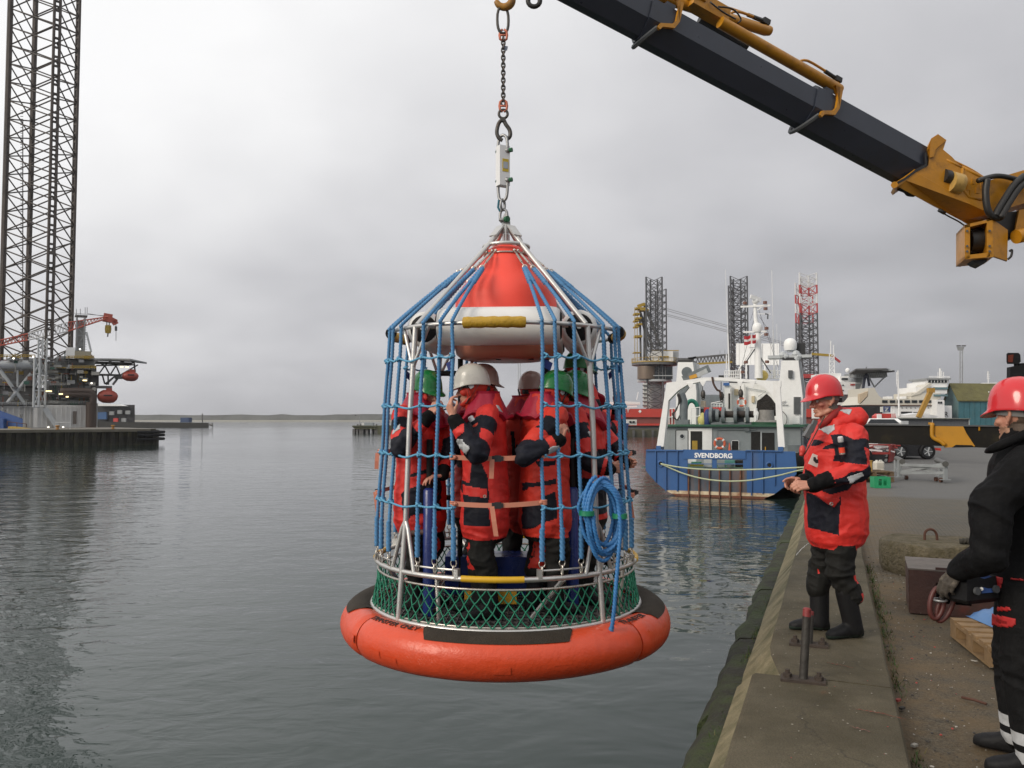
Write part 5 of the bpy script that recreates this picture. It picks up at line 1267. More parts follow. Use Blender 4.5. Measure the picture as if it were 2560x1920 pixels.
def crane_remote():
    o = at(2428, 1464, 3.84); r = thing('crane_remote', 'blue and black crane remote box with red brown carrying hoops held in a gloved hand', 'remote control', o, R(20))
    b = MB(); b.loft([[Vector((x*sx, y*sy, z)) for x, y in ((-.11, -.07), (.11, -.07), (.12, .0), (.11, .07), (-.11, .07), (-.12, 0))] for z, sx, sy in ((-.07, .8, .8), (-.05, 1, 1), (.03, 1, 1), (.05, .85, .85))]); b.build('case', M_rubber, r, smooth=30)
    MB().prism([(-.02, -.075, -.02), (.10, -.075, -.02), (.115, -.06, .035), (.02, -.06, .06), (-.01, -.06, .05)], (0, .13, 0)).build('blue_cover', mat('blue_cover', (.035, .085, .26), .45), r, smooth=30)
    for x in (-.06, .06): 
        MB().cyl((x, -.075, -.005), (x, -.088, -.005), .018, 12).build('dial', M_dgrey, r, smooth=40)
    MB().ball((-.03, -.080, .002), .009, 8).build('signal_lamp', mat('clear_lamp', (.8, .8, .75), .2), r, smooth=True)
    M_loop = mat('red_brown_loop', (.075, .018, .014), .5, var=.15)
    for k, (u, v, w, h, a) in enumerate(((2342, 1508, .036, .074, 10), (2366, 1514, .034, .082, 24))):
        c = at(u, v, 3.86) - o; pts = [Vector((math.cos(t_)*w*.9, .01*k, math.sin(t_)*h)) for t_ in [2*math.pi*i/20 for i in range(20)]]; m3 = Matrix.Rotation(R(-20), 3, 'Z') @ Matrix.Rotation(R(a), 3, 'Y')
        mb = MB(); mb.tube([m3 @ q + Matrix.Rotation(R(-20), 3, 'Z') @ c for q in pts], .0115, 8, False, True); mb.build('carrying_hoop', M_loop, r, smooth=True)
    c = Matrix.Rotation(R(-20), 3, 'Z') @ (at(2350, 1500, 3.85) - o); MB().ring(c, .028, .006, 18, 6, 'Z').build('steel_ring', M_steel, r, smooth=True)
    c2 = Matrix.Rotation(R(-20), 3, 'Z') @ (at(2372, 1482, 3.86) - o); MB().tube([c, c2, (-.08, 0, -.02)], .012, 8).build('strap', M_band, r, smooth=True)
crane_remote()
# ------------------------------------------------ the riders standing inside the basket
FLOOR = .215
def rider(label, X, Y, face, lab_h, helm, head, arms, extra=None, suit=None, bow=0, hyaw=0, dz=0, seed=0, legx=0, collar=True, helm_tilt=0):
    p = Person(label, (X, Y, FLOOR+dz), face, group='riders standing in the transfer basket')
    CUR[0] = p
    p.torso([(.54, .0, .15, .12), (.57, .0, .185, .155), (.66, .0, .215, .185), (.80, -.005, .215, .18), (.95, .0, .20, .175), (1.06, .0, .19, .165), (1.16, .005, .20, .172), (1.26, .005, .215, .165), (1.34, -.005, .215, .150), (1.42, -.02, .18, .125), (1.48, -.025, .12, .10), (1.54, -.02, .08, .085)])
    for sd in (-1, 1):
        el, wr = arms[sd](p)
        p.limb('arm%d' % sd, [Vector((sd*.215, -.015, 1.455)), el, wr], (.088, .074, .050))
    p.legs(.80, [(-.11, -.03), (.11, .04)], [(-.115, .03, .47), (.115, .05, .47)], (.11, .09, .08))
    p.finish([suit or M_suit, M_navy, M_char, M_blackcloth], suit_colour(extra), voxel=.008, folds=.017, seed=seed)
    if collar: collar_cape(p)
    hc = p.px(*head); Mh = Matrix.Translation(hc) @ Matrix.Rotation(hyaw, 4, 'Z') @ Matrix.Rotation(bow, 4, 'X')
    head_parts(p.root, Mh, helm, hood=M_hood, lab=lab_h, helm_tilt=helm_tilt)
    for f, k, yaw in (((-.11, -.03, .0), (-.11, -.01, .30), R(-8)), ((.11, .04, 0), (.11, .045, .30), R(8))):
        me = remesh(boot_mb(f, yaw, k, .070), .010, 3); obj_from(me, 'boot', M_rubber, p.root)
    return p
def pocket_side(sd):
    """navy side panel, pocket and hip bands on side sd"""
    def f(c, nn, nm, seg, t, mi):
        y, z = c[:, 1], c[:, 2]; s = nn[:, 0]*sd > .05; T = (nm == 'torso') | (nm == 'leg-1') | (nm == 'leg1')
        mi[T & s & in_poly(c[:, [1, 2]], [(-.02, 1.28), (.06, 1.28), (.03, .99), (.17, .96), (.17, .78), (.02, .80), (-.02, 1.0)])] = 1
        mi[T & s & in_poly(c[:, [1, 2]], [(.04, .985), (.17, .955), (.17, .90), (.03, .92)])] = 0
        mi[(z > .535) & T & (mi == 2)] = 0; mi[(z < .575)] = 2
        mi[(z < .6) & (z > .32) & (np.abs(c[:, 0]) < .10) & (nn[:, 0]*np.sign(c[:, 0]+1e-9) < -.4)] = 0
    return f
def traced(sd, Y, o, navy, red):
    """panels of one side of the suit, surveyed from the photograph in 1/0.1808 px units"""
    base = pocket_side(sd)
    def f(c, nn, nm, seg, t, mi):
        base(c, nn, nm, seg, t, mi); T = nm == 'torso'; p = CUR[0]; s = (nn[:, 0]*sd > -.15)
        Z = lambda pts: [(lambda q: (q.y, q.z))(p.px(o[0]+.1808*x, o[1]+.1808*y, Y)) for x, y in pts]
        a = (T | (nm == 'leg-1') | (nm == 'leg1')) & (c[:, 2] > .575); mi[a] = 0
        for k in navy:
            m_ = in_poly(c[:, [1, 2]], Z(k)) & s & (c[:, 0]*sd > -.02); mi[m_ & (a | (nm == 'arm%d' % sd))] = 1
        mi[in_poly(c[:, [1, 2]], Z(red)) & s & a & (c[:, 0]*sd > -.02)] = 0
    return f
CUR = [None]
def dark_side(sd):
    base = pocket_side(sd)
    def f(c, nn, nm, seg, t, mi):
        base(c, nn, nm, seg, t, mi); z = c[:, 2]; T = (nm == 'torso') | (nm == 'leg-1') | (nm == 'leg1'); y = c[:, 1]
        mi[T & (z > .70) & (z < 1.20) & (nn[:, 0]*sd > -.2) & (y > -.14 + .10*np.sin(z*9)) & ~((z > .98) & (z < 1.05))] = 1; mi[T & (z < .66)] = 2
    return f
# white helmet, profile to the left, elbow out through the gate
def rider_white():
    Y = 5.93
    pr = rider('person in white helmet facing left, gripping a basket rope with raised hand', at(1212, 1200, Y).x, Y, (-1, -.05), 'white vented helmet with peak', M_helm_w, (1181, 973, Y),
        {-1: lambda p: (p.px(1192, 1135, 5.40), p.px(1137, 1052, 5.44)), 1: lambda p: (Vector((.28, .06, 1.10)), p.px(1150, 1060, 6.1))}, traced(-1, 5.66, (950, 1140), [[(1265, 60), (1380, 50), (1490, 300), (1510, 560), (1500, 700), (1530, 985), (1150, 985), (1160, 700), (1140, 560), (1030, 340), (1240, 390)], [(1170, -460), (1380, -560), (1590, -500), (1590, -390), (1470, -440), (1400, -450), (1370, -270), (1310, -260), (1160, -320)]], [(1140, 420), (1480, 470), (1480, 590), (1140, 560)]), bow=R(-4), seed=2.2, hyaw=R(-4))
    P = pr.px
    place_hand(pr.root, P(1133, 1042, 5.44), pr.d((-.35, .1, 1)), pr.d((.9, .6, .25)), -1, curl=(.6, .7, .8, .85), thumb=.2)
    def A(pts): return [(lambda q: (q.y, q.z))(P(950+.1808*x, 880+.1808*y, 5.62)) for x, y in pts]
    pr.patch(A([(1055, 1255), (1115, 1190), (1245, 1305), (1195, 1395)]), -1, 'reflective_patch', M_refl)
    pr.patch(A([(1610, 730), (1650, 740), (1725, 860), (1690, 860)]), -1, 'reflective_patch', M_refl)
    pr.patch(A([(1080, 60+1130), (1150, 60+1140), (1155, 60+1210), (1060, 60+1190)]), -1, 'badge', M_refl)
    a = P(950+.1808*1240, 880+.1808*890, 5.55); b_ = P(950+.1808*1365, 880+.1808*1075, 5.55); d = b_-a
    MB().tube([a, a+d*.06, a+d*.34], [.012, .021, .021], 12).build('strobe_light', MATS['clear_strobe'], pr.root, smooth=40); MB().tube([a+d*.34, a+d*.58], .019, 10).build('strobe_holder', M_navy, pr.root, smooth=40)
    MB().tube([a+d*.58, a+d*.88], .022, 12).build('canister', MATS['orange_canister'], pr.root, smooth=40); MB().tube([a+d*.88, a+d], .022, 12).build('canister_cap', M_stain, pr.root, smooth=40)
    MB().ring(P(1212, 1241, 5.70), .009, .004, 12, 6, 'X').build('eyelet', M_stain, pr.root, smooth=True)
rider_white()
# green helmet at the right of the gate, back turned three quarters
def rider_green_front():
    Y = 6.02
    pr = rider('person in green helmet beside the white helmet, fist on rope at chest height', at(1362, 1200, Y).x, Y, (.9, .42), 'green helmet nearest the gate', M_helm_g, (1388, 988, Y),
        {1: lambda p: (p.px(1312, 1138, 5.46), p.px(1398, 1100, 5.56)), -1: lambda p: (Vector((-.30, .05, 1.12)), Vector((-.12, .28, 1.15)))}, traced(1, 5.74, (1250, 1140), [[(640, 580), (855, 500), (875, 880), (650, 940), (480, 1100), (430, 1060), (400, 690), (620, 690)], [(500, 400), (860, 325), (860, 400), (530, 450), (510, 520)], [(600, 80), (880, 70), (870, 140), (620, 160)]], [(525, 455), (850, 400), (850, 505), (540, 560)]), bow=R(-14), seed=3.7, suit=M_suit2, hyaw=R(4))
    P = pr.px
    place_hand(pr.root, P(1398, 1102, 5.56), pr.d((.25, .1, 1)), pr.d((.5, .85, -.3)), 1, curl=(.8, .85, .9, .95), thumb=.6)
    def A(pts): return [(lambda q: (q.y, q.z))(P(1250+.1808*x, 860+.1808*y, 5.7)) for x, y in pts]
    pr.patch(A([(440, 1440), (470, 1410), (610, 1395), (655, 1440), (640, 1495), (455, 1510)]), 1, 'reflective_patch', M_refl)
    pr.patch(A([(250, 1060), (290, 980), (380, 930), (330, 1010), (275, 1070)]), 1, 'reflective_patch', M_refl)
rider_green_front()
# green helmet at far left behind the post, facing inward
def rider_left():
    Y = 6.20
    pr = rider('person in a green helmet behind the front-left post, hand on the blue padded column', at(1052, 1200, Y).x, Y, (.86, -.45), 'green helmet with small white sticker', M_helm_g, (1066, 986, Y),
        {1: lambda p: (p.px(1000, 1118, 5.86), p.px(1072, 1042, 5.82)), -1: lambda p: (p.px(1130, 1120, 6.2), p.px(1108, 1186, 6.0))}, traced(1, 5.98, (950, 1140), [[(290, 290), (690, 150), (690, 215), (420, 300)], [(230, 540), (300, 480), (700, 330), (850, 380), (850, 800), (600, 790), (420, 830), (330, 960), (290, 900)]], [(290, 350), (560, 330), (560, 390), (420, 440), (300, 480)]), bow=R(-6), seed=5.2, hyaw=R(-14))
    P = pr.px
    place_hand(pr.root, P(1076, 1036, 5.82), pr.d((.5, .1, .75)), pr.d((.5, .8, .0)), 1, curl=(.8, .85, .9, .95), thumb=.5)
    place_hand(pr.root, P(1110, 1188, 5.99), pr.d((-.9, -.3, -.1)), pr.d((0, 0, -1)), -1, curl=(.35, .4, .45, .5), thumb=.2)
    def A(pts): return [(lambda q: (q.y, q.z))(P(950+.1808*x, 880+.1808*y, 5.95)) for x, y in pts]
    pr.patch(A([(270, 1100), (370, 995), (400, 1060), (280, 1145)]), 1, 'reflective_patch', M_refl)
rider_left()
# beige helmet seen from behind at the back
def rider_back():
    Y = 6.95
    pr = rider('person in beige helmet seen from behind in the middle of the group', at(1312, 1200, Y).x, Y, (.15, 1), 'beige helmet with grey band seen from behind', M_helm_b, (1328, 982, Y),
        {1: lambda p: (Vector((.32, .02, 1.12)), Vector((.2, .28, 1.25))), -1: lambda p: (Vector((-.32, .02, 1.12)), Vector((-.2, .28, 1.25)))}, None, seed=6.1, suit=M_suit2, hyaw=R(-18), helm_tilt=R(-4))
    pr.patch([(-.10, 1.33), (-.07, 1.33), (-.05, 1.13), (-.08, 1.11)], -1, 'harness_strap', M_navy, .006, 1)
    pr.patch([(.02, 1.31), (.10, 1.32), (.12, 1.23), (.04, 1.22)], -1, 'reflective_patch', M_refl, .006, 1)
    pr.patch([(-.05, 1.22), (.08, 1.23), (.08, 1.20), (-.01, 1.19), (-.01, 1.16), (.07, 1.17), (.07, 1.13), (-.06, 1.12)], -1, 'back_print', M_navy, .004, 1)
rider_back()
# second beige helmet hidden behind the white one
def rider_hidden():
    Y = 6.50
    rider('person in a beige peaked helmet mostly hidden behind the white helmet', at(1190, 1200, Y).x, Y, (1, .1), 'beige helmet with its peak showing behind the white one', M_helm_b, (1207, 968, Y),
        {1: lambda p: (Vector((.31, .02, 1.12)), Vector((.16, .2, 1.0))), -1: lambda p: (Vector((-.31, .02, 1.12)), Vector((-.16, .2, 1.0)))}, dark_side(1), seed=7.4, suit=M_suit2)
rider_hidden()
# two at the right side
def rider_right():
    Y = 6.38
    pr = rider('person in green helmet behind the front-right post, both fists round outer ropes', at(1458, 1200, Y).x, Y, (.93, -.30), 'green helmet behind the right-hand post', M_helm_g, (1436, 985, Y),
        {1: lambda p: (p.px(1478, 1160, 6.02), p.px(1524, 1172, 6.0)), -1: lambda p: (p.px(1545, 1130, 6.5), p.px(1560, 1158, 6.35))}, dark_side(1), seed=8.3, bow=R(-10), hyaw=R(-16))
    P = pr.px
    place_hand(pr.root, P(1522, 1168, 6.02), pr.d((1, -.05, -.1)), pr.d((.0, 1, 0)), 1, curl=(.95, 1.0, 1.0, 1.0), thumb=.7)
    place_hand(pr.root, P(1553, 1160, 6.38), pr.d((1, -.05, .05)), pr.d((0, -1, 0)), -1, curl=(.9, .95, 1.0, 1.0), thumb=.7)
    def A(pts): return [(lambda q: (q.y, q.z))(P(1250+.1808*x, 860+.1808*y, 6.1)) for x, y in pts]
    pr.patch(A([(1235, 1210), (1260, 1205), (1330, 1330), (1310, 1345)]), 1, 'reflective_stripe', M_refl)
rider_right()
def rider_tall():
    Y = 6.98
    pr = rider('tallest rider, dark green helmet rising behind the other two green helmets', at(1452, 1200, Y).x, Y, (1, .25), 'dark green helmet, the highest of all', M_helm_g, (1446, 930, Y),
        {1: lambda p: (Vector((.33, .05, 1.13)), Vector((.22, .28, 1.2))), -1: lambda p: (p.px(1545, 1085, 7.0), p.px(1545, 1020, 6.92))}, dark_side(1), dz=.19, seed=9.3, bow=R(-4))
    place_hand(pr.root, pr.px(1545, 1015, 6.90), pr.d((-.1, 0, 1)), pr.d((.3, .9, 0)), -1, curl=(.8, .9, .95, .95), thumb=.6)
rider_tall()
# ---------------------------------------------------------------- blue and white work ship moored stern-on along our quay
M_hull = mat('ship_blue', (.030, .10, .27), .42, var=.06, vscale=1.2, dirt=(.10, .10, .12), dscale=.9, damt=.12, streak=True)
M_boot = mat('rusty_cream_boot_top', (.62, .52, .36), .6, var=.1, dirt=(.30, .13, .05), dscale=1.6, damt=.55)
M_bootr = mat('rust_red_antifouling', (.15, .05, .025), .7, var=.2, dirt=(.30, .20, .12), dscale=2.5, damt=.3)
M_ramp = mat('scuffed_stern_ramp', (.075, .095, .125), .6, var=.15, dirt=(.17, .075, .035), dscale=1.4, damt=.5, streak=True)
M_shgrey = mat('ship_grey', (.23, .255, .265), .5, var=.06, dirt=(.15, .13, .11), dscale=.8, damt=.15, streak=True)
M_winch = mat('winch_grey', (.13, .15, .16), .5, var=.15)
M_dark = mat('dark_interior', (.010, .009, .008), .8)
M_lifering = mat('orange_lifering', (.66, .13, .06), .5); M_mooring = mat('pale_green_rope', (.42, .46, .30), .7, var=.1)
SO = ground(1797, 1243, WATER_Z)
ship = thing('work_ship', 'blue and white work ship with white stern gantry and name on its transom', 'ship', SO, math.atan2(QN.y, QN.x))
def SL(u, v, b=0.0):
    p = hit(u, v, SO + QU*b, QU) - SO; return Vector((p.dot(QN), p.dot(QU), p.z))
z4 = lambda x, y: (1600+.21696*x, 900+.217*y)
z5 = lambda x, y: (1560+.23508*x, 660+.2351*y)
def S4(x, y, b=0.0): return SL(*z4(x, y), b)
def S5(x, y, b=0.0): return SL(*z5(x, y), b)
def spanel(name, m, pts, d, parent=None, smooth=False):
    """plate from outline points (local), given thickness forward"""
    mb = MB(); mb.prism(pts, Vector((0, d, 0))); return mb.build(name, m, parent or ship, smooth=smooth)
def srect(name, m, f, x0, y0, x1, y1, b, d, parent=None): return spanel(name, m, [f(x0, y0, b), f(x1, y0, b), f(x1, y1, b), f(x0, y1, b)], d, parent)
def build_ship():
    # hull: sections swept forward
    sec = [S4(72, 1046), S4(62, 1185), S4(66, 1275), S4(180, 1405), S4(300, 1508)]
    L_ = [Vector(p) for p in sec]; zk = L_[-1].z; aw = L_[-1].x
    cx = S4(905, 1300).x; half = [(cx - p.x, p.z) for p in L_] + [(cx - S4(440, 1590).x, -.05), (cx - S4(500, 1600).x, -.9)]
    # transom is built as plates, with two openings cut through to the aft deck
    zt = S4(500, 1036).z; zo0, zo1 = S4(700, 1142).z, S4(700, 1242).z
    op = [(S4(548, 1190).x, S4(832, 1190).x), (S4(884, 1190).x, S4(1188, 1190).x)]
    def outline_x(z):
        for (h0, z0), (h1, z1) in zip(half, half[1:]):
            if z1 <= z <= z0: return h0 + (h1-h0)*(z0-z)/(z0-z1+1e-9)
        return half[0][0]
    def strip(name, m, z0, z1, x0=None, x1=None, d=.06, b=0.0):
        n = 6; zs = [z0 + (z1-z0)*i/n for i in range(n+1)]
        pts = [Vector((x0 if x0 is not None else cx-outline_x(z), b, z)) for z in zs] + [Vector((x1 if x1 is not None else cx+outline_x(z), b, z)) for z in reversed(zs)]
        return spanel(name, m, pts, d)
    strip('transom_plate', M_hull, zt, zo0); strip('transom_plate', M_hull, zo0, zo1, None, op[0][0]); strip('transom_plate', M_hull, zo0, zo1, op[0][1], op[1][0]); strip('transom_plate', M_hull, zo0, zo1, op[1][1], None)
    zb = S4(700, 1512).z; xr0, xr1 = S4(545, 1300).x, S4(1230, 1300).x
    strip('transom_plate', M_hull, zo1, zb, None, xr0); strip('transom_plate', M_hull, zo1, zb, xr1, None)
    strip('stern_ramp', M_ramp, zo1, zb, xr0, xr1, .05, .03)
    strip('boot_top', M_boot, zb, S4(700, 1550).z, d=.055, b=.002); strip('waterline_band', M_bootr, S4(700, 1550).z, -.9, d=.05, b=.004)
    # raised centre shield of the bulwark carrying the name
    spanel('name_plate', M_hull, [S4(498, 1030, -.05), S4(1218, 1045, -.05), S4(1218, 1140, -.05), S4(498, 1140, -.05)], .05)
    m = SL(*z4(845, 1104), -.055); bas = basis(m, Vector((1, 0, 0)), Vector((0, 0, 1)), Vector((0, -1, 0)))
    nm = text_mesh('SVENDBORG', .34, .012, 'ship_name', mat('white_lettering', (.8, .8, .8), .5), ship, bas @ Matrix.Scale(.98, 4, (1, 0, 0)), bold=.012)
    # ribs of the transom
    for x, y0, y1, mt in [(180, 1046, 1405, 0), (300, 1050, 1510, 0), (430, 1040, 1512, 0), (1285, 1060, 1560, 0), (1415, 1065, 1540, 0), (1552, 1075, 1440, 0), (560, 1250, 1580, 1), (680, 1250, 1580, 1), (800, 1250, 1590, 1), (915, 1250, 1600, 1), (1036, 1250, 1600, 1), (1156, 1250, 1600, 1)]:
        a, b_ = S4(x, y0, -.04), S4(x, y1, -.04); mb = MB(); mb.beam(a, b_, .055, .10); mb.build('rib', M_bootr if mt and y0 > 1200 else M_hull, ship)
    # top rail of the bulwark
    for x0, x1 in ((70, 498), (1220, 1640)): MB().beam(S4(x0, 1044, -.02), S4(x1, 1050 if x0 > 1000 else 1042, -.02), .16, .06).build('bulwark_rail', M_hull, ship)
    for x in (240, 1492):
        MB().ring(S4(x, 1195 if x < 900 else 1213, -.03), .14, .045, 20, 8, 'Y').build('fairlead', M_hull, ship, smooth=True); MB().cyl(S4(x, 1195 if x < 900 else 1213, -.02), S4(x, 1195 if x < 900 else 1213, .01), .13, 16).build('fairlead_hole', M_dark, ship)
    # sides and bottom swept forward, starboard side dark below the rubbing strake
    secs = []
    for b, k in ((.06, 1.0), (1.5, 1.06), (8, 1.12), (20, 1.12), (30, .8), (36, .15)):
        lift = 0 if b < 20 else (b-20)*.09
        secs.append([Vector((cx - h*k, b, z + (lift if z > -.5 else 0))) for h, z in half] + [Vector((cx + h*k, b, z + (lift if z > -.5 else 0))) for h, z in reversed(half)])
    mb = MB(); n = len(secs[0])
    for i in range(len(secs)-1):
        o = len(mb.v); mb.add(secs[i] + secs[i+1], []); 
        for k in range(n-1):
            mb.f.append((o+k, o+k+1, o+n+k+1, o+n+k)); mb.m.append(1 if (k >= n-5 or 3 <= k <= 5 or k in (n-6,)) and k > 5 else 0)
    h = mb.build('hull_side', [M_hull, M_black], ship)
    # aft deck, deckhouse wall and upper deck
    bD = 5.0; zd = S4(700, 1240).z - .1
    MB().add([(cx-4.2, .1, zd), (cx+4.2, .1, zd), (cx+4.2, bD+14, zd), (cx-4.2, bD+14, zd)], [(0, 1, 2, 3)]).build('aft_deck', mat('green_deck', (.03, .10, .06), .7), ship)
    zu = S4(900, 768, bD).z
    xl, xr = S4(275, 900, bD).x, S4(1850, 900, bD).x
    wall = spanel('deckhouse_wall', M_shgrey, [Vector((xl, bD, zd)), Vector((xr, bD, zd)), Vector((xr, bD, zu-.02)), Vector((xl, bD, zu-.02))], 5)
    spanel('upper_deck', mat('green_deck', (.03, .10, .06), .7), [Vector((xl-.2, bD-.3, zu)), Vector((xr+.2, bD-.3, zu)), Vector((xr+.2, bD-.3, zu+.12)), Vector((xl-.2, bD-.3, zu+.12))], 14)
    # doors, openings and fittings on that wall
    srect('door', M_lgrey, S4, 415, 812, 550, 1060, bD-.06, .05); dr = ship.children[-1]
    for z in (S4(485, 880, bD-.07),): MB().ring(z, .14, .03, 16, 6, 'Y').build('porthole', M_lgrey, dr, smooth=True); MB().cyl(z, z+Vector((0, .02, 0)), .13, 14).build('pane', M_glass, dr)
    MB().tube([S4(412, 1060, bD-.07), S4(412, 815, bD-.07), S4(420, 806, bD-.07), S4(545, 806, bD-.07), S4(553, 815, bD-.07), S4(553, 1060, bD-.07)], .022, 6).build('gasket', M_black, dr)
    srect('white_bulkhead', M_white, S4, 553, 785, 830, 1060, bD-.05, .04)
    srect('doorway', M_dark, S4, 582, 820, 716, 1060, bD-.07, .03)
    srect('yellow_gear', mat('yellow_oilskin', (.30, .19, .02), .7), S4, 600, 930, 662, 1060, bD-.09, .02)
    srect('doorway', M_dark, S4, 1280, 825, 1388, 1060, bD-.05, .03); srect('doorway', M_dark, S4, 1405, 838, 1548, 1060, bD-.05, .03)
    srect('door_frame', M_lgrey, S4, 1388, 825, 1403, 1060, bD-.08, .06); srect('yellow_rod', M_yellow, S4, 1440, 1000, 1450, 1050, bD-.1, .02)
    srect('window_hatch', M_dark, S4, 1060, 935, 1135, 1035, bD-.06, .04)
    MB().tube([S4(1055, 1035, bD-.08), S4(1055, 940, bD-.08), S4(1068, 928, bD-.08), S4(1128, 928, bD-.08), S4(1140, 940, bD-.08), S4(1140, 1035, bD-.08)], .018, 6).build('hatch_frame', M_white, ship)
    MB().tube([S4(885, 980, bD-.08), S4(885, 805, bD-.08), S4(1330, 805, bD-.08), S4(1345, 780, bD-.08)], .02, 6).build('pipe', M_grey, ship)
    srect('junction_box', M_winch, S4, 1205, 778, 1262, 822, bD-.15, .12)
    # life rings: one on the rail below, one on the bulkhead above
    for x, y, r_, b in ((918, 962, 68, bD-.35), (1172, 486, 54, 9.4)):
        c = S4(x, y, b); rr = (S4(x+r_, y, b)-c).length; lr = MB().ring(c, rr*.84, rr*.23, 28, 10, 'Y').build('life_ring', M_lifering, ship, smooth=True)
        for a in (45, 135, 225, 315):
            d = Vector((math.cos(R(a)), 0, math.sin(R(a)))); t = Vector((-d.z, 0, d.x)); MB().tube([c + d*rr*.84 - t*.05, c + d*rr*.84 + t*.05], rr*.26, 10).build('white_band', M_white, lr, smooth=40)
    MB().cyl(S4(1032, 1040, bD-.3), S4(1030, 955, bD-.3), .085, 10, .02).build('cone', M_lifering, ship, smooth=40)
    # gear seen through the transom openings
    for x0, y0, x1, y1, mt, b in ((555, 1148, 645, 1190, M_white, 1.5), (590, 1175, 700, 1192, mat('green_net_heap', (.05, .22, .16), .8), 1.2), (578, 1200, 724, 1226, mat('yellow_bin', (.42, .33, .03), .6), 1.0), (735, 1150, 825, 1235, M_lgrey, 1.8), (895, 1155, 975, 1235, M_grey, 1.6), (975, 1155, 1090, 1190, mat('teal_net_heap', (.10, .30, .26), .8), 1.2), (1098, 1155, 1186, 1236, M_dark, 1.4), (1000, 1195, 1085, 1236, M_grey, 1.8)):
        srect('deck_gear', mt, S4, x0, y0, x1, y1, b, .3)
    for k in range(2): MB().beam(S4(540 if k == 0 else 885, 1196, .05), S4(832 if k == 0 else 1190, 1198, .05), .04).build('opening_bar', M_hull, ship)
    # stern gantry
    bG = .7; dp = .55
    outer = [(190, 998), (305, 262), (470, 240), (740, 200), (930, 200), (1515, 240), (1622, 240), (1622, 312), (1612, 312), (1668, 1005)]
    inner = [(1592, 1005), (1560, 490), (1545, 455), (1500, 380), (1425, 310), (1340, 268), (1150, 252), (930, 238), (745, 240), (640, 262), (545, 285), (440, 350), (375, 415), (325, 470), (270, 998)]
    left = [(190, 998), (305, 262), (470, 240), (740, 200), (930, 200), (930, 238), (745, 240), (640, 262), (545, 285), (440, 350), (375, 415), (325, 470), (318, 560), (270, 998)]
    right = [(930, 200), (1515, 240), (1622, 240), (1622, 312), (1612, 312), (1668, 1005), (1592, 1005), (1560, 490), (1545, 455), (1500, 380), (1425, 310), (1340, 268), (1150, 252), (930, 238)]
    gm = MB(); gm.prism([S4(x, y, bG) for x, y in left], Vector((0, dp, 0))); gm.prism([S4(x, y, bG) for x, y in right], Vector((0, dp, 0))); g = gm.build('stern_gantry', M_white, ship)
    srect('gantry_foot', M_hull, S4, 186, 988, 240, 1046, bG-.03, .6); srect('gantry_foot', M_hull, S4, 1590, 1000, 1650, 1050, bG-.03, .6)
    srect('sheave_cover', M_black, S4, 905, 176, 962, 205, bG+.1, .3)
    for x in (577, 722, 1150, 1292): spanel('hanger_lug', M_white, [S4(x-38, 240 if x > 700 else 262, bG-.03), S4(x+40, 240 if x > 700 else 262, bG-.03), S4(x+8, 300 if x in (722, 1150) else 325, bG-.03), S4(x-2, 300 if x in (722, 1150) else 325, bG-.03)], .06, g)
    for x, y0, y1 in ((722, 300, 430), (1157, 300, 420), (935, 250, 450)):
        mb = MB(); mb.cyl(S4(x, y0, bG+.1), S4(x, (y0+y1)/2, bG+.1), .02, 6); c = S4(x+5, y1-35, bG+.1); mb.ball(c, (.13, .10, .24), 10); mb.ring(c-Vector((0, 0, .2)), .08, .025, 12, 6, 'Y'); mb.build('hanging_block', M_dsteel, ship, smooth=True)
    MB().tube(smooth_path([S4(832, 195, bG-.05), S4(850, 280, bG-.05), S4(890, 345, bG-.05), S4(920, 360, bG), S4(930, 430, bG)], 4), .055, 8).build('chain_hose', mat('brown_hose', (.06, .03, .02), .7), ship, smooth=True)
    # winch deck: rails, drums, crane
    bW = 6.2
    def rail(pts, h0, name='railing', n=4, b=bW, r=.028):
        mb = MB()
        for f in (0, .5, 1):
            mb.tube([S4(x, y - h0*f, b) for x, y in pts], r, 6)
        for (x0, y0), (x1, y1) in zip(pts, pts[1:]):
            for i in range(n+1): mb.cyl(S4(x0+(x1-x0)*i/n, y0+(y1-y0)*i/n, b), S4(x0+(x1-x0)*i/n, y0+(y1-y0)*i/n-h0, b), r, 6)
        return mb.build(name, M_white, ship, smooth=40)
    rail([(300, 760), (405, 745)], 190, n=3); rail([(590, 755), (690, 745)], 200, n=2); rail([(820, 560), (950, 560)], 60, n=4, b=11)
    MB().tube([S4(820, 500, 9), S4(955, 470, 9)], .04, 6).build('stair_rail', M_white, ship)
    for x, rr in ((820, 92), (895, 70), (965, 98), (1105, 100), (1240, 98)):
        c = S4(x, 640, bW); rad = (S4(x, 640, bW)-S4(x, 640+rr, bW)).length; MB().cyl(c-Vector((.09, 0, 0)), c+Vector((.09, 0, 0)), rad, 24).build('winch_flange', M_winch, ship, smooth=40)
    MB().cyl(S4(890, 625, bW), S4(1310, 625, bW), .20, 16).build('winch_drum', mat('wire_drum', (.03, .022, .018), .7), ship, smooth=40)
    srect('winch_frame', M_winch, S4, 1120, 545, 1195, 720, bW+.3, .5); srect('winch_frame', M_winch, S4, 820, 560, 890, 735, bW+.4, .4); srect('winch_base', M_winch, S4, 815, 715, 1345, 762, bW-.2, .8)
    MB().cyl(S4(1332, 760, bW-.3), S4(1332, 555, bW-.3), .10, 12).build('white_post', M_white, ship, smooth=40); srect('post_box', M_white, S4, 1308, 590, 1358, 640, bW-.4, .2)
    # dark net winch to the right with its green base
    mb = MB(); 
    for k in range(5):
        c = S4(1455, 560, bW+.6); 
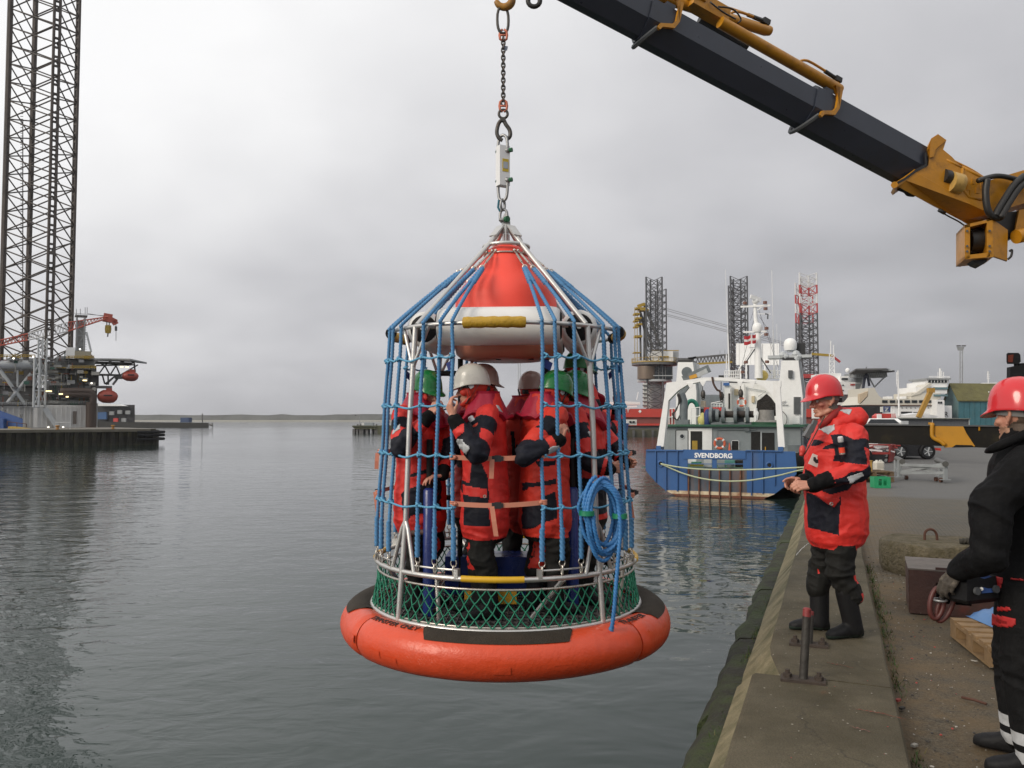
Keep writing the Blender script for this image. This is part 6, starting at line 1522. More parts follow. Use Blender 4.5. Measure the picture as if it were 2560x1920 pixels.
    mb.prism([S4(x, y, bW+.4) for x, y in ((1340, 560), (1350, 470), (1400, 440), (1455, 390), (1500, 430), (1550, 500), (1555, 640), (1510, 660), (1390, 640))], Vector((0, .9, 0))); mb.build('net_heap', mat('dark_net', (.022, .019, .016), .9, var=.5, vscale=6, bump=1, bscale=9), ship)
    MB().cyl(S4(1455, 690, bW), S4(1455, 575, bW), .48, 16, .40).build('capstan', mat('worn_capstan', (.20, .19, .175), .6, var=.2, vscale=6), ship, smooth=40); MB().cyl(S4(1455, 715, bW), S4(1455, 690, bW), .75, 20, .6).build('capstan_base', mat('worn_capstan', (.2, .19, .17), .6), ship, smooth=40); MB().cyl(S4(1455, 762, bW), S4(1455, 716, bW), .85, 20).build('green_ring_base', mat('dark_green_base', (.01, .07, .03), .5), ship, smooth=40)
    MB().ball(S4(720, 690, bW+.2), (.30, .3, .45), 12).build('yellow_fender', mat('faded_yellow_fender', (.50, .46, .16), .5), ship, smooth=True); MB().ball(S4(780, 680, bW+.1), (.26, .25, .62), 12).build('blue_fender', mat('navy_fender', (.015, .035, .14), .6), ship, smooth=True)
    MB().tube([S4(530 + 65*(1-math.cos(a))*1.0, 560-90*math.sin(a)*1.0, bW+1) for a in [math.pi*i/10 for i in range(11)]], .13, 8).build('green_hose_hoop', mat('green_hoop', (.02, .24, .16), .5), ship, smooth=True)
    for x0, y0, x1, y1, mt in ((735, 545, 800, 610, M_red), (825, 545, 945, 585, M_red), (690, 560, 740, 640, M_black), (700, 470, 750, 540, mat('jumble_tan', (.38, .33, .26), .7))): srect('deck_gear', mt, S4, x0, y0, x1, y1, bW+1.2, .4)
    # small grey deck crane with folded jib
    mb = MB(); mb.tube([S4(500, 770, bW), S4(505, 480, bW), S4(470, 390, bW)], [.26, .24, .26], 12); mb.box(S4(490, 735, bW), (.8, .6, .5)); mb.beam(S4(465, 400, bW), S4(560, 285, bW), .30, .30); c1 = mb.build('deck_crane', M_winch, ship, smooth=40)
    MB().beam(S4(500, 225, bW), S4(800, 95, bW), .36, .42).build('crane_jib', M_winch, c1); MB().beam(S4(570, 205, bW-.25), S4(655, 178, bW-.25), .06, .22).build('orange_stripe', mat('orange_stripe', (.55, .27, .02), .5), c1); MB().cyl(S4(540, 140, bW-.2), S4(540, 140, bW+.3), .32, 14).build('jib_knuckle', M_winch, c1, smooth=40); MB().beam(S4(655, 178, bW-.23), S4(775, 120, bW-.23), .05, .28).build('white_stripe', M_lgrey, c1)
    MB().tube([S4(500, 215, bW), S4(540, 150, bW)], .08, 8).build('crane_ram', M_lgrey, c1)
    for k in range(4): MB().tube(smooth_path([S4(430+k*5, 385, bW-.3), S4(445+k*8, 470, bW-.3), S4(420-k*5, 580, bW-.3), S4(370+k*10, 620+k*15, bW-.35), S4(420+k*6, 690, bW-.3), S4(455, 640, bW-.3)], 4), .028, 6).build('hose', M_hose, c1, smooth=True)
    # white casings (funnels) and superstructure
    bF = 9.5
    spanel('funnel', M_white, [S4(438, 25, bF), S4(610, 25, bF), S4(650, 360, bF), S4(648, 760, bF), S4(415, 760, bF), S4(415, 260, bF)], 3)
    spanel('funnel_shade_side', M_lgrey, [S4(612, 25, bF+.02), S4(640, 30, bF+.6), S4(690, 380, bF+.6), S4(690, 760, bF+.6), S4(650, 760, bF+.02), S4(652, 360, bF+.02)], 1.5)  # right face greyed: shade is put into the colour of the white funnel
    srect('funnel_top', M_black, S4, 440, 0, 600, 24, bF+.2, 2)
    fr = spanel('casing', M_white, [S4(1630, 5, bF), S4(1825, 5, bF), S4(1875, 420, bF), S4(1875, 780, bF), S4(1560, 780, bF), S4(1600, 300, bF)], 4)
    spanel('casing_shade_side', M_lgrey, [S4(1828, 5, bF+.05), S4(1850, 10, bF+2), S4(1905, 420, bF+2), S4(1905, 780, bF+2), S4(1878, 780, bF+.05), S4(1878, 420, bF+.05)], 2)  # white casing's right face in grey, its shade put into the colour
    srect('casing_top', M_black, S4, 1640, -30, 1815, 4, bF+.3, 2.5)
    srect('vent', M_dgrey, S4, 1708, 118, 1756, 206, bF-.2, .18, fr)
    mb = MB(); 
    for k in range(12): mb.beam(S4(1775, 435+k*16.5, bF-.1), S4(1845, 435+k*16.5, bF-.1), .05, .10)
    lv = mb.build('louvre', M_dgrey, fr); srect('louvre_frame', M_lgrey, S4, 1768, 425, 1852, 620, bF-.06, .05, fr); srect('vent_box', M_white, S4, 1758, 640, 1840, 735, bF-.3, .3, fr)
    MB().tube(smooth_path([S4(1640, 590, bF-.1), S4(1690, 650, bF-.1), S4(1685, 730, bF-.1), S4(1650, 755, bF-.1)], 4), .02, 6).build('hose', M_hose, fr); MB().tube([S4(1625, 490, bF-.1), S4(1680, 470, bF-.1), S4(1630, 520, bF-.1), S4(1710, 520, bF-.1)], .025, 6).build('anchor_hook', M_dgrey, fr)
    srect('light_box', M_lgrey, S4, 1740, 770, 1810, 800, bF-.4, .3, fr)
    # bridge block behind, with windows to the aft
    bB = 13
    srect('superstructure', M_white, S4, 960, 265, 1640, 770, bB, 8); srect('superstructure', M_lgrey, S4, 650, 400, 960, 770, bB+.6, 6); srect('superstructure', M_white, S4, 975, 290, 1040, 600, bB-1.2, 1)
    srect('wall_locker', mat('tan_locker', (.50, .42, .28), .6), S4, 1085, 335, 1130, 405, bB-.2, .2); srect('wall_locker', mat('tan_locker', (.5, .42, .28), .6), S4, 1285, 415, 1318, 490, bB-.2, .2); srect('blue_sign', M_blue, S4, 960, 262, 1030, 295, bB-1.4, .1)
    srect('doorway', M_dark, S4, 1018, 385, 1036, 560, bB-1.3, .1)
    MB().tube([S4(1195, 280, bB-.3), S4(1195, 600, bB-.3)], .09, 8).build('white_post', M_white, ship, smooth=40); MB().tube([S4(1220, 320, bB-.2), S4(1455, 360, bB-.2), S4(1360, 420, bB-.2)], .03, 6).build('pipe', M_lgrey, ship)
    rail([(975, 205), (1140, 205)], 80, n=8, b=bB-.5); rail([(1390, 205), (1620, 215)], 90, n=8, b=bB)
    MB().ball(S4(1402, 180, bB-1), (.42, .4, .38), 16).build('yellow_buoy', mat('yellow_ball_buoy', (.58, .44, .12), .5), ship, smooth=True)
    # big white panel amidships, mast, domes, aerials, flag
    for x0, x1 in ((1192, 1224), (1226, 1283), (1285, 1345), (1347, 1470), (1472, 1560), (1562, 1650)): srect('white_screen_panel', M_white, S5, x0, 845, x1, 1072, bB+5 + (x0 % 3)*.03, .4)
    for x in (1240, 1300, 1500, 1600): MB().cyl(S5(x, 1072, bB+5.1), S5(x, 1220, bB+5.1), .06, 6).build('screen_leg', M_white, ship)
    mb = MB(); mb.tube([S5(1432, 1215, bB-1.5), S5(1422, 740, bB-1.5), S5(1398, 560, bB-1.5), S5(1392, 400, bB-1.5)], [.26, .20, .13, .10], 10); mast = mb.build('mast', M_white, ship, smooth=40)
    for a, b_, w in (((1240, 455), (1555, 440), .12), ((1270, 725), (1515, 715), .10), ((1420, 490), (1480, 445), .06), ((1440, 770), (1495, 725), .06), ((1420, 530), (1560, 532), .04), ((1325, 890), (1470, 890), .05)): MB().beam(S5(*a, bB-1.6), S5(*b_, bB-1.6), w).build('yard', M_white, mast)
    for a, b_ in (((1390, 905), (1280, 1070)), ((1440, 975), (1560, 1160)), ((1365, 900), (1215, 1130))): MB().cyl(S5(*a, bB-1.6), S5(*b_, bB-1.6), .045, 6).build('mast_stay', M_dgrey if a[0] > 1370 else M_white, mast)
    for x, y, rx, rz in ((1418, 675, 55, 52), (1768, 855, 72, 62)):
        b = bB-1.5 if x < 1500 else bF+1; c = S5(x, y, b); r1 = (S5(x+rx, y, b)-c).length; d = MB().lathe([(0, r1*1.0), (r1*.35, r1*.95), (r1*.7, r1*.74), (r1*.93, r1*.4), (r1, 0), (r1*.97, -r1*.55), (r1*.85, -r1*.95), (0, -r1*.95)], c, 24).build('radar_dome', M_white, ship, smooth=50); MB().cyl(c-Vector((0, 0, r1*1.2)), c-Vector((0, 0, r1*.9)), r1*.55, 12).build('dome_base', M_lgrey, d, smooth=40)
    c = S5(1398, 395, bB-1.5); MB().ball(c, .22, 10).build('scanner_motor', M_white, mast, smooth=True); MB().beam(S5(1345, 345, bB-1.9), S5(1455, 385, bB-1.4), .10, .26).build('radar_scanner', M_white, mast)
    for x, y in ((1500, 410), (1505, 475), (1285, 415), (1515, 685), (1512, 750), (1297, 1045), (1522, 1040), (1262, 1150)): MB().cyl(S5(x, y-14, bB-1.7), S5(x, y+14, bB-1.7), .13, 8).build('mast_light', mat('brown_lantern', (.16, .07, .05), .5), mast, smooth=40)
    for x0, y0, x1, y1, b, r_ in ((1120, 1195, 1105, 740, bB-.3, .05), (1105, 740, 1078, 60, bB-.3, .02), (1600, 1210, 1585, 700, bB, .06), (1585, 700, 1572, 70, bB, .022), (1632, 1190, 1625, 640, bB+1, .02), (1090, 1120, 1088, 960, bB, .04), (1672, 1150, 1662, 740, bB+1, .02)): MB().cyl(S5(x0, y0, b), S5(x1, y1, b), r_, 6, r_*.7).build('whip_aerial', M_white, ship, smooth=40)
    for a, b_ in (((1385, 470), (1345, 600)), ((1440, 560), (1530, 690)), ((1395, 540), (1240, 1120)), ((1420, 450), (1640, 1100)), ((1520, 690), (1600, 940))): MB().cyl(S5(*a, bB-1.5), S5(*b_, bB-1.2), .012, 4).build('wire', M_dgrey, mast)
    MB().tube([S5(1500, 530, bB-1.7), S5(1530, 535, bB-1.7), S5(1528, 585, bB-1.7)], .05, 6).build('yard_fitting', M_dgrey, mast)
    mb = MB()
    for x, y in ((1690, 970), (1715, 985), (1830, 960), (1850, 985), (1835, 1005)): mb.ball(S5(x, y, bF+.5), .26, 8)
    mb.box(S5(1765, 990, bF+1), (2.6, 1.2, .18)); mb.build('floodlight_cluster', M_lgrey, ship, smooth=40)
    MB().box(S5(1880, 925, bF+1.5), (.55, .5, .95)).build('exhaust', M_black, ship)
    # flag: red with a white cross, rippling
    mb = MB(); nx, ny = 14, 8; fo = S5(1402, 745, bB-2.2); fx = S5(1275, 772, bB-2.2)-fo; fz = S5(1402, 840, bB-2.2)-fo; 
    for i in range(nx+1):
        for j in range(ny+1): mb.v.append(tuple(fo + fx*(i/nx) + fz*(j/ny) + Vector((0, .10*math.sin(i*.9+j*.3), -.03*math.sin(i*.8)))))
    for i in range(nx):
        for j in range(ny): mb.f.append((i*(ny+1)+j, (i+1)*(ny+1)+j, (i+1)*(ny+1)+j+1, i*(ny+1)+j+1)); mb.m.append(1 if i in (4, 5) or j in (3, 4) else 0)
    fl = mb.build('flag', [mat('flag_red', (.40, .018, .025), .7), mat('flag_white', (.62, .6, .6), .7)], None, smooth=True); fl.matrix_world = ship.matrix_basis; tag(fl, 'red flag with white cross flying from the mast of the work ship', 'flag')
    # gear shed roof bits at the right and the davit frame
    MB().beam(S4(1830, 770, 6), S4(1830, 1060, 6), .35, .3).build('davit_post', M_shgrey, ship); spanel('gusset', M_shgrey, [S4(1640, 770, 5.6), S4(1830, 770, 5.6), S4(1825, 870, 5.6), S4(1790, 800, 5.6)], .1)
    for k in range(6): MB().beam(S4(1642, 830+k*32, bD-.2), S4(1690, 826+k*32, bD-.2), .03).build('rung', M_shgrey, ship)
    MB().tube([S4(1850, 780, 4.5), S4(1950, 960, 4.5)], .035, 6).build('stay_wire', M_dgrey, ship)
    srect('lashing_gear', M_winch, S4, 1700, 980, 1840, 1062, 3.0, .6)
build_ship()
# mooring lines from the port fairlead across the stern to the quay, sagging
def mooring_line(u0, v0, pts, label):
    a = SO + Matrix.Rotation(math.atan2(QN.y, QN.x), 3, 'Z') @ SL(*z4(240, 1195), -.12)
    P = [a] + [hit(*z4(x, y), SO - QU*b, QU) for x, y, b in pts]
    o = MB().tube(smooth_path(P, 6), .040, 6).build('mooring_line', M_mooring, smooth=True); tag(o, label, 'rope')
mooring_line(0, 0, [(430, 1232, .4), (700, 1258, .9), (1000, 1266, 1.5), (1300, 1262, 2.2), (1600, 1250, 3), (1850, 1238, 4), (2300, 1215, 8)], 'upper pale green mooring rope running nearly level across the blue stern')
mooring_line(0, 0, [(480, 1300, .35), (700, 1362, .6), (900, 1390, .9), (1080, 1396, 1.2), (1300, 1382, 1.8), (1600, 1330, 2.6), (1850, 1268, 4), (2300, 1180, 8)], 'slack pale green mooring rope sagging low across the blue stern')
# ---------------------------------------------------------------- harbour structures on the left and behind the ship
M_lat = mat('lattice_dark_steel', (.060, .047, .040), .65, var=.3, vscale=.4)
M_lat2 = mat('lattice_grey_steel', (.075, .078, .085), .6, var=.2)
M_latw = mat('lattice_white', (.62, .62, .62), .5); M_latr = mat('lattice_red', (.42, .05, .05), .5)
M_rigw = mat('rig_hull_white', (.60, .60, .59), .55, var=.06, vscale=.3, dirt=(.26, .20, .15), dscale=.25, damt=.2, streak=True)
M_rigg = mat('rig_grey', (.27, .28, .285), .6, var=.15, vscale=.4, dirt=(.10, .07, .05), dscale=.3, damt=.3)
M_rigd = mat('rig_dark', (.12, .118, .118), .7, var=.3, vscale=.5)
M_rigy = mat('rig_yellow_rail', (.36, .24, .03), .6, var=.2); M_boat = mat('lifeboat_orange', (.34, .055, .035), .45, var=.1, vscale=1)
M_lampglow = mat('lit_lamp', (1, .95, .82), .5, emit=1.5)
def lattice(root, corners, z0, z1, bay, rc, rb, m, chord_m=None, parts=True, stuffy=False, horiz=True, kbrace=True, double=0.0):
    n = max(1, round((z1-z0)/bay)); h = (z1-z0)/n; k = len(corners); mb = MB(); cnt = 0
    for c in corners:
        o = MB()
        if double and c in corners[1:3]:
            d = Vector((c[0], c[1], 0)) - sum((Vector((q[0], q[1], 0)) for q in corners), Vector())/k; d = Vector((-d.y, d.x, 0)).normalized()*double
            for s_ in (-1, 1): o.cyl((c[0]+d.x*s_, c[1]+d.y*s_, z0), (c[0]+d.x*s_, c[1]+d.y*s_, z1), rc*.52, 6)
            for i in range(n*2): o.beam((c[0]-d.x, c[1]-d.y, z0+(i+.5)*h/2), (c[0]+d.x, c[1]+d.y, z0+(i+.5)*h/2), rc*.8, h*.10)
        else: o.cyl((c[0], c[1], z0), (c[0], c[1], z1), rc, 8)
        o.build('chord', chord_m or m, root, smooth=40)
    for f in range(k):
        a, b_ = Vector((*corners[f], 0)), Vector((*corners[(f+1) % k], 0))
        for i in range(n):
            za, zb = z0+i*h, z0+(i+1)*h; lines = []
            if kbrace:
                mid = (a+b_)/2
                if i % 2: lines = [((a.x, a.y, za), (b_.x, b_.y, zb))]
                else: lines = [((b_.x, b_.y, za), (a.x, a.y, zb))]
                lines.append(((a.x, a.y, za), (b_.x, b_.y, za + h*(0 if i % 2 else 1)*0)))
            else: lines = [((a.x, a.y, za), (b_.x, b_.y, zb)), ((b_.x, b_.y, za), (a.x, a.y, zb))]
            if not kbrace and horiz: lines.append(((a.x, a.y, za), (b_.x, b_.y, za)))
            for p, q in lines:
                if stuffy: mb.tube([p, q], rb, 4, False)
                else: MB().tube([p, q], rb, 5, False).build('brace', m, root)
    if stuffy: stuff(mb.build('bracing', m, root))
def wbox(root, name, m, u0, v0, u1, v1, Y, d, org, taper=None):
    a, b_ = at(u0, v0, Y)-org, at(u1, v1, Y)-org; c = (a+b_)/2; c.y += d/2
    return MB().box(c, (abs(b_.x-a.x), d, abs(b_.z-a.z)), taper=taper).build(name, m, root)

def left_pier():
    # concrete pier with sheet piles and rubber fenders, ends at the harbour mouth
    a, b_ = ground(0, 1119, WATER_Z), ground(425, 1111, WATER_Z); d = (b_-a).normalized(); n = Vector((-d.y, d.x, 0)); a = a - d*60
    zt = at(300, 1078, (a.y+b_.y)/2).z
    o = thing('harbour_pier', 'long dark pier of steel sheet piles with sandy deck in front of the jack-up rig', 'pier', (b_.x, b_.y, WATER_Z)); O = o.location.copy(); L = (b_-a).length
    def P(s, t, z): p = a + d*s + n*t; return Vector((p.x, p.y, z)) - O
    M_pile = mat('sheet_pile', (.017, .015, .010), .85, var=.35, vscale=.7, dirt=(.06, .055, .02), dscale=.8, damt=.5)
    MB().add([P(0, 0, zt), P(L-3, 0, zt), P(L-1, 3, zt), P(L-1, 34, zt), P(0, 34, zt)], [(0, 1, 2, 3, 4)]).build('pier_deck', mat('pier_deck_sand', (.15, .14, .12), .9, var=.1, vscale=.3), o)
    MB().box(P(L/2-1.5, .3, zt-.2), (L-3, .9, .42), rz=math.atan2(d.y, d.x)).build('pier_cope', mat('pier_cope', (.12, .11, .085), .85, var=.2, vscale=.6), o)
    s = 0; k = 0
    while s < L-2.2:
        w = .62; near = s > 40
        if near:
            mb = MB(); mb.prism([P(s, .35 if k % 2 else 0, WATER_Z-1), P(s+w*.85, .35 if k % 2 else 0, WATER_Z-1), P(s+w, 0 if k % 2 else .35, WATER_Z-1), P(s+w, .6, WATER_Z-1), P(s, .6, WATER_Z-1)], (0, 0, zt-.4-WATER_Z+1)); mb.build('sheet_pile', M_pile, o)
        s += w; k += 1
    MB().add([P(0, .55, WATER_Z-1), P(L-2, .55, WATER_Z-1), P(L-2, .55, zt), P(0, .55, zt)], [(0, 1, 2, 3)]).build('pier_wall', M_pile, o)
    MB().prism([P(L-2.4, .2, WATER_Z-1), P(L-.9, 3, WATER_Z-1), P(L-.9, 30, WATER_Z-1), P(L-3, 30, WATER_Z-1)], (0, 0, zt-WATER_Z+.8)).build('pier_head', M_pile, o)
    for z in (zt-.5, zt-1.0, zt-1.6): MB().tube([P(L-5, -.25, z), P(L-2.6, -.2, z), P(L-.7, 1.0, z), P(L-.6, 6, z)], .22, 8).build('fender', M_rubber, o, smooth=40)
    for u, v in ((413, 1072), (186, 1070), (45, 1078)):
        p = at(u, v, 0 + 128) ; pos = a + d*((ground(u, v+6, zt)-a).dot(d)) + n*1.4; pos.z = zt
        t = thing('bollard', {413: 'rusty yellow bollard at the far end of the pier', 186: 'yellow bollard on the pier below the rig hull', 45: 'orange bollard beside the blue shed on the pier'}[u], 'bollard', pos, 0, 'bollards on the pier')
        MB().lathe([(0, 0), (.30, 0), (.30, .06), (.19, .12), (.17, .38), (.30, .44), (.32, .56), (.20, .64), (0, .65)], n=14).build('post', mat('bollard_orange', (.30, .14, .02), .6, var=.2, dirt=(.08, .04, .02), dscale=5, damt=.4), t, smooth=40)
    # white railing gate on the edge
    t = thing('pier_railing', 'thin white railing frame standing on the pier edge', 'railing', a + d*((ground(277, 1080, zt)-a).dot(d)) + n*1.2 + Vector((0, 0, zt - a.z)))
    for x in (-1.1, 1.1): MB().cyl((x, 0, 0), (x, 0, 1.05), .05, 6).build('post', M_lgrey, t)
    MB().cyl((-1.1, 0, 1.05), (1.1, 0, 1.05), .05, 6).build('rail', M_lgrey, t)
    return zt
PZ = left_pier()
def left_rig():
    Y = 150.0; O = at(120, 1072, Y); O.z = WATER_Z; n_ = Vector((O.x, O.y, 0)).normalized(); r = thing('jackup_rig', 'huge jack-up rig with tall lattice leg, white hull and helideck beyond the pier', 'drilling rig', O, -math.atan2(n_.x, n_.y)); k = O.xy.length/F; Mi = Matrix.Rotation(math.atan2(n_.x, n_.y), 3, 'Z')
    def W(u, v, d=0.0): return Mi @ (hit(u, v, O + n_*d, n_) - O)
    def B(name, m, u0, v0, u1, v1, d0=0, dd=8, root=None):
        a, b_ = W(u0, v0, d0), W(u1, v1, d0); c = (a+b_)/2; c.y += dd/2; return MB().box(c, (abs(b_.x-a.x), dd, abs(b_.z-a.z))).build(name, m, root or r)
    # hull
    B('hull', M_rigw, -260, 1014, 84, 1085, 0, 40); B('hull', M_rigw, 84, 1012, 226, 1085, -3, 40); B('hull', M_rigw, 226, 1008, 243, 1085, 4, 30)
    B('rubbing_strip', M_rigd, -200, 1012, 84, 1016, -.4, .6)
    for u in range(92, 226, 12): B('hull_rib', M_rigw, u, 1016, u+1.2, 1085, -3.3, .3)
    for u in range(-10, 84, 14): B('hull_rib', M_rigw, u, 1018, u+1.2, 1085, -.4, .4)
    B('hull_door', mat('rust_stained_hatch', (.12, .10, .085), .7), 183, 1028, 191, 1060, -3.4, .3)
    MB().beam(W(112, 1020, -4), W(142, 1068, -4), .35, .9).build('gangway', M_lgrey, r); MB().beam(W(124, 1040, -4.2), W(146, 1070, -4.2), .3, .8).build('gangway', M_lgrey, r)
    # tall leg, square, 4 chords
    leg = MB(); cs = []
    for u, dd in ((2, 4), (122, -1.5), (176, 9), (66, 14)):
        p = W(u, 870, dd); cs.append((p.x, p.y))
    lo = bpy.data.objects.new('lattice_leg', None); COL.objects.link(lo); lo.parent = r
    lattice(lo, cs, W(0, 905).z, W(0, -150).z, 3.6, .50, .135, M_lat, kbrace=False, horiz=False, double=.50)
    mbl = MB()
    for i in range(90): mbl.beam(W(51, 900-i*7, 11.8), W(58, 900-i*7, 11.8), .10)
    mbl.cyl(W(57, 300, 12), W(57, 905, 12), .09, 6); stuff(mbl.build('ladder_rungs', M_lat, r))
    # machinery deck, blocks and walkways
    for args in [('deck_block', M_rigg, 122, 925, 206, 975, 2, 14), ('deck_block', M_rigg, 160, 920, 240, 980, 4, 14), ('deck_block', M_rigd, -200, 900, 90, 965, 6, 20), ('deck_block', M_rigd, -200, 965, 100, 1012, 8, 20), ('deck_block', M_rigg, 100, 975, 215, 1012, 0, 10), ('deck_block', M_rigd, 206, 930, 242, 1012, 3, 10), ('deck_block', M_rigg, 168, 900, 235, 925, 0, 8),
                 ('deck_block', M_rigd, 110, 968, 235, 992, -1.2, 3), ('deck_block', M_rigg, 88, 905, 160, 935, 3, 8), ('container', M_white, 166, 868, 187, 897, -2, 3), ('container', mat('tan_cabin', (.30, .27, .20), .6), 187, 877, 228, 897, -2, 4), ('container', M_lgrey, 140, 892, 152, 920, 0, 3), ('container', M_rigg, 152, 890, 165, 918, 0, 3), ('walkway', M_rigd, 165, 896, 235, 899, -2.5, 5), ('walkway', M_rigd, 175, 921, 236, 924, -2, 5)]: B(*args)
    for y0 in (933, 945, 957):
        for x0 in (100, 122): MB().cyl(W(x0, y0, 0), W(x0+24, y0, 0), .42, 10).build('tank', M_lgrey if y0 != 945 else mat('tank_cream', (.46, .45, .40), .5), r, smooth=40)
    for x in range(162, 205, 5): B('wall_rib', M_rigg, x, 926, x+1, 972, 1.6, .4)
    MB().tube([W(0, 912, -1), W(84, 912, -1)], .8, 12).build('big_pipe', M_lgrey, r, smooth=40)
    for a, b_ in (((0, 925), (64, 1012)), ((78, 934), (18, 1008)), ((44, 925), (44, 975))): MB().cyl(W(*a, -1), W(*b_, -1), .32 if a[0] != 44 else .18, 8).build('strut', M_lgrey, r, smooth=40)
    for y0, x1 in ((978, 225), (986, 225)): MB().tube(smooth_path([W(150, y0, -4), W(200, y0, -4), W(x1, y0+2, -4), W(232, y0+12, -4), W(232, 1030, -4)], 3), .62, 10).build('pipe', mat('brown_pipe', (.05, .032, .025), .6), r, smooth=True)
    MB().tube([W(228, 1005, -4), W(228, 1085, -4)], .9, 10).build('pipe', mat('brown_pipe', (.05, .032, .025), .6), r, smooth=40)
    rnd = random.Random(11)
    mb = MB(); mats = [M_rigg, M_rigd, M_rigy, mat('pale_clutter', (.35, .34, .31), .6), mat('green_clutter', (.03, .10, .07), .6), mat('rust_clutter', (.18, .06, .03), .6)]
    for i in range(330):
        z = rnd.random(); u = rnd.uniform(-20, 240) if z < .7 else rnd.uniform(100, 236); v = rnd.choice((893, 905, 918, 932, 945, 958, 972, 985, 998, 1008)) + rnd.uniform(-3, 3)
        if u < 160 and v < 900: v = 900 + rnd.uniform(-6, 2)
        mb.k = rnd.choice((0, 0, 1, 1, 2, 3, 3, 4, 5)); p = W(u, v, rnd.uniform(-2.4, 1.5)); mb.box(p, (rnd.uniform(.15, 1.6), .8, rnd.uniform(.12, .7)) if rnd.random() < .6 else (rnd.uniform(.08, .2), .4, rnd.uniform(.6, 2.2)))
    stuff(mb.build('deck_clutter', mats, r))
    for y0, x0, x1 in ((893, -5, 88), (896, 166, 236), (921, 176, 240), (1009, 84, 232), (964, 118, 165), (1012, -5, 84)):
        mb = MB()
        for f in (0, 4): mb.cyl(W(x0, y0-f-2, -3), W(x1, y0-f-2, -3), .05, 4)
        for u in range(int(x0), int(x1), 4): mb.cyl(W(u, y0, -3), W(u, y0-6.5, -3), .05, 4)
        mb.build('railing', M_rigy if y0 in (893, 896, 921) else M_rigg, r)
    for u, v in ((34, 896), (83, 892), (121, 1068), (158, 1068), (229, 958), (200, 873)): MB().ball(W(u, v, -5), .17, 8).build('floodlight', M_lampglow, r, smooth=True)
    for u, v, w in ((122, 978, 11), (152, 985, 7), (168, 992, 5), (304, 917, 6), (318, 918, 6), (212, 951, 8)): MB().box(W(u, v, -5), (w*k, .2, .22)).build('strip_lamp', mat('warm_strip_lamp', (1, .8, .4), .5, emit=1.6), r)
    # white lattice stair tower
    t = bpy.data.objects.new('stair_tower', None); COL.objects.link(t); t.parent = r
    c4 = [(W(u, 1000, d).x, W(u, 1000, d).y) for u, d in ((84, -5), (97, -5), (113, -3), (99, -2))]
    lattice(t, c4, W(0, 1018).z, W(0, 895).z, 2.6, .20, .09, M_lgrey, kbrace=True)
    c4 = [(W(u, 1000, d).x, W(u, 1000, d).y) for u, d in ((92, -4), (103, -4), (114, -3), (103, -2))]
    lattice(t, c4, W(0, 895).z, W(0, 845).z, 2.2, .14, .07, M_lgrey, kbrace=True)
    # derrick style tower with window bands right of the leg
    t2 = bpy.data.objects.new('ladder_tower', None); COL.objects.link(t2); t2.parent = r
    c4 = [(W(u, 850, d).x, W(u, 850, d).y) for u, d in ((191, -1), (211, -1), (211, 1.5), (191, 1.5))]
    lattice(t2, c4, W(0, 880).z, W(0, 784).z, 2.0, .16, .07, M_rigg, kbrace=True); B('tower_panel', M_rigg, 194, 802, 208, 878, .5, .4, t2)
    B('tower_top', M_rigg, 188, 786, 219, 790, -1, 3.5, t2)
    for u in (191, 201, 213, 218): MB().cyl(W(u, 786, -1), W(u, 772 if u < 210 else 768, -1), .06, 5).build('aerial', M_rigg, t2)
    for i in range(14): MB().beam(W(212, 795+i*6, -1), W(217, 795+i*6, -1), .06).build('rung', M_rigg, t2)
    MB().cyl(W(216, 830, -1), W(228, 880, -1), .18, 6).build('stay', M_lgrey, t2)
    # pedestal crane boom, red and white lattice
    cr = bpy.data.objects.new('crane_boom', None); COL.objects.link(cr); cr.parent = r
    top = [(-40, 860), (70, 834), (170, 806), (270, 792)]; bot = [(-40, 872), (70, 850), (170, 828), (265, 797)]
    def seg(a, b_, t): return (a[0]+(b_[0]-a[0])*t, a[1]+(b_[1]-a[1])*t)
    for i in range(3):
        m = (M_latr2, M_latw, M_latr2)[i]
        for dd in (-1.0, .8):
            MB().cyl(W(*top[i], dd), W(*top[i+1], dd), .13, 6).build('chord', m, cr); MB().cyl(W(*bot[i], dd), W(*bot[i+1], dd), .15, 6).build('chord', m, cr)
            n = 12; mb = MB()
            for j in range(n):
                a = seg(top[i], top[i+1], j/n); b_ = seg(bot[i], bot[i+1], (j+.5)/n); c = seg(top[i], top[i+1], (j+1)/n); mb.cyl(W(*a, dd), W(*b_, dd), .06, 4); mb.cyl(W(*b_, dd), W(*c, dd), .06, 4)
            mb.build('lacing', m, cr)
    mb = MB(); mb.beam(W(258, 793, 0), W(280, 797, 0), 1.2, 1.6); mb.beam(W(276, 797, 0), W(292, 805, 0), .8, .8); mb.beam(W(284, 802, 0), W(290, 811, 0), .8, 1.0); mb.build('boom_head', M_latr2, cr)
    MB().cyl(W(220, 784, 0), W(268, 792, 0), .05, 4).build('pendant', M_rigd, cr); MB().cyl(W(150, 780, 0), W(268, 790, 0), .04, 4).build('pendant', M_rigd, cr)
    for u in (267, 273): MB().cyl(W(u, 798, -.3), W(u, 818, -.3), .10, 5).build('hoist_wire', M_rigd, cr)
    MB().lathe([(0, 0), (.5, .1), (.6, .8), (.55, 1.6), (0, 1.7)], W(270, 834), 10).build('hook_block', M_rigy, cr, smooth=40); MB().cyl(W(270, 834), W(269, 842), .12, 6).build('hook', M_rigd, cr)
    MB().cyl(W(290, 810), W(290, 852), .05, 4).build('hoist_wire', M_rigd, cr); MB().cyl(W(290, 816), W(290, 827), .22, 6).build('hook_block', M_rigd, cr)
    # helideck on truss with two lifeboats below
    hd = bpy.data.objects.new('helideck', None); COL.objects.link(hd); hd.parent = r
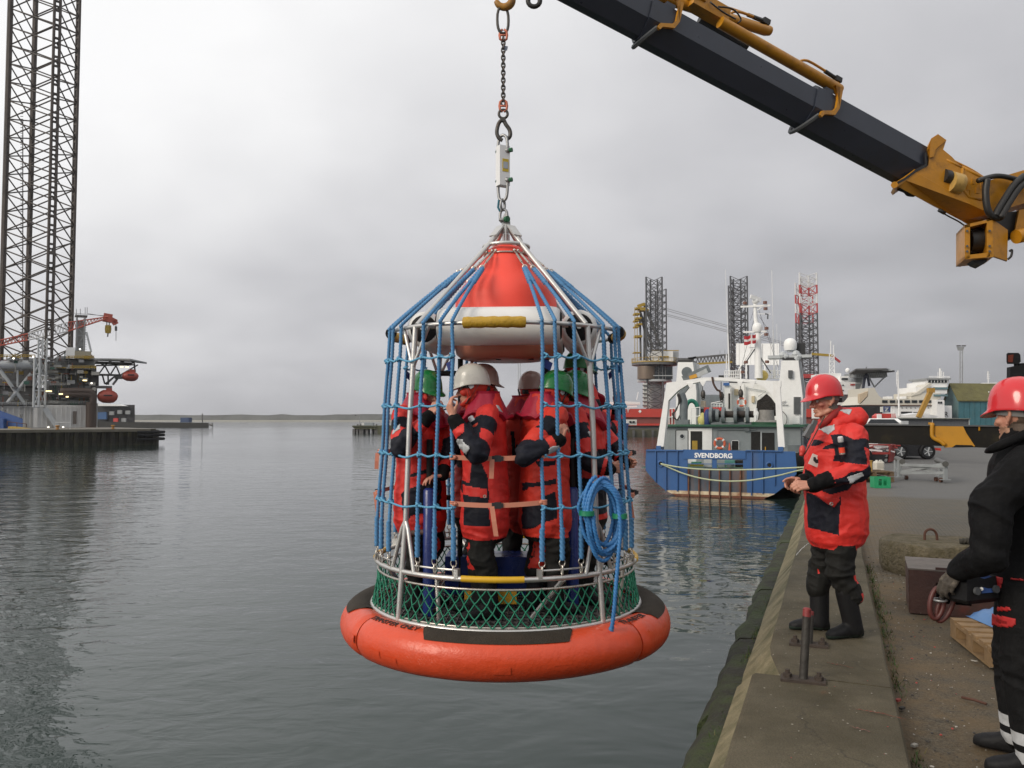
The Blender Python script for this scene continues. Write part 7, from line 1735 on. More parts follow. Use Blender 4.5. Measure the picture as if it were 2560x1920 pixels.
    mb = MB(); pts = [W(232, 900, 4), W(325, 901, -4), W(367, 910, 4), W(325, 905, 12), W(232, 902, 12)]; up = Vector((0, 0, .35)); mb.prism(pts, up); mb.build('deck_plate', M_rigg, hd)
    mb = MB(); 
    for i in range(30): mb.cyl(W(240+i*4, 900.5 + (0 if i < 20 else (i-20)*.75), -4 + (0 if i < 20 else (i-20)*.6)), W(240+i*4, 897.5 + (0 if i < 20 else (i-20)*.75), -4.5 + (0 if i < 20 else (i-20)*.6)), .05, 4)
    mb.cyl(W(240, 898, -4.4), W(322, 899, -4.4), .05, 4); mb.cyl(W(322, 899, -4.4), W(366, 909, 3), .05, 4); mb.build('safety_net', M_rigg, hd)
    for a, b_ in (((240, 914), (338, 912)), ((245, 938), (300, 938)), ((300, 938), (345, 912)), ((240, 903), (262, 914)), ((262, 914), (275, 903)), ((275, 903), (290, 914)), ((290, 914), (305, 903)), ((305, 903), (320, 914)), ((320, 914), (335, 904)), ((245, 938), (262, 914)), ((262, 914), (275, 938)), ((275, 938), (290, 914)), ((290, 914), (300, 938)), ((262, 960), (290, 938)), ((262, 960), (256, 938)), ((270, 938), (271, 962)), ((245, 938), (245, 965)), ((335, 905), (338, 930)), ((265, 962), (288, 940))): MB().cyl(W(*a, 3), W(*b_, 3), .15, 6).build('truss_tube', M_rigd, hd)
    B('boat_platform', M_rigd, 290, 940, 330, 946, 2, 4); B('catwalk', M_rigd, 242, 934, 305, 939, 2, 3); B('deck_girder', M_rigd, 240, 903, 335, 907, 0, 8); B('boat_platform', M_rigd, 236, 964, 280, 970, 0, 4)
    MB().cyl(W(300, 938, 3), W(282, 962, 3), .25, 6).build('strut', M_rigg, hd)
    for u, v, ln, lab in ((326, 941, 2.4, 'orange enclosed lifeboat hanging under the helideck edge'), (269, 992, 2.3, 'orange enclosed lifeboat hanging lower, beside the rig hull')):
        p = O + Mi.transposed() @ W(u, v, -1); b = thing('lifeboat', lab, 'lifeboat', p, r.rotation_euler.z, 'lifeboats of the jack-up rig'); rings = []
        sc = (.78 if u > 300 else 1.0)
        for x, w, zt_, zb_ in ((-1, .25, .2, -.1), (-.85, .8, .55, -.5), (-.45, 1.0, .85, -.75), (.2, 1.0, .9, -.8), (.6, .9, .72, -.72), (.9, .5, .45, -.4), (1, .15, .2, .0)):
            rings.append([Vector((x*ln*sc*.78, math.cos(a)*w*1.1, (zt_ if math.sin(a) > 0 else -zb_)*math.sin(a)*1.55*sc)) for a in [2*math.pi*q/12 for q in range(12)]])
        hull = MB().loft(rings).build('hull', M_boat, b, smooth=40); MB().box((ln*.1, 0, 1.35*sc), (1.0, 1.2, .6)).build('cockpit', M_boat, b); MB().box((0, -1.15, .25), (1.5*sc, .1, .22)).build('window_band', M_glass, hull); MB().tube([(-ln*.5, 0, -.2), (ln*.5, 0, -.2)], .3, 6).build('rubbing_strake', M_boat, b)
M_latr2 = mat('crane_red', (.42, .085, .055), .5, var=.1)
left_rig()
def left_shore():
    zt = PZ; a = ground(425, 1111, WATER_Z)
    # blue shed roof at the left edge of the pier
    o = thing('blue_shed', 'bright blue shed with sloping roof standing on the pier below the rig hull', 'shed', at(20, 1080, 133)); O = o.location.copy()
    Y = 133
    MB().prism([at(-120, 985, Y)-O, at(0, 1026, Y)-O, at(57, 1047, Y)-O, at(57, 1082, Y)-O, at(-120, 1082, Y)-O], (-4.9, 7.5, 0)).build('shed_body', mat('shed_blue', (.018, .065, .22), .5, var=.1, vscale=.4), o)
    MB().prism([at(-120, 1030, Y)-O+Vector((0, -.8, 0)), at(16, 1047, Y)-O+Vector((0, -.8, 0)), at(16, 1080, Y)-O+Vector((0, -.8, 0)), at(-120, 1080, Y)-O+Vector((0, -.8, 0))], (0, .7, 0)).build('lean_to', mat('shed_blue', (.018, .065, .22), .5), o)
    for u in (12, 50, 54): MB().cyl(at(u, 1032 if u < 20 else 1046, Y)-O, at(u+1, 1025 if u < 20 else 1036, Y)-O, .05, 5).build('roof_lamp', M_black, o)
    y = thing('pier_ramp', 'low yellow ramp with brown handrail next to the blue shed', 'ramp', at(60, 1080, 131)); O2 = y.location.copy()
    MB().prism([at(20, 1066, 131)-O2, at(108, 1078, 131)-O2, at(108, 1080, 131)-O2, at(20, 1080, 131)-O2], (0, 2, 0)).build('ramp_plate', M_rigy, y)
    for u in (18, 42, 66): MB().cyl(at(u, 1068, 131)-O2, at(u, 1054+(u-18)*.12, 131)-O2, .06, 5).build('post', M_rust, y)
    MB().cyl(at(18, 1054, 131)-O2, at(66, 1060, 131)-O2, .06, 5).build('handrail', M_rust, y)
    # far dark pier with black warehouse
    Y2 = 400; z2 = at(300, 1055, Y2).z; o = thing('far_pier', 'low dark breakwater pier far behind the rig with a black warehouse on it', 'pier', at(400, 1067, Y2)); O = o.location.copy()
    MB().prism([at(200, 1054, Y2)-O, at(522, 1057, Y2)-O, at(522, 1068.5, Y2)-O, at(200, 1068.5, Y2)-O], (-6, 13, 0)).build('pier_body', mat('breakwater_black', (.022, .022, .02), .8), o); MB().cyl(at(522, 1061, Y2)-O, at(532, 1063, Y2)-O, .6, 6).build('fender_arm', M_rigd, o); MB().cyl(at(531, 1057, Y2)-O, at(531, 1067, Y2)-O, .4, 6).build('fender_post', M_rigd, o)
    w = thing('black_warehouse', 'black flat roofed warehouse with white canopy on the far breakwater', 'warehouse', at(290, 1055, Y2+10)); O = w.location.copy(); Y3 = Y2+4
    MB().prism([at(243, 1012, Y3)-O, at(337, 1012, Y3)-O, at(337, 1056, Y3)-O, at(243, 1056, Y3)-O], (-12, 22, 0)).build('walls', mat('warehouse_black', (.010, .010, .014), .6, var=.1, vscale=.2), w); MB().prism([at(240, 1010, Y3-4)-O, at(296, 1011, Y3-4)-O, at(312, 1015, Y3-4)-O, at(240, 1015, Y3-4)-O], (0, 4, 0)).build('canopy', M_white, w)
    MB().prism([at(244, 1031, Y3-2)-O, at(266, 1030, Y3-2)-O, at(266, 1048, Y3-2)-O, at(244, 1048, Y3-2)-O], (0, 1.5, 0)).build('blue_gate', mat('gate_blue', (.03, .10, .25), .6), w)
    for u, v, m in ((280, 1033, M_rigg), (300, 1030, M_rigg), (320, 1031, M_rigg), (290, 1050, M_red), (310, 1050, M_rigg)): MB().box(at(u, v, Y3-2)-O, (2.2, 1, 1.8)).build('yard_gear', m, w)
    b = wbox(None, 'shipping_container', mat('container_blue', (.03, .06, .14), .6), 451, 1044, 472, 1056, Y2+5, 4, Vector((0, 0, 0))); tag(b, 'dark blue container standing alone on the far breakwater', 'container')
    l = MB().cyl(at(506, 1056, Y2+3), at(506, 1034, Y2+3), .32, 6).build('harbour_light_mast', M_rigd); tag(l, 'thin dark mast near the end of the far breakwater', 'mast')
    # concrete dolphin jetty in the middle distance
    Y4 = 231; j = thing('jetty', 'short mossy concrete jetty on piles sticking out behind the basket', 'jetty', at(930, 1083, Y4)); O = j.location.copy(); M_j = mat('mossy_jetty', (.075, .078, .045), .85, var=.25, vscale=.5)
    MB().prism([at(880, 1064, Y4)-O, at(1080, 1064, Y4)-O, at(1080, 1067, Y4)-O, at(880, 1067, Y4)-O], (0, 9, 0)).build('slab', M_j, j); MB().prism([at(881, 1067, Y4+.3)-O, at(1080, 1067, Y4+.3)-O, at(1080, 1073, Y4+.3)-O, at(888, 1073, Y4+.3)-O], (0, 8.4, 0)).build('beam', M_j, j)
    for u0, u1 in ((881, 887), (890, 895), (898, 908), (914, 920), (928, 931), (936, 944)): MB().prism([at(u0, 1072, Y4+.6)-O, at(u1, 1072, Y4+.6)-O, at(u1, 1084, Y4+.6)-O, at(u0, 1084, Y4+.6)-O], (0, 4, 0)).build('pile', M_rigd, j)
    MB().prism([at(944, 1067, Y4-.2)-O, at(1080, 1067, Y4-.2)-O, at(1080, 1084, Y4-.2)-O, at(944, 1084, Y4-.2)-O], (0, 8, 0)).build('pier_wall', M_j, j)
    for u in (894, 901, 941): MB().cyl(at(u, 1064, Y4+1)-O, at(u+.5, 1060, Y4+1)-O, .25, 6).build('bollard', M_rigd, j)
    MB().box(at(923, 1060.5, Y4+4)-O, (2.6, 2, .8)).build('cabin', mat('jetty_cabin', (.25, .28, .30), .6), j); MB().box(at(911, 1060, Y4+4)-O, (1.4, 1.6, .7)).build('gear', M_rigw, j)
    lp = thing('lamp_post', 'thin curved lamp post on the jetty behind the basket ropes', 'lamp post', at(899, 1064, Y4+3)); O = lp.location.copy(); MB().tube(smooth_path([at(899, 1064, Y4+3)-O, at(899, 1042, Y4+3)-O, at(897, 1037, Y4+3)-O, at(890, 1037, Y4+3)-O], 3), .09, 5).build('post', M_rigg, lp); MB().ball(at(889, 1037.5, Y4+3)-O, .28, 6).build('lamp', M_rigd, lp)
    # far coast: sand strip and a low band of trees
    Y5 = 1500; mb = MB(); xs = [-2600 + i*26 for i in range(202)]; P = np.array([[x*.006, 3.3, 1] for x in xs]); hh = fbm(P, 4); P2 = np.array([[x*.05, 7.3, 1] for x in xs]); h2 = fbm(P2, 3)
    for i, x in enumerate(xs): mb.v += [(x, Y5+30, WATER_Z+1.2), (x, Y5+40, 5.0 + hh[i]*5.5 + h2[i]*4.5)]
    mb.f = [(2*i, 2*i+2, 2*i+3, 2*i+1) for i in range(len(xs)-1)]; mb.m = [0]*len(mb.f)
    n0 = len(mb.v)
    for i, x in enumerate(xs): mb.v.append((x, Y5+140, 4.0 + hh[i]*5))
    for i in range(len(xs)-1): mb.f.append((2*i+1, 2*i+3, n0+i+1, n0+i)); mb.m.append(0)
    stuff(mb.build('far_treeline', mat('far_trees', (.085, .088, .082), .95, var=.3, vscale=.03)))  # grey of distant haze is put into the tree colour
    mb = MB(); mb.add([(-2600, Y5, WATER_Z-.3), (2700, Y5, WATER_Z-.3), (2700, Y5+30, WATER_Z+2.2), (-2600, Y5+30, WATER_Z+2.2), (2700, Y5+900, WATER_Z+2.4), (-2600, Y5+900, WATER_Z+2.4)], [(0, 1, 2, 3), (3, 2, 4, 5)]); struct(mb.build('far_beach', mat('far_sand', (.26, .245, .20), .9, var=.1, vscale=.02)))
    # faint floodlight mast seen through the basket
    fm = thing('floodlight_mast', 'faint tall floodlight mast seen under the orange buoy through the basket', 'light mast', at(1298, 1055, 500)); O = fm.location.copy()
    for u in (1295.5, 1300.5): MB().cyl(at(u, 1055, 500)-O, at(u, 898, 500)-O, .28, 5).build('leg', M_lgrey, fm)
    MB().box(at(1298, 896, 500)-O, (2.6, 1.5, .8)).build('lamp_head', M_lgrey, fm)
left_shore()

def rear_vessel():
    Y = 205.0; O = at(1800, 1085, Y); O.z = WATER_Z; r = thing('installation_vessel', 'red hulled jack-up crane vessel with dark lattice legs and heavy crane behind the work ship', 'jack-up vessel', O)
    def W(u, v, d=0.0): return at(u, v, Y+d) - O
    def B(name, m, u0, v0, u1, v1, d0=0, dd=8, parent=None): return wbox(parent or r, name, m, u0, v0, u1, v1, Y+d0, dd, O)
    M_rh = mat('vessel_red', (.50, .05, .035), .5, var=.05, vscale=.1); M_rh2 = mat('vessel_red_dull', (.20, .055, .045), .6, var=.15, vscale=.2)
    B('hull', M_rh, 1460, 1022, 2110, 1043, 0, 35); B('hull', M_rh2, 1460, 1043, 2110, 1062, .5, 34); B('hull_stripe', M_rh, 1460, 1059, 2110, 1064, .2, 30); B('hull', M_rigd, 1460, 1064, 2110, 1095, 1, 32)
    text_mesh('REY', 1.5, .05, 'hull_lettering', M_white, r, basis(W(1562, 1027, -.1), Vector((1, 0, 0)), Vector((0, 0, 1)), Vector((0, -1, 0)))); MB().prism([W(1600, 1024, -.1), W(1604, 1028.5, -.1), W(1600, 1033, -.1), W(1596, 1028.5, -.1)], (0, .05, 0)).build('hull_mark', M_white, r)
    # legs
    for i, (u0, u1, vt, dd) in enumerate(((1617, 1657, 692, 4), (1627, 1667, 722, 30), (1829, 1871, 690, 4), (1824, 1865, 714, 30), (2003, 2046, 682, 4), (1992, 2035, 707, 30))):
        lg = bpy.data.objects.new('lattice_leg', None); COL.objects.link(lg); lg.parent = r
        a, b_ = W(u0, 950, dd), W(u1, 950, dd); w = b_.x-a.x; cs = [(a.x, a.y), (b_.x, b_.y), (b_.x-w*.1, b_.y+w), (a.x+w*.45, a.y+w*1.0)] if i % 2 == 0 else [(a.x, a.y), (b_.x, b_.y), ((a.x+b_.x)/2, a.y+w*.9)]
        z0, z1 = W(0, 1025, dd).z, W(0, vt, dd).z
        if i >= 4:
            v = vt; bands = [(0, 30, M_latw), (30, 52, M_latr), (52, 76, M_latw), (76, 100, M_latr)]
            for q0, q1, m in bands: lattice(lg, cs, W(0, vt+q1, dd).z, W(0, vt+q0, dd).z, 1.9, .22, .08, m, kbrace=False, stuffy=True)
            z1 = W(0, vt+100, dd).z
        lattice(lg, cs, z0, z1, 2.0, .22, .075, M_lat2, kbrace=False, stuffy=True)
    # heavy crane on round pedestal
    c = bpy.data.objects.new('main_crane', None); COL.objects.link(c); c.parent = r
    def cyl(name, m, u, v0, v1, rad, d=8, r2=None, n=20): p, q = W(u, v0, d), W(u, v1, d); return MB().cyl(p, q, rad, n, r2).build(name, m, c, smooth=40)
    cyl('pedestal', M_rigg, 1638, 1022, 955, 2.4); cyl('pedestal_flare', M_rigg, 1638, 962, 952, 2.4, 8, 3.4); B('pedestal_ladder', mat('stair_white', (.55, .55, .52), .6), 1609, 958, 1618, 1020, 3, 1, c)
    for k in range(6): B('stair_flight', M_rigd, 1607, 962+k*10, 1620, 965+k*10, 2.6, .5, c)
    cyl('lower_gallery', M_lgrey, 1636, 955, 950, 4.6, 8, n=24); cyl('slew_body', mat('crane_bronze', (.16, .12, .09), .5, metal=.3, var=.15, vscale=.3), 1618, 948, 916, 2.6, 6); B('crane_cab', M_glass, 1630, 916, 1682, 948, 4, 5, c)
    for u in (1630, 1647, 1664, 1681): B('cab_frame', M_rigd, u-1, 912, u+1, 948, 3.8, .4, c)
    B('cab_sill', M_lgrey, 1630, 938, 1682, 940, 3.7, .4, c); cyl('upper_platform', M_rigd, 1636, 914, 907, 6.0, 8, n=24); cyl('upper_gallery', M_rigy, 1636, 908, 906, 6.1, 8, n=24)
    mb = MB()
    for i in range(28):
        a = 2*math.pi*i/28; p = W(1636, 906, 8) + Vector((math.cos(a)*6, math.sin(a)*6, 0)); mb.cyl(p, p+Vector((0, 0, 1.0)), .06, 4)
    mb.ring(W(1636, 906, 8)+Vector((0, 0, 1)), 6, .06, 32, 4); mb.build('gallery_rail', M_rigy, c)
    B('machinery_house', M_white, 1632, 878, 1683, 907, 5, 6, c); B('machinery_house', M_lgrey, 1683, 878, 1697, 907, 6, 4, c); B('house_rail', M_rigy, 1630, 875, 1697, 877, 5, .3, c); B('house_gallery', M_rigy, 1650, 890, 1672, 893, 4.5, .5, c)
    for a, b_, w in (((1602, 900), (1600, 800), .45), ((1611, 900), (1612, 758), .55), ((1600, 780), (1632, 868), .6), ((1616, 772), (1652, 868), .6), ((1600, 782), (1622, 868), .45)): MB().cyl(W(*a, 8), W(*b_, 8), w*.6, 8).build('gantry_leg', M_rigd, c, smooth=40)
    for u0, v0, u1, v1 in ((1590, 768, 1615, 772), (1586, 782, 1600, 786), (1590, 793, 1604, 797), (1586, 800, 1598, 803), (1592, 808, 1606, 812), (1586, 815, 1598, 818), (1588, 838, 1606, 843), (1600, 772, 1622, 776), (1585, 880, 1602, 882)): B('yellow_platform', M_rigy, u0, v0, u1, v1, 6, 3, c)
    for u in (1587, 1593): MB().cyl(W(u, 768, 6), W(u, 905, 6), .09, 5).build('ladder', M_rigy, c)
    MB().beam(W(1594, 766, 7), W(1612, 760, 7), .8).build('gantry_head', M_rigy, c)
    for i, (a, b_) in enumerate((((1666, 771), (1826, 816)), ((1666, 776), (1826, 820)), ((1666, 785), (1826, 828)), ((1666, 789), (1826, 832)), ((1900, 838), (1965, 858)), ((1900, 842), (1965, 862)), ((1900, 848), (1965, 866)))): MB().cyl(W(*a, 9), W(*b_, 9), .06, 4).build('pendant_wire', M_rigg, c)
    bm = bpy.data.objects.new('boom', None); COL.objects.link(bm); bm.parent = r
    for a, b_, m in (((1720, 896), (1830, 886), M_rigd), ((1738, 910), (1830, 905), M_rigy), ((1690, 905), (1740, 893), M_rigd)): MB().beam(W(*a, 2), W(*b_, 2), .5, .5).build('chord', m, bm); MB().beam(W(*a, 5), W(*b_, 5), .4, .4).build('chord', m, bm)
    mb = MB()
    for i in range(11): u = 1740+i*8.5; mb.cyl(W(u, 909-i*.4, 2), W(u+4.2, 895-i*.9, 2), .13, 5); mb.cyl(W(u+4.2, 895-i*.9, 2), W(u+8.5, 909-i*.4, 2), .13, 5)
    stuff(mb.build('lacing', M_rigd, bm)); B('boom_root', M_rigd, 1694, 895, 1735, 903, 2, 3, bm)
    for u in (1800, 1812): MB().cyl(W(u, 885, 3), W(u, 876, 3), .06, 4).build('aerial', M_rigg, bm)
    B('deckhouse', M_white, 1500, 1005, 1600, 1012, 6, 6); MB().beam(W(1540, 1004, 2), W(1600, 1008, 2), .5).build('white_boom', M_white, r); MB().beam(W(1540, 1018, 2), W(1592, 1016, 2), .4).build('white_boom', M_white, r); MB().cyl(W(1592, 1000, 2), W(1596, 980, 2), .12, 5).build('aerial', M_white, r)
    # orange cranes of the aft leg region
    B('jacking_house', M_latr, 2003, 935, 2035, 945, 2, 6); B('jacking_house', M_rigd, 1998, 955, 2046, 1022, 2, 8); MB().beam(W(2030, 885, 3), W(2082, 889, 3), .6).build('small_boom', M_rigy, r); MB().beam(W(2078, 888, 3), W(2100, 905, 3), .5).build('small_boom', M_latr, r)
    # blue tug bow between, and concrete quay at its foot
    t = thing('blue_tug', 'small blue tug bow showing between the basket ropes and the red hull', 'tug', at(1560, 1090, 185)); T = t.location.copy(); MB().prism([at(1470, 1056, 185)-T, at(1572, 1058, 185)-T, at(1566, 1094, 185)-T, at(1470, 1094, 185)-T], (0, 6, 0)).build('hull', mat('tug_blue', (.015, .04, .14), .5), t); MB().prism([at(1568, 1049, 187)-T, at(1592, 1049, 187)-T, at(1592, 1063, 187)-T, at(1568, 1063, 187)-T], (0, 4, 0)).build('wheelhouse', M_offwhite, t)
    for u in (1576, 1584): MB().box(at(u, 1055, 186.8)-T, (.5, .2, .45)).build('window', M_glass, t)
    q = thing('far_quay', 'low mossy concrete quay below the red jack-up vessel', 'quay', at(1800, 1094, 196)); Qo = q.location.copy(); MB().prism([at(1400, 1073, 196)-Qo, at(2100, 1073, 196)-Qo, at(2100, 1094, 196)-Qo, at(1400, 1094, 196)-Qo], (0, 6, 0)).build('quay_body', mat('far_quay_moss', (.085, .082, .055), .9, var=.25, vscale=.3), q)
    for u in range(1560, 1700, 24): MB().box(at(u, 1084, 195.6)-Qo, (.5, .5, 1.7)).build('fender', M_rigd, q)
rear_vessel()

def rear_ships():
    # white offshore ship with helideck
    Y = 170.0; O = at(2110, 1050, Y); r = thing('helideck_ship', 'white offshore ship with dark helideck raised on struts', 'ship', O)
    def W(u, v, d=0.0): return at(u, v, Y+d) - O
    def B(name, m, u0, v0, u1, v1, d0=0, dd=8, parent=None): return wbox(parent or r, name, m, u0, v0, u1, v1, Y+d0, dd, O)
    B('superstructure', M_white, 2062, 933, 2105, 1046, 2, 8); B('superstructure', M_white, 2090, 955, 2139, 986, 0, 8); B('superstructure', M_white, 2100, 940, 2122, 956, 1, 6); B('superstructure', M_lgrey, 2085, 986, 2139, 1018, 3, 6); B('superstructure', M_white, 2062, 1005, 2150, 1012, 1, 8); B('superstructure', M_lgrey, 2139, 945, 2160, 1010, 5, 5)
    for u in (2105, 2113): B('window', M_glass, u, 945, u+7, 950, .6, .3)
    for u, v in ((2102, 963), (2108, 963), (2108, 976), (2104, 1000), (2114, 1000), (2124, 1000)): B('window', M_glass, u-1.5, v-1.5, u+1.5, v+1.5, -.2, .2)
    mb = MB()
    for s_ in (0, 1): x = 2126.5+s_*6; mb.prism([W(x, 959.5, -.2), W(x+5, 962, -.2), W(x+5, 961, -.2), W(x, 963.5, -.2)], (0, .1, 0)); mb.prism([W(x, 959.5, -.2), W(x+1.3, 959.5, -.2), W(x+1.3, 964, -.2), W(x, 964, -.2)], (0, .11, 0)); mb.prism([W(x+3.9, 959.5, -.2), W(x+5.2, 959.5, -.2), W(x+5.2, 964, -.2), W(x+3.9, 964, -.2)], (0, .12, 0))
    mb.build('company_mark', M_red, r)
    MB().ball(W(2119, 926, 2), (.5, .5, .55), 10).build('radar_dome', M_white, r, smooth=True)
    m = bpy.data.objects.new('lattice_mast', None); COL.objects.link(m); m.parent = r
    c4 = [(W(u, 920, d).x, W(u, 920, d).y) for u, d in ((2074, 3), (2086, 3), (2086, 4.2), (2074, 4.2))]; lattice(m, c4, W(0, 934).z, W(0, 880).z, .9, .09, .05, M_white, stuffy=True)
    for u, v in ((2077, 852), (2084, 862)): MB().cyl(W(u, 885, 3.5), W(u, v, 3.5), .10, 5).build('aerial', M_white, m)
    h = bpy.data.objects.new('helideck', None); COL.objects.link(h); h.parent = r
    mb = MB(); mb.prism([W(2123, 936, -2), W(2140, 925, -6), W(2215, 924, -6), W(2237, 930, -2), W(2215, 932, 6), W(2140, 934, 6)], (0, 0, .3)); mb.build('deck_plate', M_rigd, h); B('deck_girder', M_rigg, 2140, 932, 2218, 942, 0, 6, h); B('net_rail', M_lgrey, 2205, 923.5, 2231, 926.5, -5, .3, h)
    mb = MB()
    for i in range(14): u = 2140+i*5.6; mb.cyl(W(u, 942, -.3), W(u+2.8, 931, -.3), .08, 4); mb.cyl(W(u+2.8, 931, -.3), W(u+5.6, 942, -.3), .08, 4)
    stuff(mb.build('truss', M_lgrey, h)); B('truss_beam', M_lgrey, 2125, 942.5, 2215, 944.5, 0, 1, h)
    for a, b_ in (((2158, 944), (2150, 985)), ((2173, 944), (2186, 968)), ((2210, 944), (2186, 968)), ((2140, 958), (2160, 958))): MB().cyl(W(*a), W(*b_), .16, 6).build('strut', M_lgrey, h)
    MB().tube(smooth_path([W(2157, 978, -1), W(2161, 952, -1), W(2166, 935, -1), W(2171, 952, -1), W(2173, 965, -1)], 3), .28, 6).build('dark_davit', mat('navy_davit', (.03, .035, .06), .6), r, smooth=True); MB().cyl(W(2165, 935, -1), W(2166, 917, -1), .1, 5).build('aerial', M_rigd, r)
    B('red_boat', M_red, 2128, 990, 2150, 1001, -1, 2)
    # ferry with sweeping stern wall
    Y2 = 150.0; O2 = at(2260, 1050, Y2); f = thing('ferry', 'white and cream ferry with window row and tall bridge behind the teal shed', 'ferry', O2)
    def V(u, v, d=0.0): return at(u, v, Y2+d) - O2
    def C(name, m, u0, v0, u1, v1, d0=0, dd=8, parent=None): return wbox(parent or f, name, m, u0, v0, u1, v1, Y2+d0, dd, O2)
    M_cream = mat('ferry_cream', (.56, .53, .46), .5, var=.04)
    sweep = [(2150, 1012), (2160, 1002), (2170, 990), (2170, 970), (2186, 969), (2190, 978), (2198, 990), (2208, 997), (2345, 998), (2345, 1013)]
    MB().prism([V(u, v) for u, v in sweep], (0, 9, 0)).build('upper_hull', M_cream, f); MB().prism([V(2150, 985, -.1), V(2170, 978, -.1), V(2168, 990, -.1), V(2150, 1008, -.1)], (0, 1, 0)).build('funnel_sweep', mat('ferry_tan', (.5, .40, .28), .6), f)
    C('rust_line', M_rust, 2150, 1012.5, 2345, 1014.5, -.2, .5); C('lower_hull', M_white, 2150, 1014, 2380, 1046, .2, 9); C('lower_hull', M_black, 2110, 1014, 2206, 1045, -.5, 4)
    for u in (2206, 2225, 2243, 2262, 2280, 2298, 2316): C('window', M_glass, u, 1000.5, u+13, 1007, -.15, .3)
    for u in range(2222, 2360, 11): C('porthole', M_glass, u, 1019, u+1.6, 1020.6, 0, .3)
    for u0, v0, u1, v1, d in ((2278, 983, 2352, 998, 1), (2290, 968, 2368, 984, 1.5), (2312, 955, 2368, 969, 2)): C('deckhouse', M_white if v0 < 980 else M_cream, u0, v0, u1, v1, d, 7)
    MB().prism([V(2278, 990, .8), V(2300, 976, .8), V(2325, 957, .8), V(2330, 962, .8), V(2300, 985, .8)], (0, 4, 0)).build('stair_sweep', M_cream, f)
    C('window_band', mat('blue_tint_glass', (.12, .20, .22), .25), 2335, 968, 2370, 973, 1.2, .4); C('window_band', mat('blue_tint_glass', (.12, .20, .22), .25), 2335, 986, 2370, 991, .8, .4); C('bridge', M_white, 2320, 949, 2372, 957, 2, 6); C('bridge_windows', M_glass, 2322, 951, 2370, 956, 1.8, .3); C('bridge_roof', M_rigg, 2317, 945, 2378, 949, 1.5, 7)
    for u in range(2328, 2370, 8): C('mullion', M_white, u, 950, u+1.2, 956.5, 1.7, .2)
    for u, v0, v1, w in ((2350, 921, 946, .16), (2354, 927, 946, .10), (2359, 930, 946, .08), (2345, 930, 946, .06)): MB().cyl(V(u, v1, 3), V(u, v0, 3), w, 6).build('mast', M_white, f)
    mb = MB()
    for u in range(2323, 2375, 3): mb.cyl(V(u, 945, 2), V(u, 940, 2), .04, 4)
    mb.cyl(V(2322, 941, 2), V(2374, 941, 2), .04, 4); mb.build('railing', M_white, f)
    for u, v in ((2260, 996), (2225, 996), (2305, 995)): C('deck_gear', M_white, u-6, v-5, u+6, v+1, 2, 2)
    text_mesh('NOR', 1.35, .03, 'hull_lettering', M_black, f, basis(V(2350, 1036, .1), Vector((1, 0, .1)).normalized(), Vector((.15, 0, 1)).normalized(), Vector((0, -1, 0)))); C('hull_dash', M_black, 2253, 1029, 2280, 1034, .05, .1); C('hull_dash', M_black, 2284, 1030, 2300, 1034, .05, .1)
    C('bow_block', M_white, 2342, 1000, 2362, 1045, -2, 4); 
    for u in (2346, 2352): C('window', M_glass, u, 1004, u+3.5, 1009, -2.2, .2)
    # small craft and things in front of the ferry
    Y3 = 120.0; O3 = at(2250, 1046, Y3); w = thing('white_work_boat', 'small white boat with tall thin mast moored in front of the ferry', 'boat', O3)
    def U(u, v, d=0.0): return at(u, v, Y3+d) - O3
    MB().prism([U(2242, 1034), U(2262, 1038), U(2300, 1032), U(2345, 1040), U(2340, 1048), U(2245, 1048)], (0, 3, 0)).build('hull', M_white, w); MB().tube([U(2248, 1040), U(2246, 980), U(2245, 926)], [.16, .12, .07], 6).build('mast', M_white, w)
    for v in (935, 950, 965): MB().cyl(U(2240, v), U(2247, v), .05, 4).build('mast_fitting', M_white, w)
    MB().cyl(U(2241.5, 930), U(2241.5, 962), .05, 4).build('aerial', M_white, w); MB().ball(U(2303, 1036, -.3), .18, 6).build('hull_mark', M_black, w)
    j = thing('yellow_jib', 'slanting yellow crane jib in front of the ferry windows', 'crane jib', U(2300, 1044)+O3); J = j.location.copy(); MB().beam(at(2296, 1044, 118)-J, at(2327, 977, 118)-J, .55, .6).build('jib', mat('jib_yellow', (.36, .20, .03), .6), j); MB().box(at(2327, 976, 118)-J, (.9, .7, .7)).build('jib_head', mat('jib_yellow', (.36, .20, .03), .6), j)
    b = thing('red_tender', 'small red and white boat with dark blue banner in front of the ferry stern', 'boat', at(2215, 1047, 110)); Bo = b.location.copy(); MB().prism([at(2196, 1040, 110)-Bo, at(2204, 1034, 110)-Bo, at(2238, 1034, 110)-Bo, at(2240, 1048, 110)-Bo, at(2196, 1048, 110)-Bo], (0, 2, 0)).build('hull', M_red, b); MB().box(at(2198, 1041, 109.8)-Bo, (.5, .4, .6)).build('window', M_white, b); MB().prism([at(2208, 1016, 110)-Bo, at(2226, 1016, 110)-Bo, at(2226, 1031, 110)-Bo, at(2210, 1031, 110)-Bo], (0, .1, 0)).build('banner', mat('banner_navy', (.04, .06, .16), .6), b); MB().prism([at(2201, 1017, 110)-Bo, at(2208, 1017, 110)-Bo, at(2208, 1030, 110)-Bo, at(2201, 1030, 110)-Bo], (0, .1, 0)).build('white_flag', M_offwhite, b)
    MB().prism([at(2212, 1019, 109.9)-Bo, at(2222, 1019, 109.9)-Bo, at(2216, 1027, 109.9)-Bo, at(2222, 1027, 109.9)-Bo, at(2221, 1029, 109.9)-Bo, at(2211, 1029, 109.9)-Bo, at(2217, 1021, 109.9)-Bo, at(2212, 1021, 109.9)-Bo], (0, .05, 0)).build('banner_letter', M_lgrey, b)
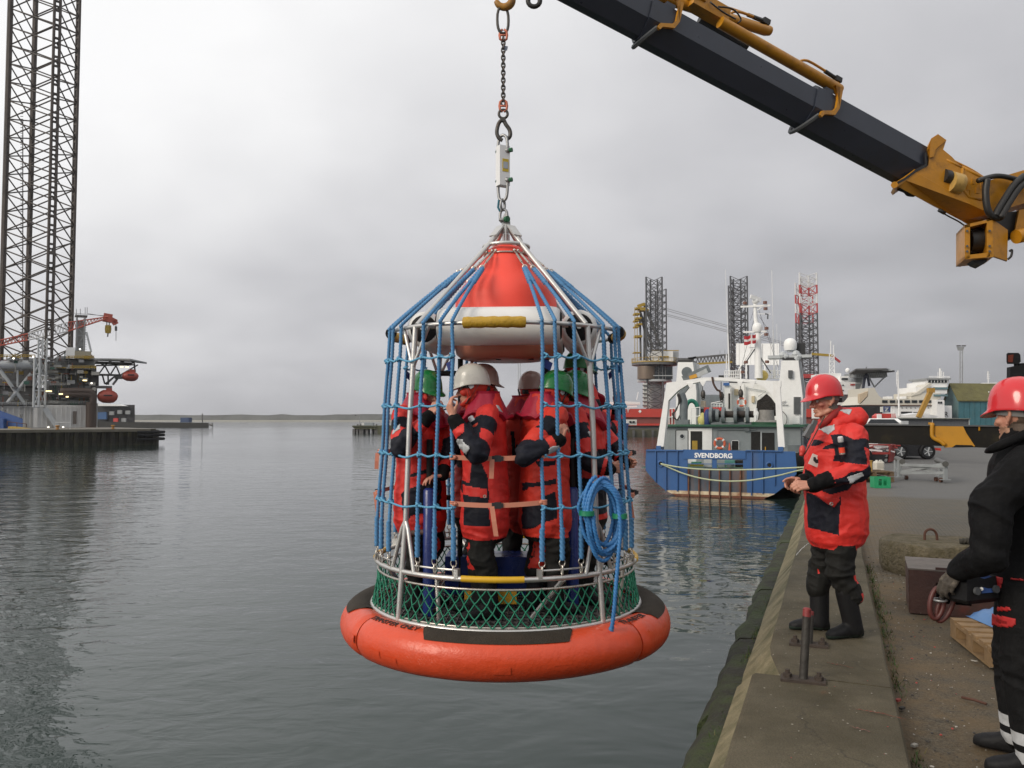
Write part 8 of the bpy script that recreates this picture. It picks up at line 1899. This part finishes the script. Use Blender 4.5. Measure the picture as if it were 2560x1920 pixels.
    for u in (2230, 2235): MB().cyl(at(u, 1046, 110)-Bo, at(u, 1016, 110)-Bo, .06, 5).build('pole', M_white, b)
    # teal gabled shed
    Y5 = 150.0; s = thing('teal_shed', 'teal boarded shed with mossy green pitched roof beside the quay', 'shed', at(2396, 1066, Y5)); So = s.location.copy()
    def G(u, v, d=0.0): return at(u, v, Y5+d) - So
    M_teal = mat('teal_boards', (.050, .155, .185), .6, var=.12, vscale=.8, streak=True, dirt=(.10, .17, .17), dscale=.5, damt=.2); M_mossr = mat('mossy_roof', (.115, .105, .035), .9, var=.22, vscale=.7, bump=.5, bscale=3)
    LW = 30
    e0, ap, e1 = G(2361, 1008, 9), G(2377, 962, 4.5), G(2397, 1002, 0); g0 = G(2361, 1066, 9); g1 = G(2397, 1066, 0); dx = Vector((LW, 6, 0))
    mb = MB(); mb.add([g0, g1, e1, ap, e0], [(0, 1, 2, 3, 4)]); mb.build('gable_wall', mat('teal_gable_lit', (.13, .225, .235), .6, var=.08, vscale=.8), s); mb = MB(); n = 26  # gable is the same teal, with light from the left put into its colour
    for i in range(n):
        a = e1 + dx*(i/n); b_ = e1 + dx*((i+.94)/n); MB().prism([g1 + dx*(i/n), g1 + dx*((i+.94)/n), b_, a], (0, .12, 0)).build('wall_board', M_teal, s)
    MB().add([g1+Vector((0, .1, 0)), g1+dx+Vector((0, .1, 0)), e1+dx+Vector((0, .1, 0)), e1+Vector((0, .1, 0))], [(0, 1, 2, 3)]).build('side_wall', M_teal, s)
    ov = Vector((-.35, -.1, 0)); o2 = (e1-ap)*.06; MB().prism([ap+ov+Vector((0, 0, .1)), e1+o2+ov+Vector((0, 0, .1)), e1+o2+dx+Vector((0, 0, .1)), ap+dx+Vector((0, 0, .1))], (0, .05, .22)).build('roof', M_mossr, s); o3 = (e0-ap)*.06; MB().prism([ap+ov+Vector((0, 0, .1)), e0+o3+ov+Vector((0, 0, .1)), e0+o3+dx+Vector((0, 0, .1)), ap+dx+Vector((0, 0, .1))], (0, .05, .22)).build('roof', M_mossr, s)
    MB().prism([G(2373, 1042, 5.6), G(2379, 1041, 4.3), G(2379, 1066, 4.3), G(2373, 1066, 5.6)], (-.12, -.12, 0)).build('door', mat('shed_door', (.02, .03, .06), .6), s); MB().ball(G(2375, 1028, 4.8), .14, 8).build('lamp', M_white, s); MB().cyl(G(2470, 1066, 4)+Vector((0, 0, 0)), G(2470, 1003, 4), .06, 5).build('downpipe', M_lgrey, s); MB().ball(G(2472, 980, 3.3), .13, 6).build('roof_vent', M_white, s)
    # light mast and another ship mast beyond
    l = thing('floodlight_tower', 'tall slim floodlight tower rising behind the teal shed', 'light mast', at(2403, 1060, 260)); Lo = l.location.copy()
    for u in (2400, 2406): MB().cyl(at(u, 1060, 260)-Lo, at(u, 876, 260)-Lo, .16, 5).build('leg', M_rigg, l)
    for v in range(885, 960, 12): MB().cyl(at(2400, v, 260)-Lo, at(2406, v-6, 260)-Lo, .07, 4).build('brace', M_rigg, l)
    MB().prism([at(2398, 876, 260)-Lo, at(2408, 876, 260)-Lo, at(2411, 867, 260)-Lo, at(2395, 867, 260)-Lo], (0, .8, 0)).build('lamp_cage', M_rigg, l)
    for u in (2394, 2399, 2407, 2412): MB().box(at(u, 864.5, 260)-Lo, (.55, .5, .4)).build('lamp', M_rigd, l)
    m2 = thing('distant_mast', 'thin white ship mast showing above the teal shed roof', 'mast', at(2471, 958, 240)); Mo = m2.location.copy(); MB().cyl(at(2471, 960, 240)-Mo, at(2470, 928, 240)-Mo, .18, 5).build('pole', M_white, m2)
    for v in (936, 941, 946): MB().cyl(at(2467, v, 240)-Mo, at(2475, v, 240)-Mo, .10, 4).build('yard', M_white, m2)
    MB().prism([at(2462, 957, 240)-Mo, at(2500, 956, 240)-Mo, at(2500, 960, 240)-Mo, at(2462, 960, 240)-Mo], (0, 2, 0)).build('deck_edge', M_white, m2)
    # low grey cabin
    c = thing('grey_cabin', 'long low dark grey site cabin with pale roof edge in front of the teal shed', 'cabin', at(2340, 1066, 100)); Co = c.location.copy(); MB().prism([at(2262, 1047, 100)-Co, at(2424, 1048, 100)-Co, at(2424, 1080, 100)-Co, at(2262, 1080, 100)-Co], (0, 3, 0)).build('wall', mat('cabin_grey', (.085, .09, .10), .6), c); MB().prism([at(2258, 1044, 99.6)-Co, at(2427, 1046, 99.6)-Co, at(2427, 1048, 99.6)-Co, at(2258, 1047, 99.6)-Co], (0, 3.6, 0)).build('roof', mat('cabin_roof', (.16, .17, .15), .6), c)
    for u in (2331, 2423): MB().cyl(at(u, 1080, 99.8)-Co, at(u, 1047, 99.8)-Co, .05, 5).build('corner_post', M_lgrey, c)
rear_ships()
# ---------------------------------------------------------------- things on the quay
def steel_peg(u, v, ut, vt, label, h=None):
    b = ground(u, v, .104); t = at(ut, vt, b.y + .03); o = thing('steel_peg', label, 'steel peg', b, math.atan2(QN.y, QN.x), 'steel pegs bolted to the coping'); Rm = Matrix.Rotation(-math.atan2(QN.y, QN.x), 3, 'Z'); d = Rm @ (t-b)
    M_peg = mat('weathered_peg', (.045, .041, .036), .55, metal=.3, var=.3, vscale=14, bump=.3, bscale=40)
    MB().tube([(0, 0, .0), d*.5, d*.88], [.0245, .0245, .024], 14).build('rod', M_peg, o, smooth=40); MB().tube([d*.88, d*.985, d], [.0243, .024, .014], 14).build('painted_tip', mat('peg_red_tip', (.20, .03, .03), .5, var=.3, vscale=30), o, smooth=40)
    MB().box((.0, 0, .006), (.25, .11, .016)).build('base_plate', mat('rusty_plate', (.045, .032, .024), .8, var=.3, vscale=20, bump=.4, bscale=60), o)
    for x in (-.088, .088):
        mb = MB(); mb.cyl((x, .0, .012), (x, .0, .036), .026, 6); mb.cyl((x, 0, .036), (x, 0, .058), .013, 8); mb.build('bolt', mat('rusty_plate', (.045, .032, .024), .8), o, smooth=30)
steel_peg(2008, 1702, 2018, 1519, 'nearer steel peg with red tip bolted upright on the near coping block')
steel_peg(2022, 1613, 2026, 1527, 'second steel peg half hidden behind the nearer one by the boots')
def concrete_weight():
    c = Vector((4.55, 8.75, 0)); o = thing('concrete_weight', 'low round mossy concrete weight with rusty lifting ring on the apron', 'concrete weight', c); n = 40; rings = []
    for z, r in ((0, .49), (.05, .515), (.2, .52), (.30, .515), (.335, .49), (.34, .47)):
        rings.append([Vector((math.cos(a)*r*(1 + .03*math.sin(a*3+1) + .012*math.sin(a*11)), math.sin(a)*r*(1 + .02*math.sin(a*5)), z + (.01*math.sin(a*4) if z > .25 else 0))) for a in [2*math.pi*k/n for k in range(n)]])
    MB().loft(rings).build('block', mat('mossy_concrete_weight', (.115, .095, .058), .9, var=.3, vscale=5, bump=.9, bscale=20, dirt=(.055, .045, .014), dscale=6, damt=.6, fine=.2), o, smooth=40)
    MB().tube(smooth_path([(-.07, .0, .33), (-.065, 0, .42), (-.02, 0, .455), (.03, 0, .445), (.06, 0, .40), (.065, 0, .33)], 4), .014, 8).build('lifting_ring', M_rust, o, smooth=True)
    MB().rope([(.15, -.3, .37), (.35, -.32, .39), (.6, -.25, .36), (.9, -.1, .30)], .035, pitch=.12).build('mooring_loop', mat('grubby_rope', (.04, .036, .028), .9, var=.3, vscale=20, bump=.6, bscale=60), o, smooth=True)
concrete_weight()
def steel_box():
    p0 = ground(2275, 1532, 0); o = thing('steel_box', 'rust brown steel ballast box with square hole in its front, on the apron', 'steel box', p0, R(-24)); w, d, h = .78, .62, .37
    M_bx = mat('rust_brown_paint', (.055, .024, .018), .55, var=.2, vscale=6, bump=.2, bscale=40, dirt=(.20, .03, .015), dscale=4, damt=.12); M_bt = mat('worn_box_top', (.12, .10, .085), .6, var=.2, vscale=7)
    t = .012
    for nm, c, s in (('front_panel', (.10, 0, h/2), (.20, t, h)), ('front_panel', (.42+.2, 0, h/2), (.40-.08, t, h)), ('front_panel', (.33, 0, .05), (.26, t, .10)), ('front_panel', (.33, 0, .335), (.26, t, .13))): MB().box(c, s).build(nm, M_bx, o)
    for nm, c, s, m in (('side_panel', (0, d/2, h/2), (t, d-.002, h-.002), M_bx), ('side_panel', (w, d/2, h/2), (t, d-.002, h-.002), M_bx), ('back_panel', (w/2, d, h/2), (w-.03, t, h), M_bx), ('top_panel', (w/2, d/2, h+.004), (w+.02, d+.02, t), M_bt), ('inner_floor', (w/2, d/2, .02), (w-.04, d-.04, t), M_dark)): MB().box(c, s).build(nm, m, o)
steel_box()
def pallet_near():
    p0 = ground(2378, 1592, 0); o = thing('wooden_pallet', 'bare wooden pallet lying behind the man in black with blue plastic on it', 'pallet', p0, R(-12)); Lp, Wp = .8, 1.2
    for i in range(6): MB().box((Wp*.5, -.03-Lp*i/5*.94, .132), (Wp, .095, .02)).build('plank', M_wood, o)
    for x in (.05, .6, 1.15): MB().box((x, -Lp*.47, .112), (.10, Lp, .018)).build('stringer_board', M_wood, o)
    for x in (.05, .6, 1.15):
        for y in (-.05, -.40, -.75): MB().box((x, y, .06), (.10, .13, .085)).build('block', M_wood, o)
    for x in (.05, .6, 1.15): MB().box((x, -Lp*.47, .009), (.10, Lp, .016)).build('bottom_board', M_wood, o)
    s = thing('blue_plastic', 'crumpled light blue plastic sheet on the pallet behind the man in black', 'plastic sheet', p0 + Vector((.42, -.25, .145))); n = 14; mb = MB(); P = np.array([[i*.3, j*.3, 4.4] for i in range(n+1) for j in range(n+1)]); h = fbm(P, 3)
    for i in range(n+1):
        for j in range(n+1): mb.v.append((-.28+.56*i/n, -.3+.6*j/n, max(.002, h[i*(n+1)+j]*.34*math.sin(math.pi*i/n)**.5*math.sin(math.pi*j/n)**.5)))
    mb.f = [(i*(n+1)+j, (i+1)*(n+1)+j, (i+1)*(n+1)+j+1, i*(n+1)+j+1) for i in range(n) for j in range(n)]; mb.m = [0]*len(mb.f); mb.build('sheet', mat('blue_plastic', (.06, .16, .36), .35), s, smooth=True)
pallet_near()
def jerrycan():
    p = ground(2197, 1186, 0); o = thing('jerrycan', 'white plastic jerrycan standing on the apron beside the green crate', 'jerrycan', p); k = p.y/F; w = 23*k; h = 35*k
    rings = [[Vector((x*w/2*s, y*w*.4*s, z*h)) for x, y in ((-1, -.7), (-.7, -1), (.7, -1), (1, -.7), (1, .7), (.7, 1), (-.7, 1), (-1, .7))] for z, s in ((0, .9), (.04, 1), (.38, 1), (.40, .96), (.44, .96), (.46, 1), (.84, 1), (.93, .8), (.94, .3))]
    MB().loft(rings).build('body', mat('milky_plastic', (.55, .52, .45), .4, var=.05), o, smooth=30); MB().cyl((-w*.2, 0, h*.93), (-w*.2, 0, h*1.02), w*.13, 10).build('cap', M_offwhite, o, smooth=40); MB().tube([(w*.05, 0, h*.92), (w*.1, 0, h*1.0), (w*.34, 0, h*1.0), (w*.38, 0, h*.88)], w*.06, 6).build('handle', M_offwhite, o, smooth=True)
jerrycan()
def crate():
    p = ground(2201, 1219, 0); o = thing('green_crate', 'empty green plastic bottle crate with cut-out windows on the apron', 'crate', p, R(-4)); k = p.y/F; w, h, d, t = 38*k, 27*k, .28, .014
    for y in (-d/2, d/2):
        for c, s in (((0, y, h*.12), (w, t, h*.24)), ((0, y, h*.9), (w, t, h*.2)), ((-w*.38, y, h*.52), (w*.24, t, h*.56)), ((w*.38, y, h*.52), (w*.24, t, h*.56)), ((0, y, h*.52), (w*.10, t, h*.56))): MB().box(c, s).build('side_panel', M_green, o)
    for x in (-w/2, w/2): MB().box((x, 0, h/2), (t, d-.002, h-.004)).build('end_panel', M_green, o)
    MB().box((0, 0, .02), (w*.96, d*.96, .02)).build('bottom', M_green, o); MB().box((0, .02, h*.35), (w*.9, t, h*.6)).build('divider', M_green, o)
crate()
def small_pallet():
    p = ground(2152, 1206, 0); o = thing('small_pallet', 'stack of two brown pallets standing behind the man in the red suit', 'pallet stack', p); k = p.y/F
    for z in (0, .15):
        for i in range(4): MB().box((.35, i*.25, z+.125), (1.0, .12, .025)).build('plank', mat('old_pallet_wood', (.13, .085, .045), .85, var=.2, vscale=8), o)
        for x in (-.1, .35, .8): MB().box((x, .35, z+.06), (.1, .8, .09)).build('bearer', mat('old_pallet_wood', (.13, .085, .045), .85), o)
    y = thing('yellow_box', 'small yellow wooden box on top of the brown pallet stack', 'box', p + Vector((.15, .3, .29))); MB().box((0, 0, .13), (.42, .36, .26)).build('body', mat('yellow_box_wood', (.36, .22, .05), .7, var=.15, vscale=10), y); MB().box((0, 0, .265), (.44, .38, .02)).build('lid', mat('yellow_box_wood', (.36, .22, .05), .7), y)
small_pallet()
def trestle():
    Y = 21.5; c = ground(2300, 1200, 0); o = thing('pipe_trestle', 'grey steel pipe trestle with crossed braces and two dark rollers', 'trestle', c); k = c.y/F
    def T(u, v, d=0): return at(u, v, c.y+d) - c
    M_t = mat('trestle_grey', (.22, .235, .24), .5, var=.15, vscale=3)
    for u, vb, d in ((2249, 1193, 0), (2363, 1200, -.9), (2240, 1180, 1.6), (2352, 1190, .8)): MB().beam(T(u, vb, d), T(u, 1150 if u < 2300 else 1158, d), .09).build('leg', M_t, o); MB().box(T(u, vb, d)+Vector((0, 0, .01)), (.2, .2, .02)).build('foot', M_t, o)
    for a, b_, d0, d1 in (((2249, 1158), (2340, 1180), 0, -.6), ((2252, 1180), (2358, 1160), 0, -.8), ((2249, 1182), (2363, 1182), 0, -.9), ((2240, 1172), (2249, 1180), 1.6, 0), ((2352, 1168), (2363, 1176), .8, -.9), ((2249, 1162), (2363, 1166), .0, -.9)): MB().beam(T(*a, d0), T(*b_, d1), .07).build('brace', M_t, o)
    for (a, b_, d0, d1) in (((2242, 1146), (2256, 1154), 1.4, -.1), ((2342, 1150), (2364, 1160), .8, -1)): MB().cyl(T(*a, d0), T(*b_, d1), .075, 12).build('roller', mat('dark_roller', (.07, .07, .065), .5), o, smooth=40)
    for u, v, d in ((2266, 1194, .1), (2340, 1196, -.5), (2352, 1198, -.8)): mb = MB(); p = T(u, v, d); p.z = .06; mb.cyl(p-Vector((.03, 0, 0)), p+Vector((.03, 0, 0)), .06, 10); mb.build('caster', M_rust, o, smooth=40)
trestle()
def car_and_trailer():
    Y = 33.0; c = ground(2285, 1148, 0); o = thing('dark_car', 'dark estate car mostly hidden behind the black stabiliser beam', 'car', c, R(0)); k = c.y/F
    def T(u, v, d=0): return at(u, v, c.y+d) - c
    M_car = mat('car_dark_paint', (.012, .012, .014), .2, coat=.6, var=.1)
    prof = [(2226, 1140), (2228, 1118), (2236, 1105), (2250, 1090), (2296, 1088), (2312, 1102), (2330, 1112), (2332, 1138), (2326, 1141)]
    body = MB().prism([T(u, v) for u, v in prof], (0, 1.7, 0)).build('body', M_car, o); MB().prism([T(2253, 1093, -.02), T(2292, 1091, -.02), T(2305, 1103, -.02), T(2243, 1104, -.02)], (0, .03, 0)).build('side_window', M_glass, o)
    for u, v in ((2249, 1134), (2317, 1135)):
        for d in (0, 1.55):
            p = T(u, v, d); r_ = .32; p.z = r_; tw = MB().lathe([(r_*.6, -.1), (r_*.9, -.11), (r_, -.08), (r_, .08), (r_*.9, .11), (r_*.6, .1)], p, 24, rot=Matrix.Rotation(R(90), 3, 'X')).build('wheel', M_rubber, o, smooth=40); MB().cyl(p-Vector((0, .095, 0)), p+Vector((0, .08, 0)), r_*.62, 16).build('rim', M_dgrey, tw, smooth=40)
            for q in range(5): a = R(72*q); MB().beam(p-Vector((0, .10, 0)), p+Vector((math.cos(a)*r_*.58, -.10, math.sin(a)*r_*.58)), .05, .02).build('spoke', M_lgrey, tw)
    MB().box(T(2329, 1122, .85), (.05, 1.4, .10)).build('tail_light', M_red, o)
    t = thing('trailer', 'low red trailer loaded with white scrap behind the dark car', 'trailer', ground(2165, 1158, 0)); tc = t.location.copy()
    def U(u, v, d=0): return at(u, v, tc.y+d) - tc
    M_tr = mat('trailer_red', (.26, .03, .025), .55, var=.15, vscale=3)
    MB().prism([U(2090, 1131), U(2226, 1131), U(2226, 1136), U(2090, 1136)], (0, 1.8, 0)).build('bed', M_tr, t); MB().prism([U(2226, 1112), U(2240, 1110, 1.2), U(2236, 1152, 1.2), U(2222, 1156)], (.08, .3, 0)).build('tailboard', M_tr, t); MB().prism([U(2100, 1137), U(2215, 1137), U(2210, 1156), U(2105, 1156)], (0, 1.4, 0)).build('chassis', M_black, t)
    MB().beam(U(2090, 1112), U(2226, 1112), .05).build('top_rail', M_tr, t); rnd = random.Random(5)
    mb = MB()
    for i in range(60): u = rnd.uniform(2105, 2222); v = rnd.uniform(1112, 1130); a = U(u, v, rnd.uniform(.1, 1.2)); mb.k = rnd.choice((0, 0, 0, 1, 2)); mb.beam(a, a+Vector((rnd.uniform(-.7, .7), rnd.uniform(-.2, .2), rnd.uniform(-.12, .12))), rnd.uniform(.05, .16), .05)
    stuff(mb.build('scrap_load', [M_white, M_lgrey, M_tr], t))
    for u in (2130, 2160): p = U(u, 1146, -.05); p.z = .28; MB().cyl(p-Vector((0, .1, 0)), p+Vector((0, .1, 0)), .28, 18).build('wheel', M_rubber, t, smooth=40)
    v = thing('white_van', 'white pickup van with dark rear windows parked beyond the stabiliser beam', 'van', ground(2205, 1142, 0)); vc = v.location.copy()
    def V(u, q, d=0): return at(u, q, vc.y+d) - vc
    MB().loft([[V(2150, 1142, -.0), V(2262, 1142, 0), V(2262, 1142, 4), V(2150, 1142, 4)], [V(2146, 1066, 0), V(2266, 1066, 0), V(2266, 1066, 4.2), V(2146, 1066, 4.2)], [V(2144, 1056), V(2268, 1056), V(2266, 1060, 4.3), V(2146, 1060, 4.3)]]).build('body', M_white, v); MB().loft([[V(2152, 1056, .1), V(2258, 1056, .1), V(2258, 1056, 2.2), V(2152, 1056, 2.2)], [V(2168, 1046, .4), V(2244, 1046, .4), V(2244, 1046, 2), V(2168, 1046, 2)]]).build('cab_roof', M_white, v)
    MB().prism([V(2178, 1048, .0), V(2236, 1048, .0), V(2248, 1058, -.05), V(2170, 1058, -.05)], (0, .05, 0)).build('rear_window', M_glass, v); MB().box(V(2262, 1058, -.1), (.28, .1, .2)).build('tail_light', M_lgrey, v)
    for u in (2158, 2254): p = V(u, 1130, .5); p.z = .33; MB().cyl(p-Vector((.12, 0, 0)), p+Vector((.12, 0, 0)), .33, 16).build('wheel', M_rubber, v, smooth=40)
car_and_trailer()
def lorry_parts():
    # stabiliser beam of the crane lorry, swung out towards the quay edge, and the cab mirror
    YL, YR = 11.6, 10.8; o = thing('crane_lorry', 'crane lorry with long black stabiliser beam in a yellow sleeve and dark cab mirrors', 'lorry', (8.2, 10.8, 0)); O = o.location.copy()
    pa, pb = at(2140, 1060, YL), at(2480, 1066, YR); pn = Vector((pa.y-pb.y, pb.x-pa.x, 0)).normalized()
    def P(u, v, d=0): return hit(u, v, pa + pn*d, pn) - O
    M_bm = mat('greasy_black_beam', (.009, .008, .0065), .55, spec=.2, var=.35, vscale=2.5, dirt=(.05, .04, .016), dscale=2.2, damt=.25); M_by = mat('beam_yellow', (.46, .215, .008), .45, var=.08, vscale=3, dirt=(.10, .05, .01), dscale=4, damt=.12)
    MB().prism([P(2120, 1060), P(2760, 1067), P(2760, 1131), P(2120, 1106)], (0, .3, 0)).build('stabiliser_beam', M_bm, o); MB().beam(P(2120, 1061, -.02)+Vector((0, 0, 0)), P(2760, 1068, -.02), .02, .02).build('beam_edge', M_dgrey, o)
    MB().prism([P(2336, 1064, -.03), P(2408, 1066, -.03), P(2416, 1083, -.03), P(2438, 1116, -.03), P(2364, 1119, -.03), P(2362, 1113, -.03), P(2352, 1106, -.03), P(2332, 1096, -.03)], (0, .03, 0)).build('yellow_sleeve', M_by, o); MB().tube(smooth_path([P(2331, 1058, -.05), P(2330, 1080, -.05), P(2333, 1094, -.05), P(2352, 1104, -.05), P(2362, 1113, -.05)], 3), .028, 8).build('sleeve_lip', M_by, o, smooth=True); MB().prism([P(2330, 1056, -.04), P(2334, 1057, -.04), P(2334, 1092, -.04), P(2330, 1090, -.04)], (0, .1, 0)).build('sleeve_flange', M_by, o)
    MB().prism([P(2390, 1112, -.035), P(2430, 1113, -.035), P(2436, 1118, -.035), P(2380, 1119, -.035)], (0, .006, 0)).build('wear_patch', M_bm, o); MB().box(P(2448, 1071, -.01), (.012, .02, .06)).build('drip_mark', M_by, o)
    for u, v in ((2336, 1091),): MB().cyl(P(u, v, -.04), P(u, v, -.06), .015, 8).build('pin', M_dgrey, o)
    Y = 8.2; 
    def Q2(u, v, d=0): return at(u, v, Y+d) - O
    mb = MB(); mb.loft([[Q2(2516, 885, d_), Q2(2520, 882, d_), Q2(2546, 882, d_), Q2(2551, 887, d_), Q2(2552, 904, d_), Q2(2546, 910, d_), Q2(2518, 910, d_), Q2(2516, 905, d_)] for d_ in (0, .05)]); w = mb.build('wide_angle_mirror', M_rubber, o, smooth=30); MB().prism([Q2(2520, 888, -.004), Q2(2534, 886, -.004), Q2(2532, 906, -.004), Q2(2520, 905, -.004)], (0, .003, 0)).build('mirror_glass', mat('mirror_glass', (.30, .08, .05), .05, metal=.9), w)
    MB().cyl(Q2(2539, 908, .03), Q2(2540, 920, .03), .018, 8).build('mirror_stalk', M_rubber, o); MB().prism([Q2(2526, 918), Q2(2545, 914), Q2(2600, 912), Q2(2600, 965), Q2(2525, 965)], (0, .06, 0)).build('main_mirror', M_rubber, o); MB().beam(Q2(2545, 912, .04), Q2(2620, 908, .1), .03).build('mirror_arm', M_rubber, o)
    # cab, chassis and wheels stand just outside the picture
    MB().box(Vector((9.4, 8.9, 1.9))-O, (2.3, 1.9, 2.4)).build('cab', M_by, o); MB().box(Vector((9.4, 9.7, .95))-O, (1.0, 3.4, .3)).build('chassis', M_black, o); MB().box(Vector((8.2, 10.9, 1.25))-O, (.5, .5, .9)).build('beam_box', M_by, o)
    for x in (8.45, 10.35):
        for y in (9.0,): MB().cyl(Vector((x-.15, y, .5))-O, Vector((x+.15, y, .5))-O, .5, 20).build('wheel', M_rubber, o, smooth=40)
lorry_parts()
def litter():
    rnd = random.Random(21); mb = MB(); mats = [mat('pale_stone_chip', (.34, .32, .28), .8, var=.2), mat('dark_stone_chip', (.05, .045, .04), .8, var=.2), mat('red_chip', (.30, .05, .04), .7)]
    for i in range(1500):
        s = rnd.uniform(1.0, 10.5); t = .34 + abs(rnd.gauss(0, .9)); p = Q(s, t, .006); r_ = rnd.choice((.0025, .003, .004, .004, .005, .008)); mb.k = rnd.choice((0, 0, 1, 1, 1, 1, 1, 1, 1, 1, 1, 2)) if r_ > .0035 else rnd.choice((0, 1)); mb.ball(p, (r_*rnd.uniform(.8, 1.8), r_, r_*.6), 5, Matrix.Rotation(rnd.uniform(0, 3), 3, 'Z'))
    for i in range(160):
        s = rnd.uniform(2.0, 9.0); t = rnd.uniform(-.36, .26); p = Q(s, t, .108); r_ = rnd.choice((.002, .0025, .0035)); mb.k = rnd.choice((0, 0, 0, 1, 2)); mb.ball(p, (r_*rnd.uniform(.8, 1.6), r_, r_*.5), 5)
    stuff(mb.build('gravel', mats))
    # weeds in the joint between coping and apron, and on the ledge
    mb = MB(); 
    for i in range(900):
        if i < 620: c0 = rnd.choice((4.2, 5.6, 6.3, 6.9, 7.4, 7.9, 8.3, 9.0, 9.6)); s = rnd.gauss(c0, .16); t = .325 + abs(rnd.gauss(0, .035)); z = 0
        else: s = rnd.choice((3.4, 3.6, 4.6, 6.6, 7.2, 8.4)) + rnd.gauss(0, .14); near = s < 5.1; t = (-.60 if near else -.63) + rnd.gauss(0, .02); z = -.07 if near else -.19
        p = Q(s, t, z); a = rnd.uniform(0, 6.28); h = rnd.uniform(.012, .05); d = Vector((math.cos(a), math.sin(a), 0)); w = Vector((-d.y, d.x, 0))*.004
        mb.k = rnd.choice((0, 0, 1)); mb.add([p-w, p+w, p+d*h*.6+Vector((0, 0, h))], [(0, 1, 2)])
    stuff(mb.build('weeds', [mat('weed_green', (.045, .085, .015), .7, var=.3), mat('weed_straw', (.12, .10, .035), .8, var=.2)]))
    for u, v, u2, v2, lab in ((2404, 1743, 2466, 1760, 'thin dark stick on the asphalt near the shoes of the man in black'),): o = MB().tube([ground(u, v, .01), ground((u+u2)/2, (v+v2)/2-2, .012), ground(u2, v2, .01)], .008, 6).build('stick', M_rust, smooth=True); tag(o, lab, 'stick')
    for u, v, lab, m in ((2245, 1750, 'small red paint chip beside the coping foot', mats[2]), (2255, 1770, 'short dark bolt lying beside the coping foot', mats[1]), (2286, 1863, 'pale flat scrap on the asphalt', mats[0])): p = ground(u, v, .012); o = MB().box(p, (.035, .02, .012), rz=.6).build('scrap', m); tag(o, lab, 'scrap')
litter()
def paint_marks():
    rnd = random.Random(4); q = bpy.data.objects['quay_edge']
    for pts, m in (([(2140, 1772), (2205, 1783), (2262, 1797)], mat('rusty_red_paint', (.16, .045, .02), .8, var=.3, vscale=60)), ([(2122, 1813), (2150, 1822), (2176, 1828)], mat('faded_pink_paint', (.20, .09, .07), .8, var=.4, vscale=60)), ([(2068, 1655), (2100, 1662), (2130, 1668)], mat('rusty_red_paint', (.16, .045, .02), .8)), ([(2118, 1566), (2150, 1569)], mat('faded_green_paint', (.07, .13, .10), .8)), ([(2020, 1358), (2004, 1372), (1990, 1388)], M_float)):
        P = resample([ground(u, v, .1095) for u, v in pts], .012); mb = MB(); L_, R_ = [], []
        for p in P:
            w = rnd.uniform(.001, .009); d = Vector((rnd.uniform(-.004, .004), rnd.uniform(-.01, .01), 0)); L_.append(p+d+Vector((0, w, 0))); R_.append(p+d-Vector((0, w, 0)))
        for i in range(len(P)-1): mb.add([R_[i], R_[i+1], L_[i+1], L_[i]], [(0, 1, 2, 3)])
        mb.build('paint_mark', m, q)
paint_marks()
# ---------------------------------------------------------------- damp harbour air
def haze():
    m = bpy.data.materials.new('damp_air'); m.use_nodes = True; N = m.node_tree.nodes; N.clear(); o = N.new('ShaderNodeOutputMaterial'); v = N.new('ShaderNodeVolumePrincipled'); v.inputs['Color'].default_value = (.93, .94, .96, 1); v.inputs['Density'].default_value = .00013; v.inputs['Anisotropy'].default_value = .2
    m.node_tree.links.new(v.outputs[0], o.inputs['Volume']); m.cycles.homogeneous_volume = True
    stuff(MB().box((0, 1215, 49), (5480, 2580, 106)).build('haze', m))
haze()
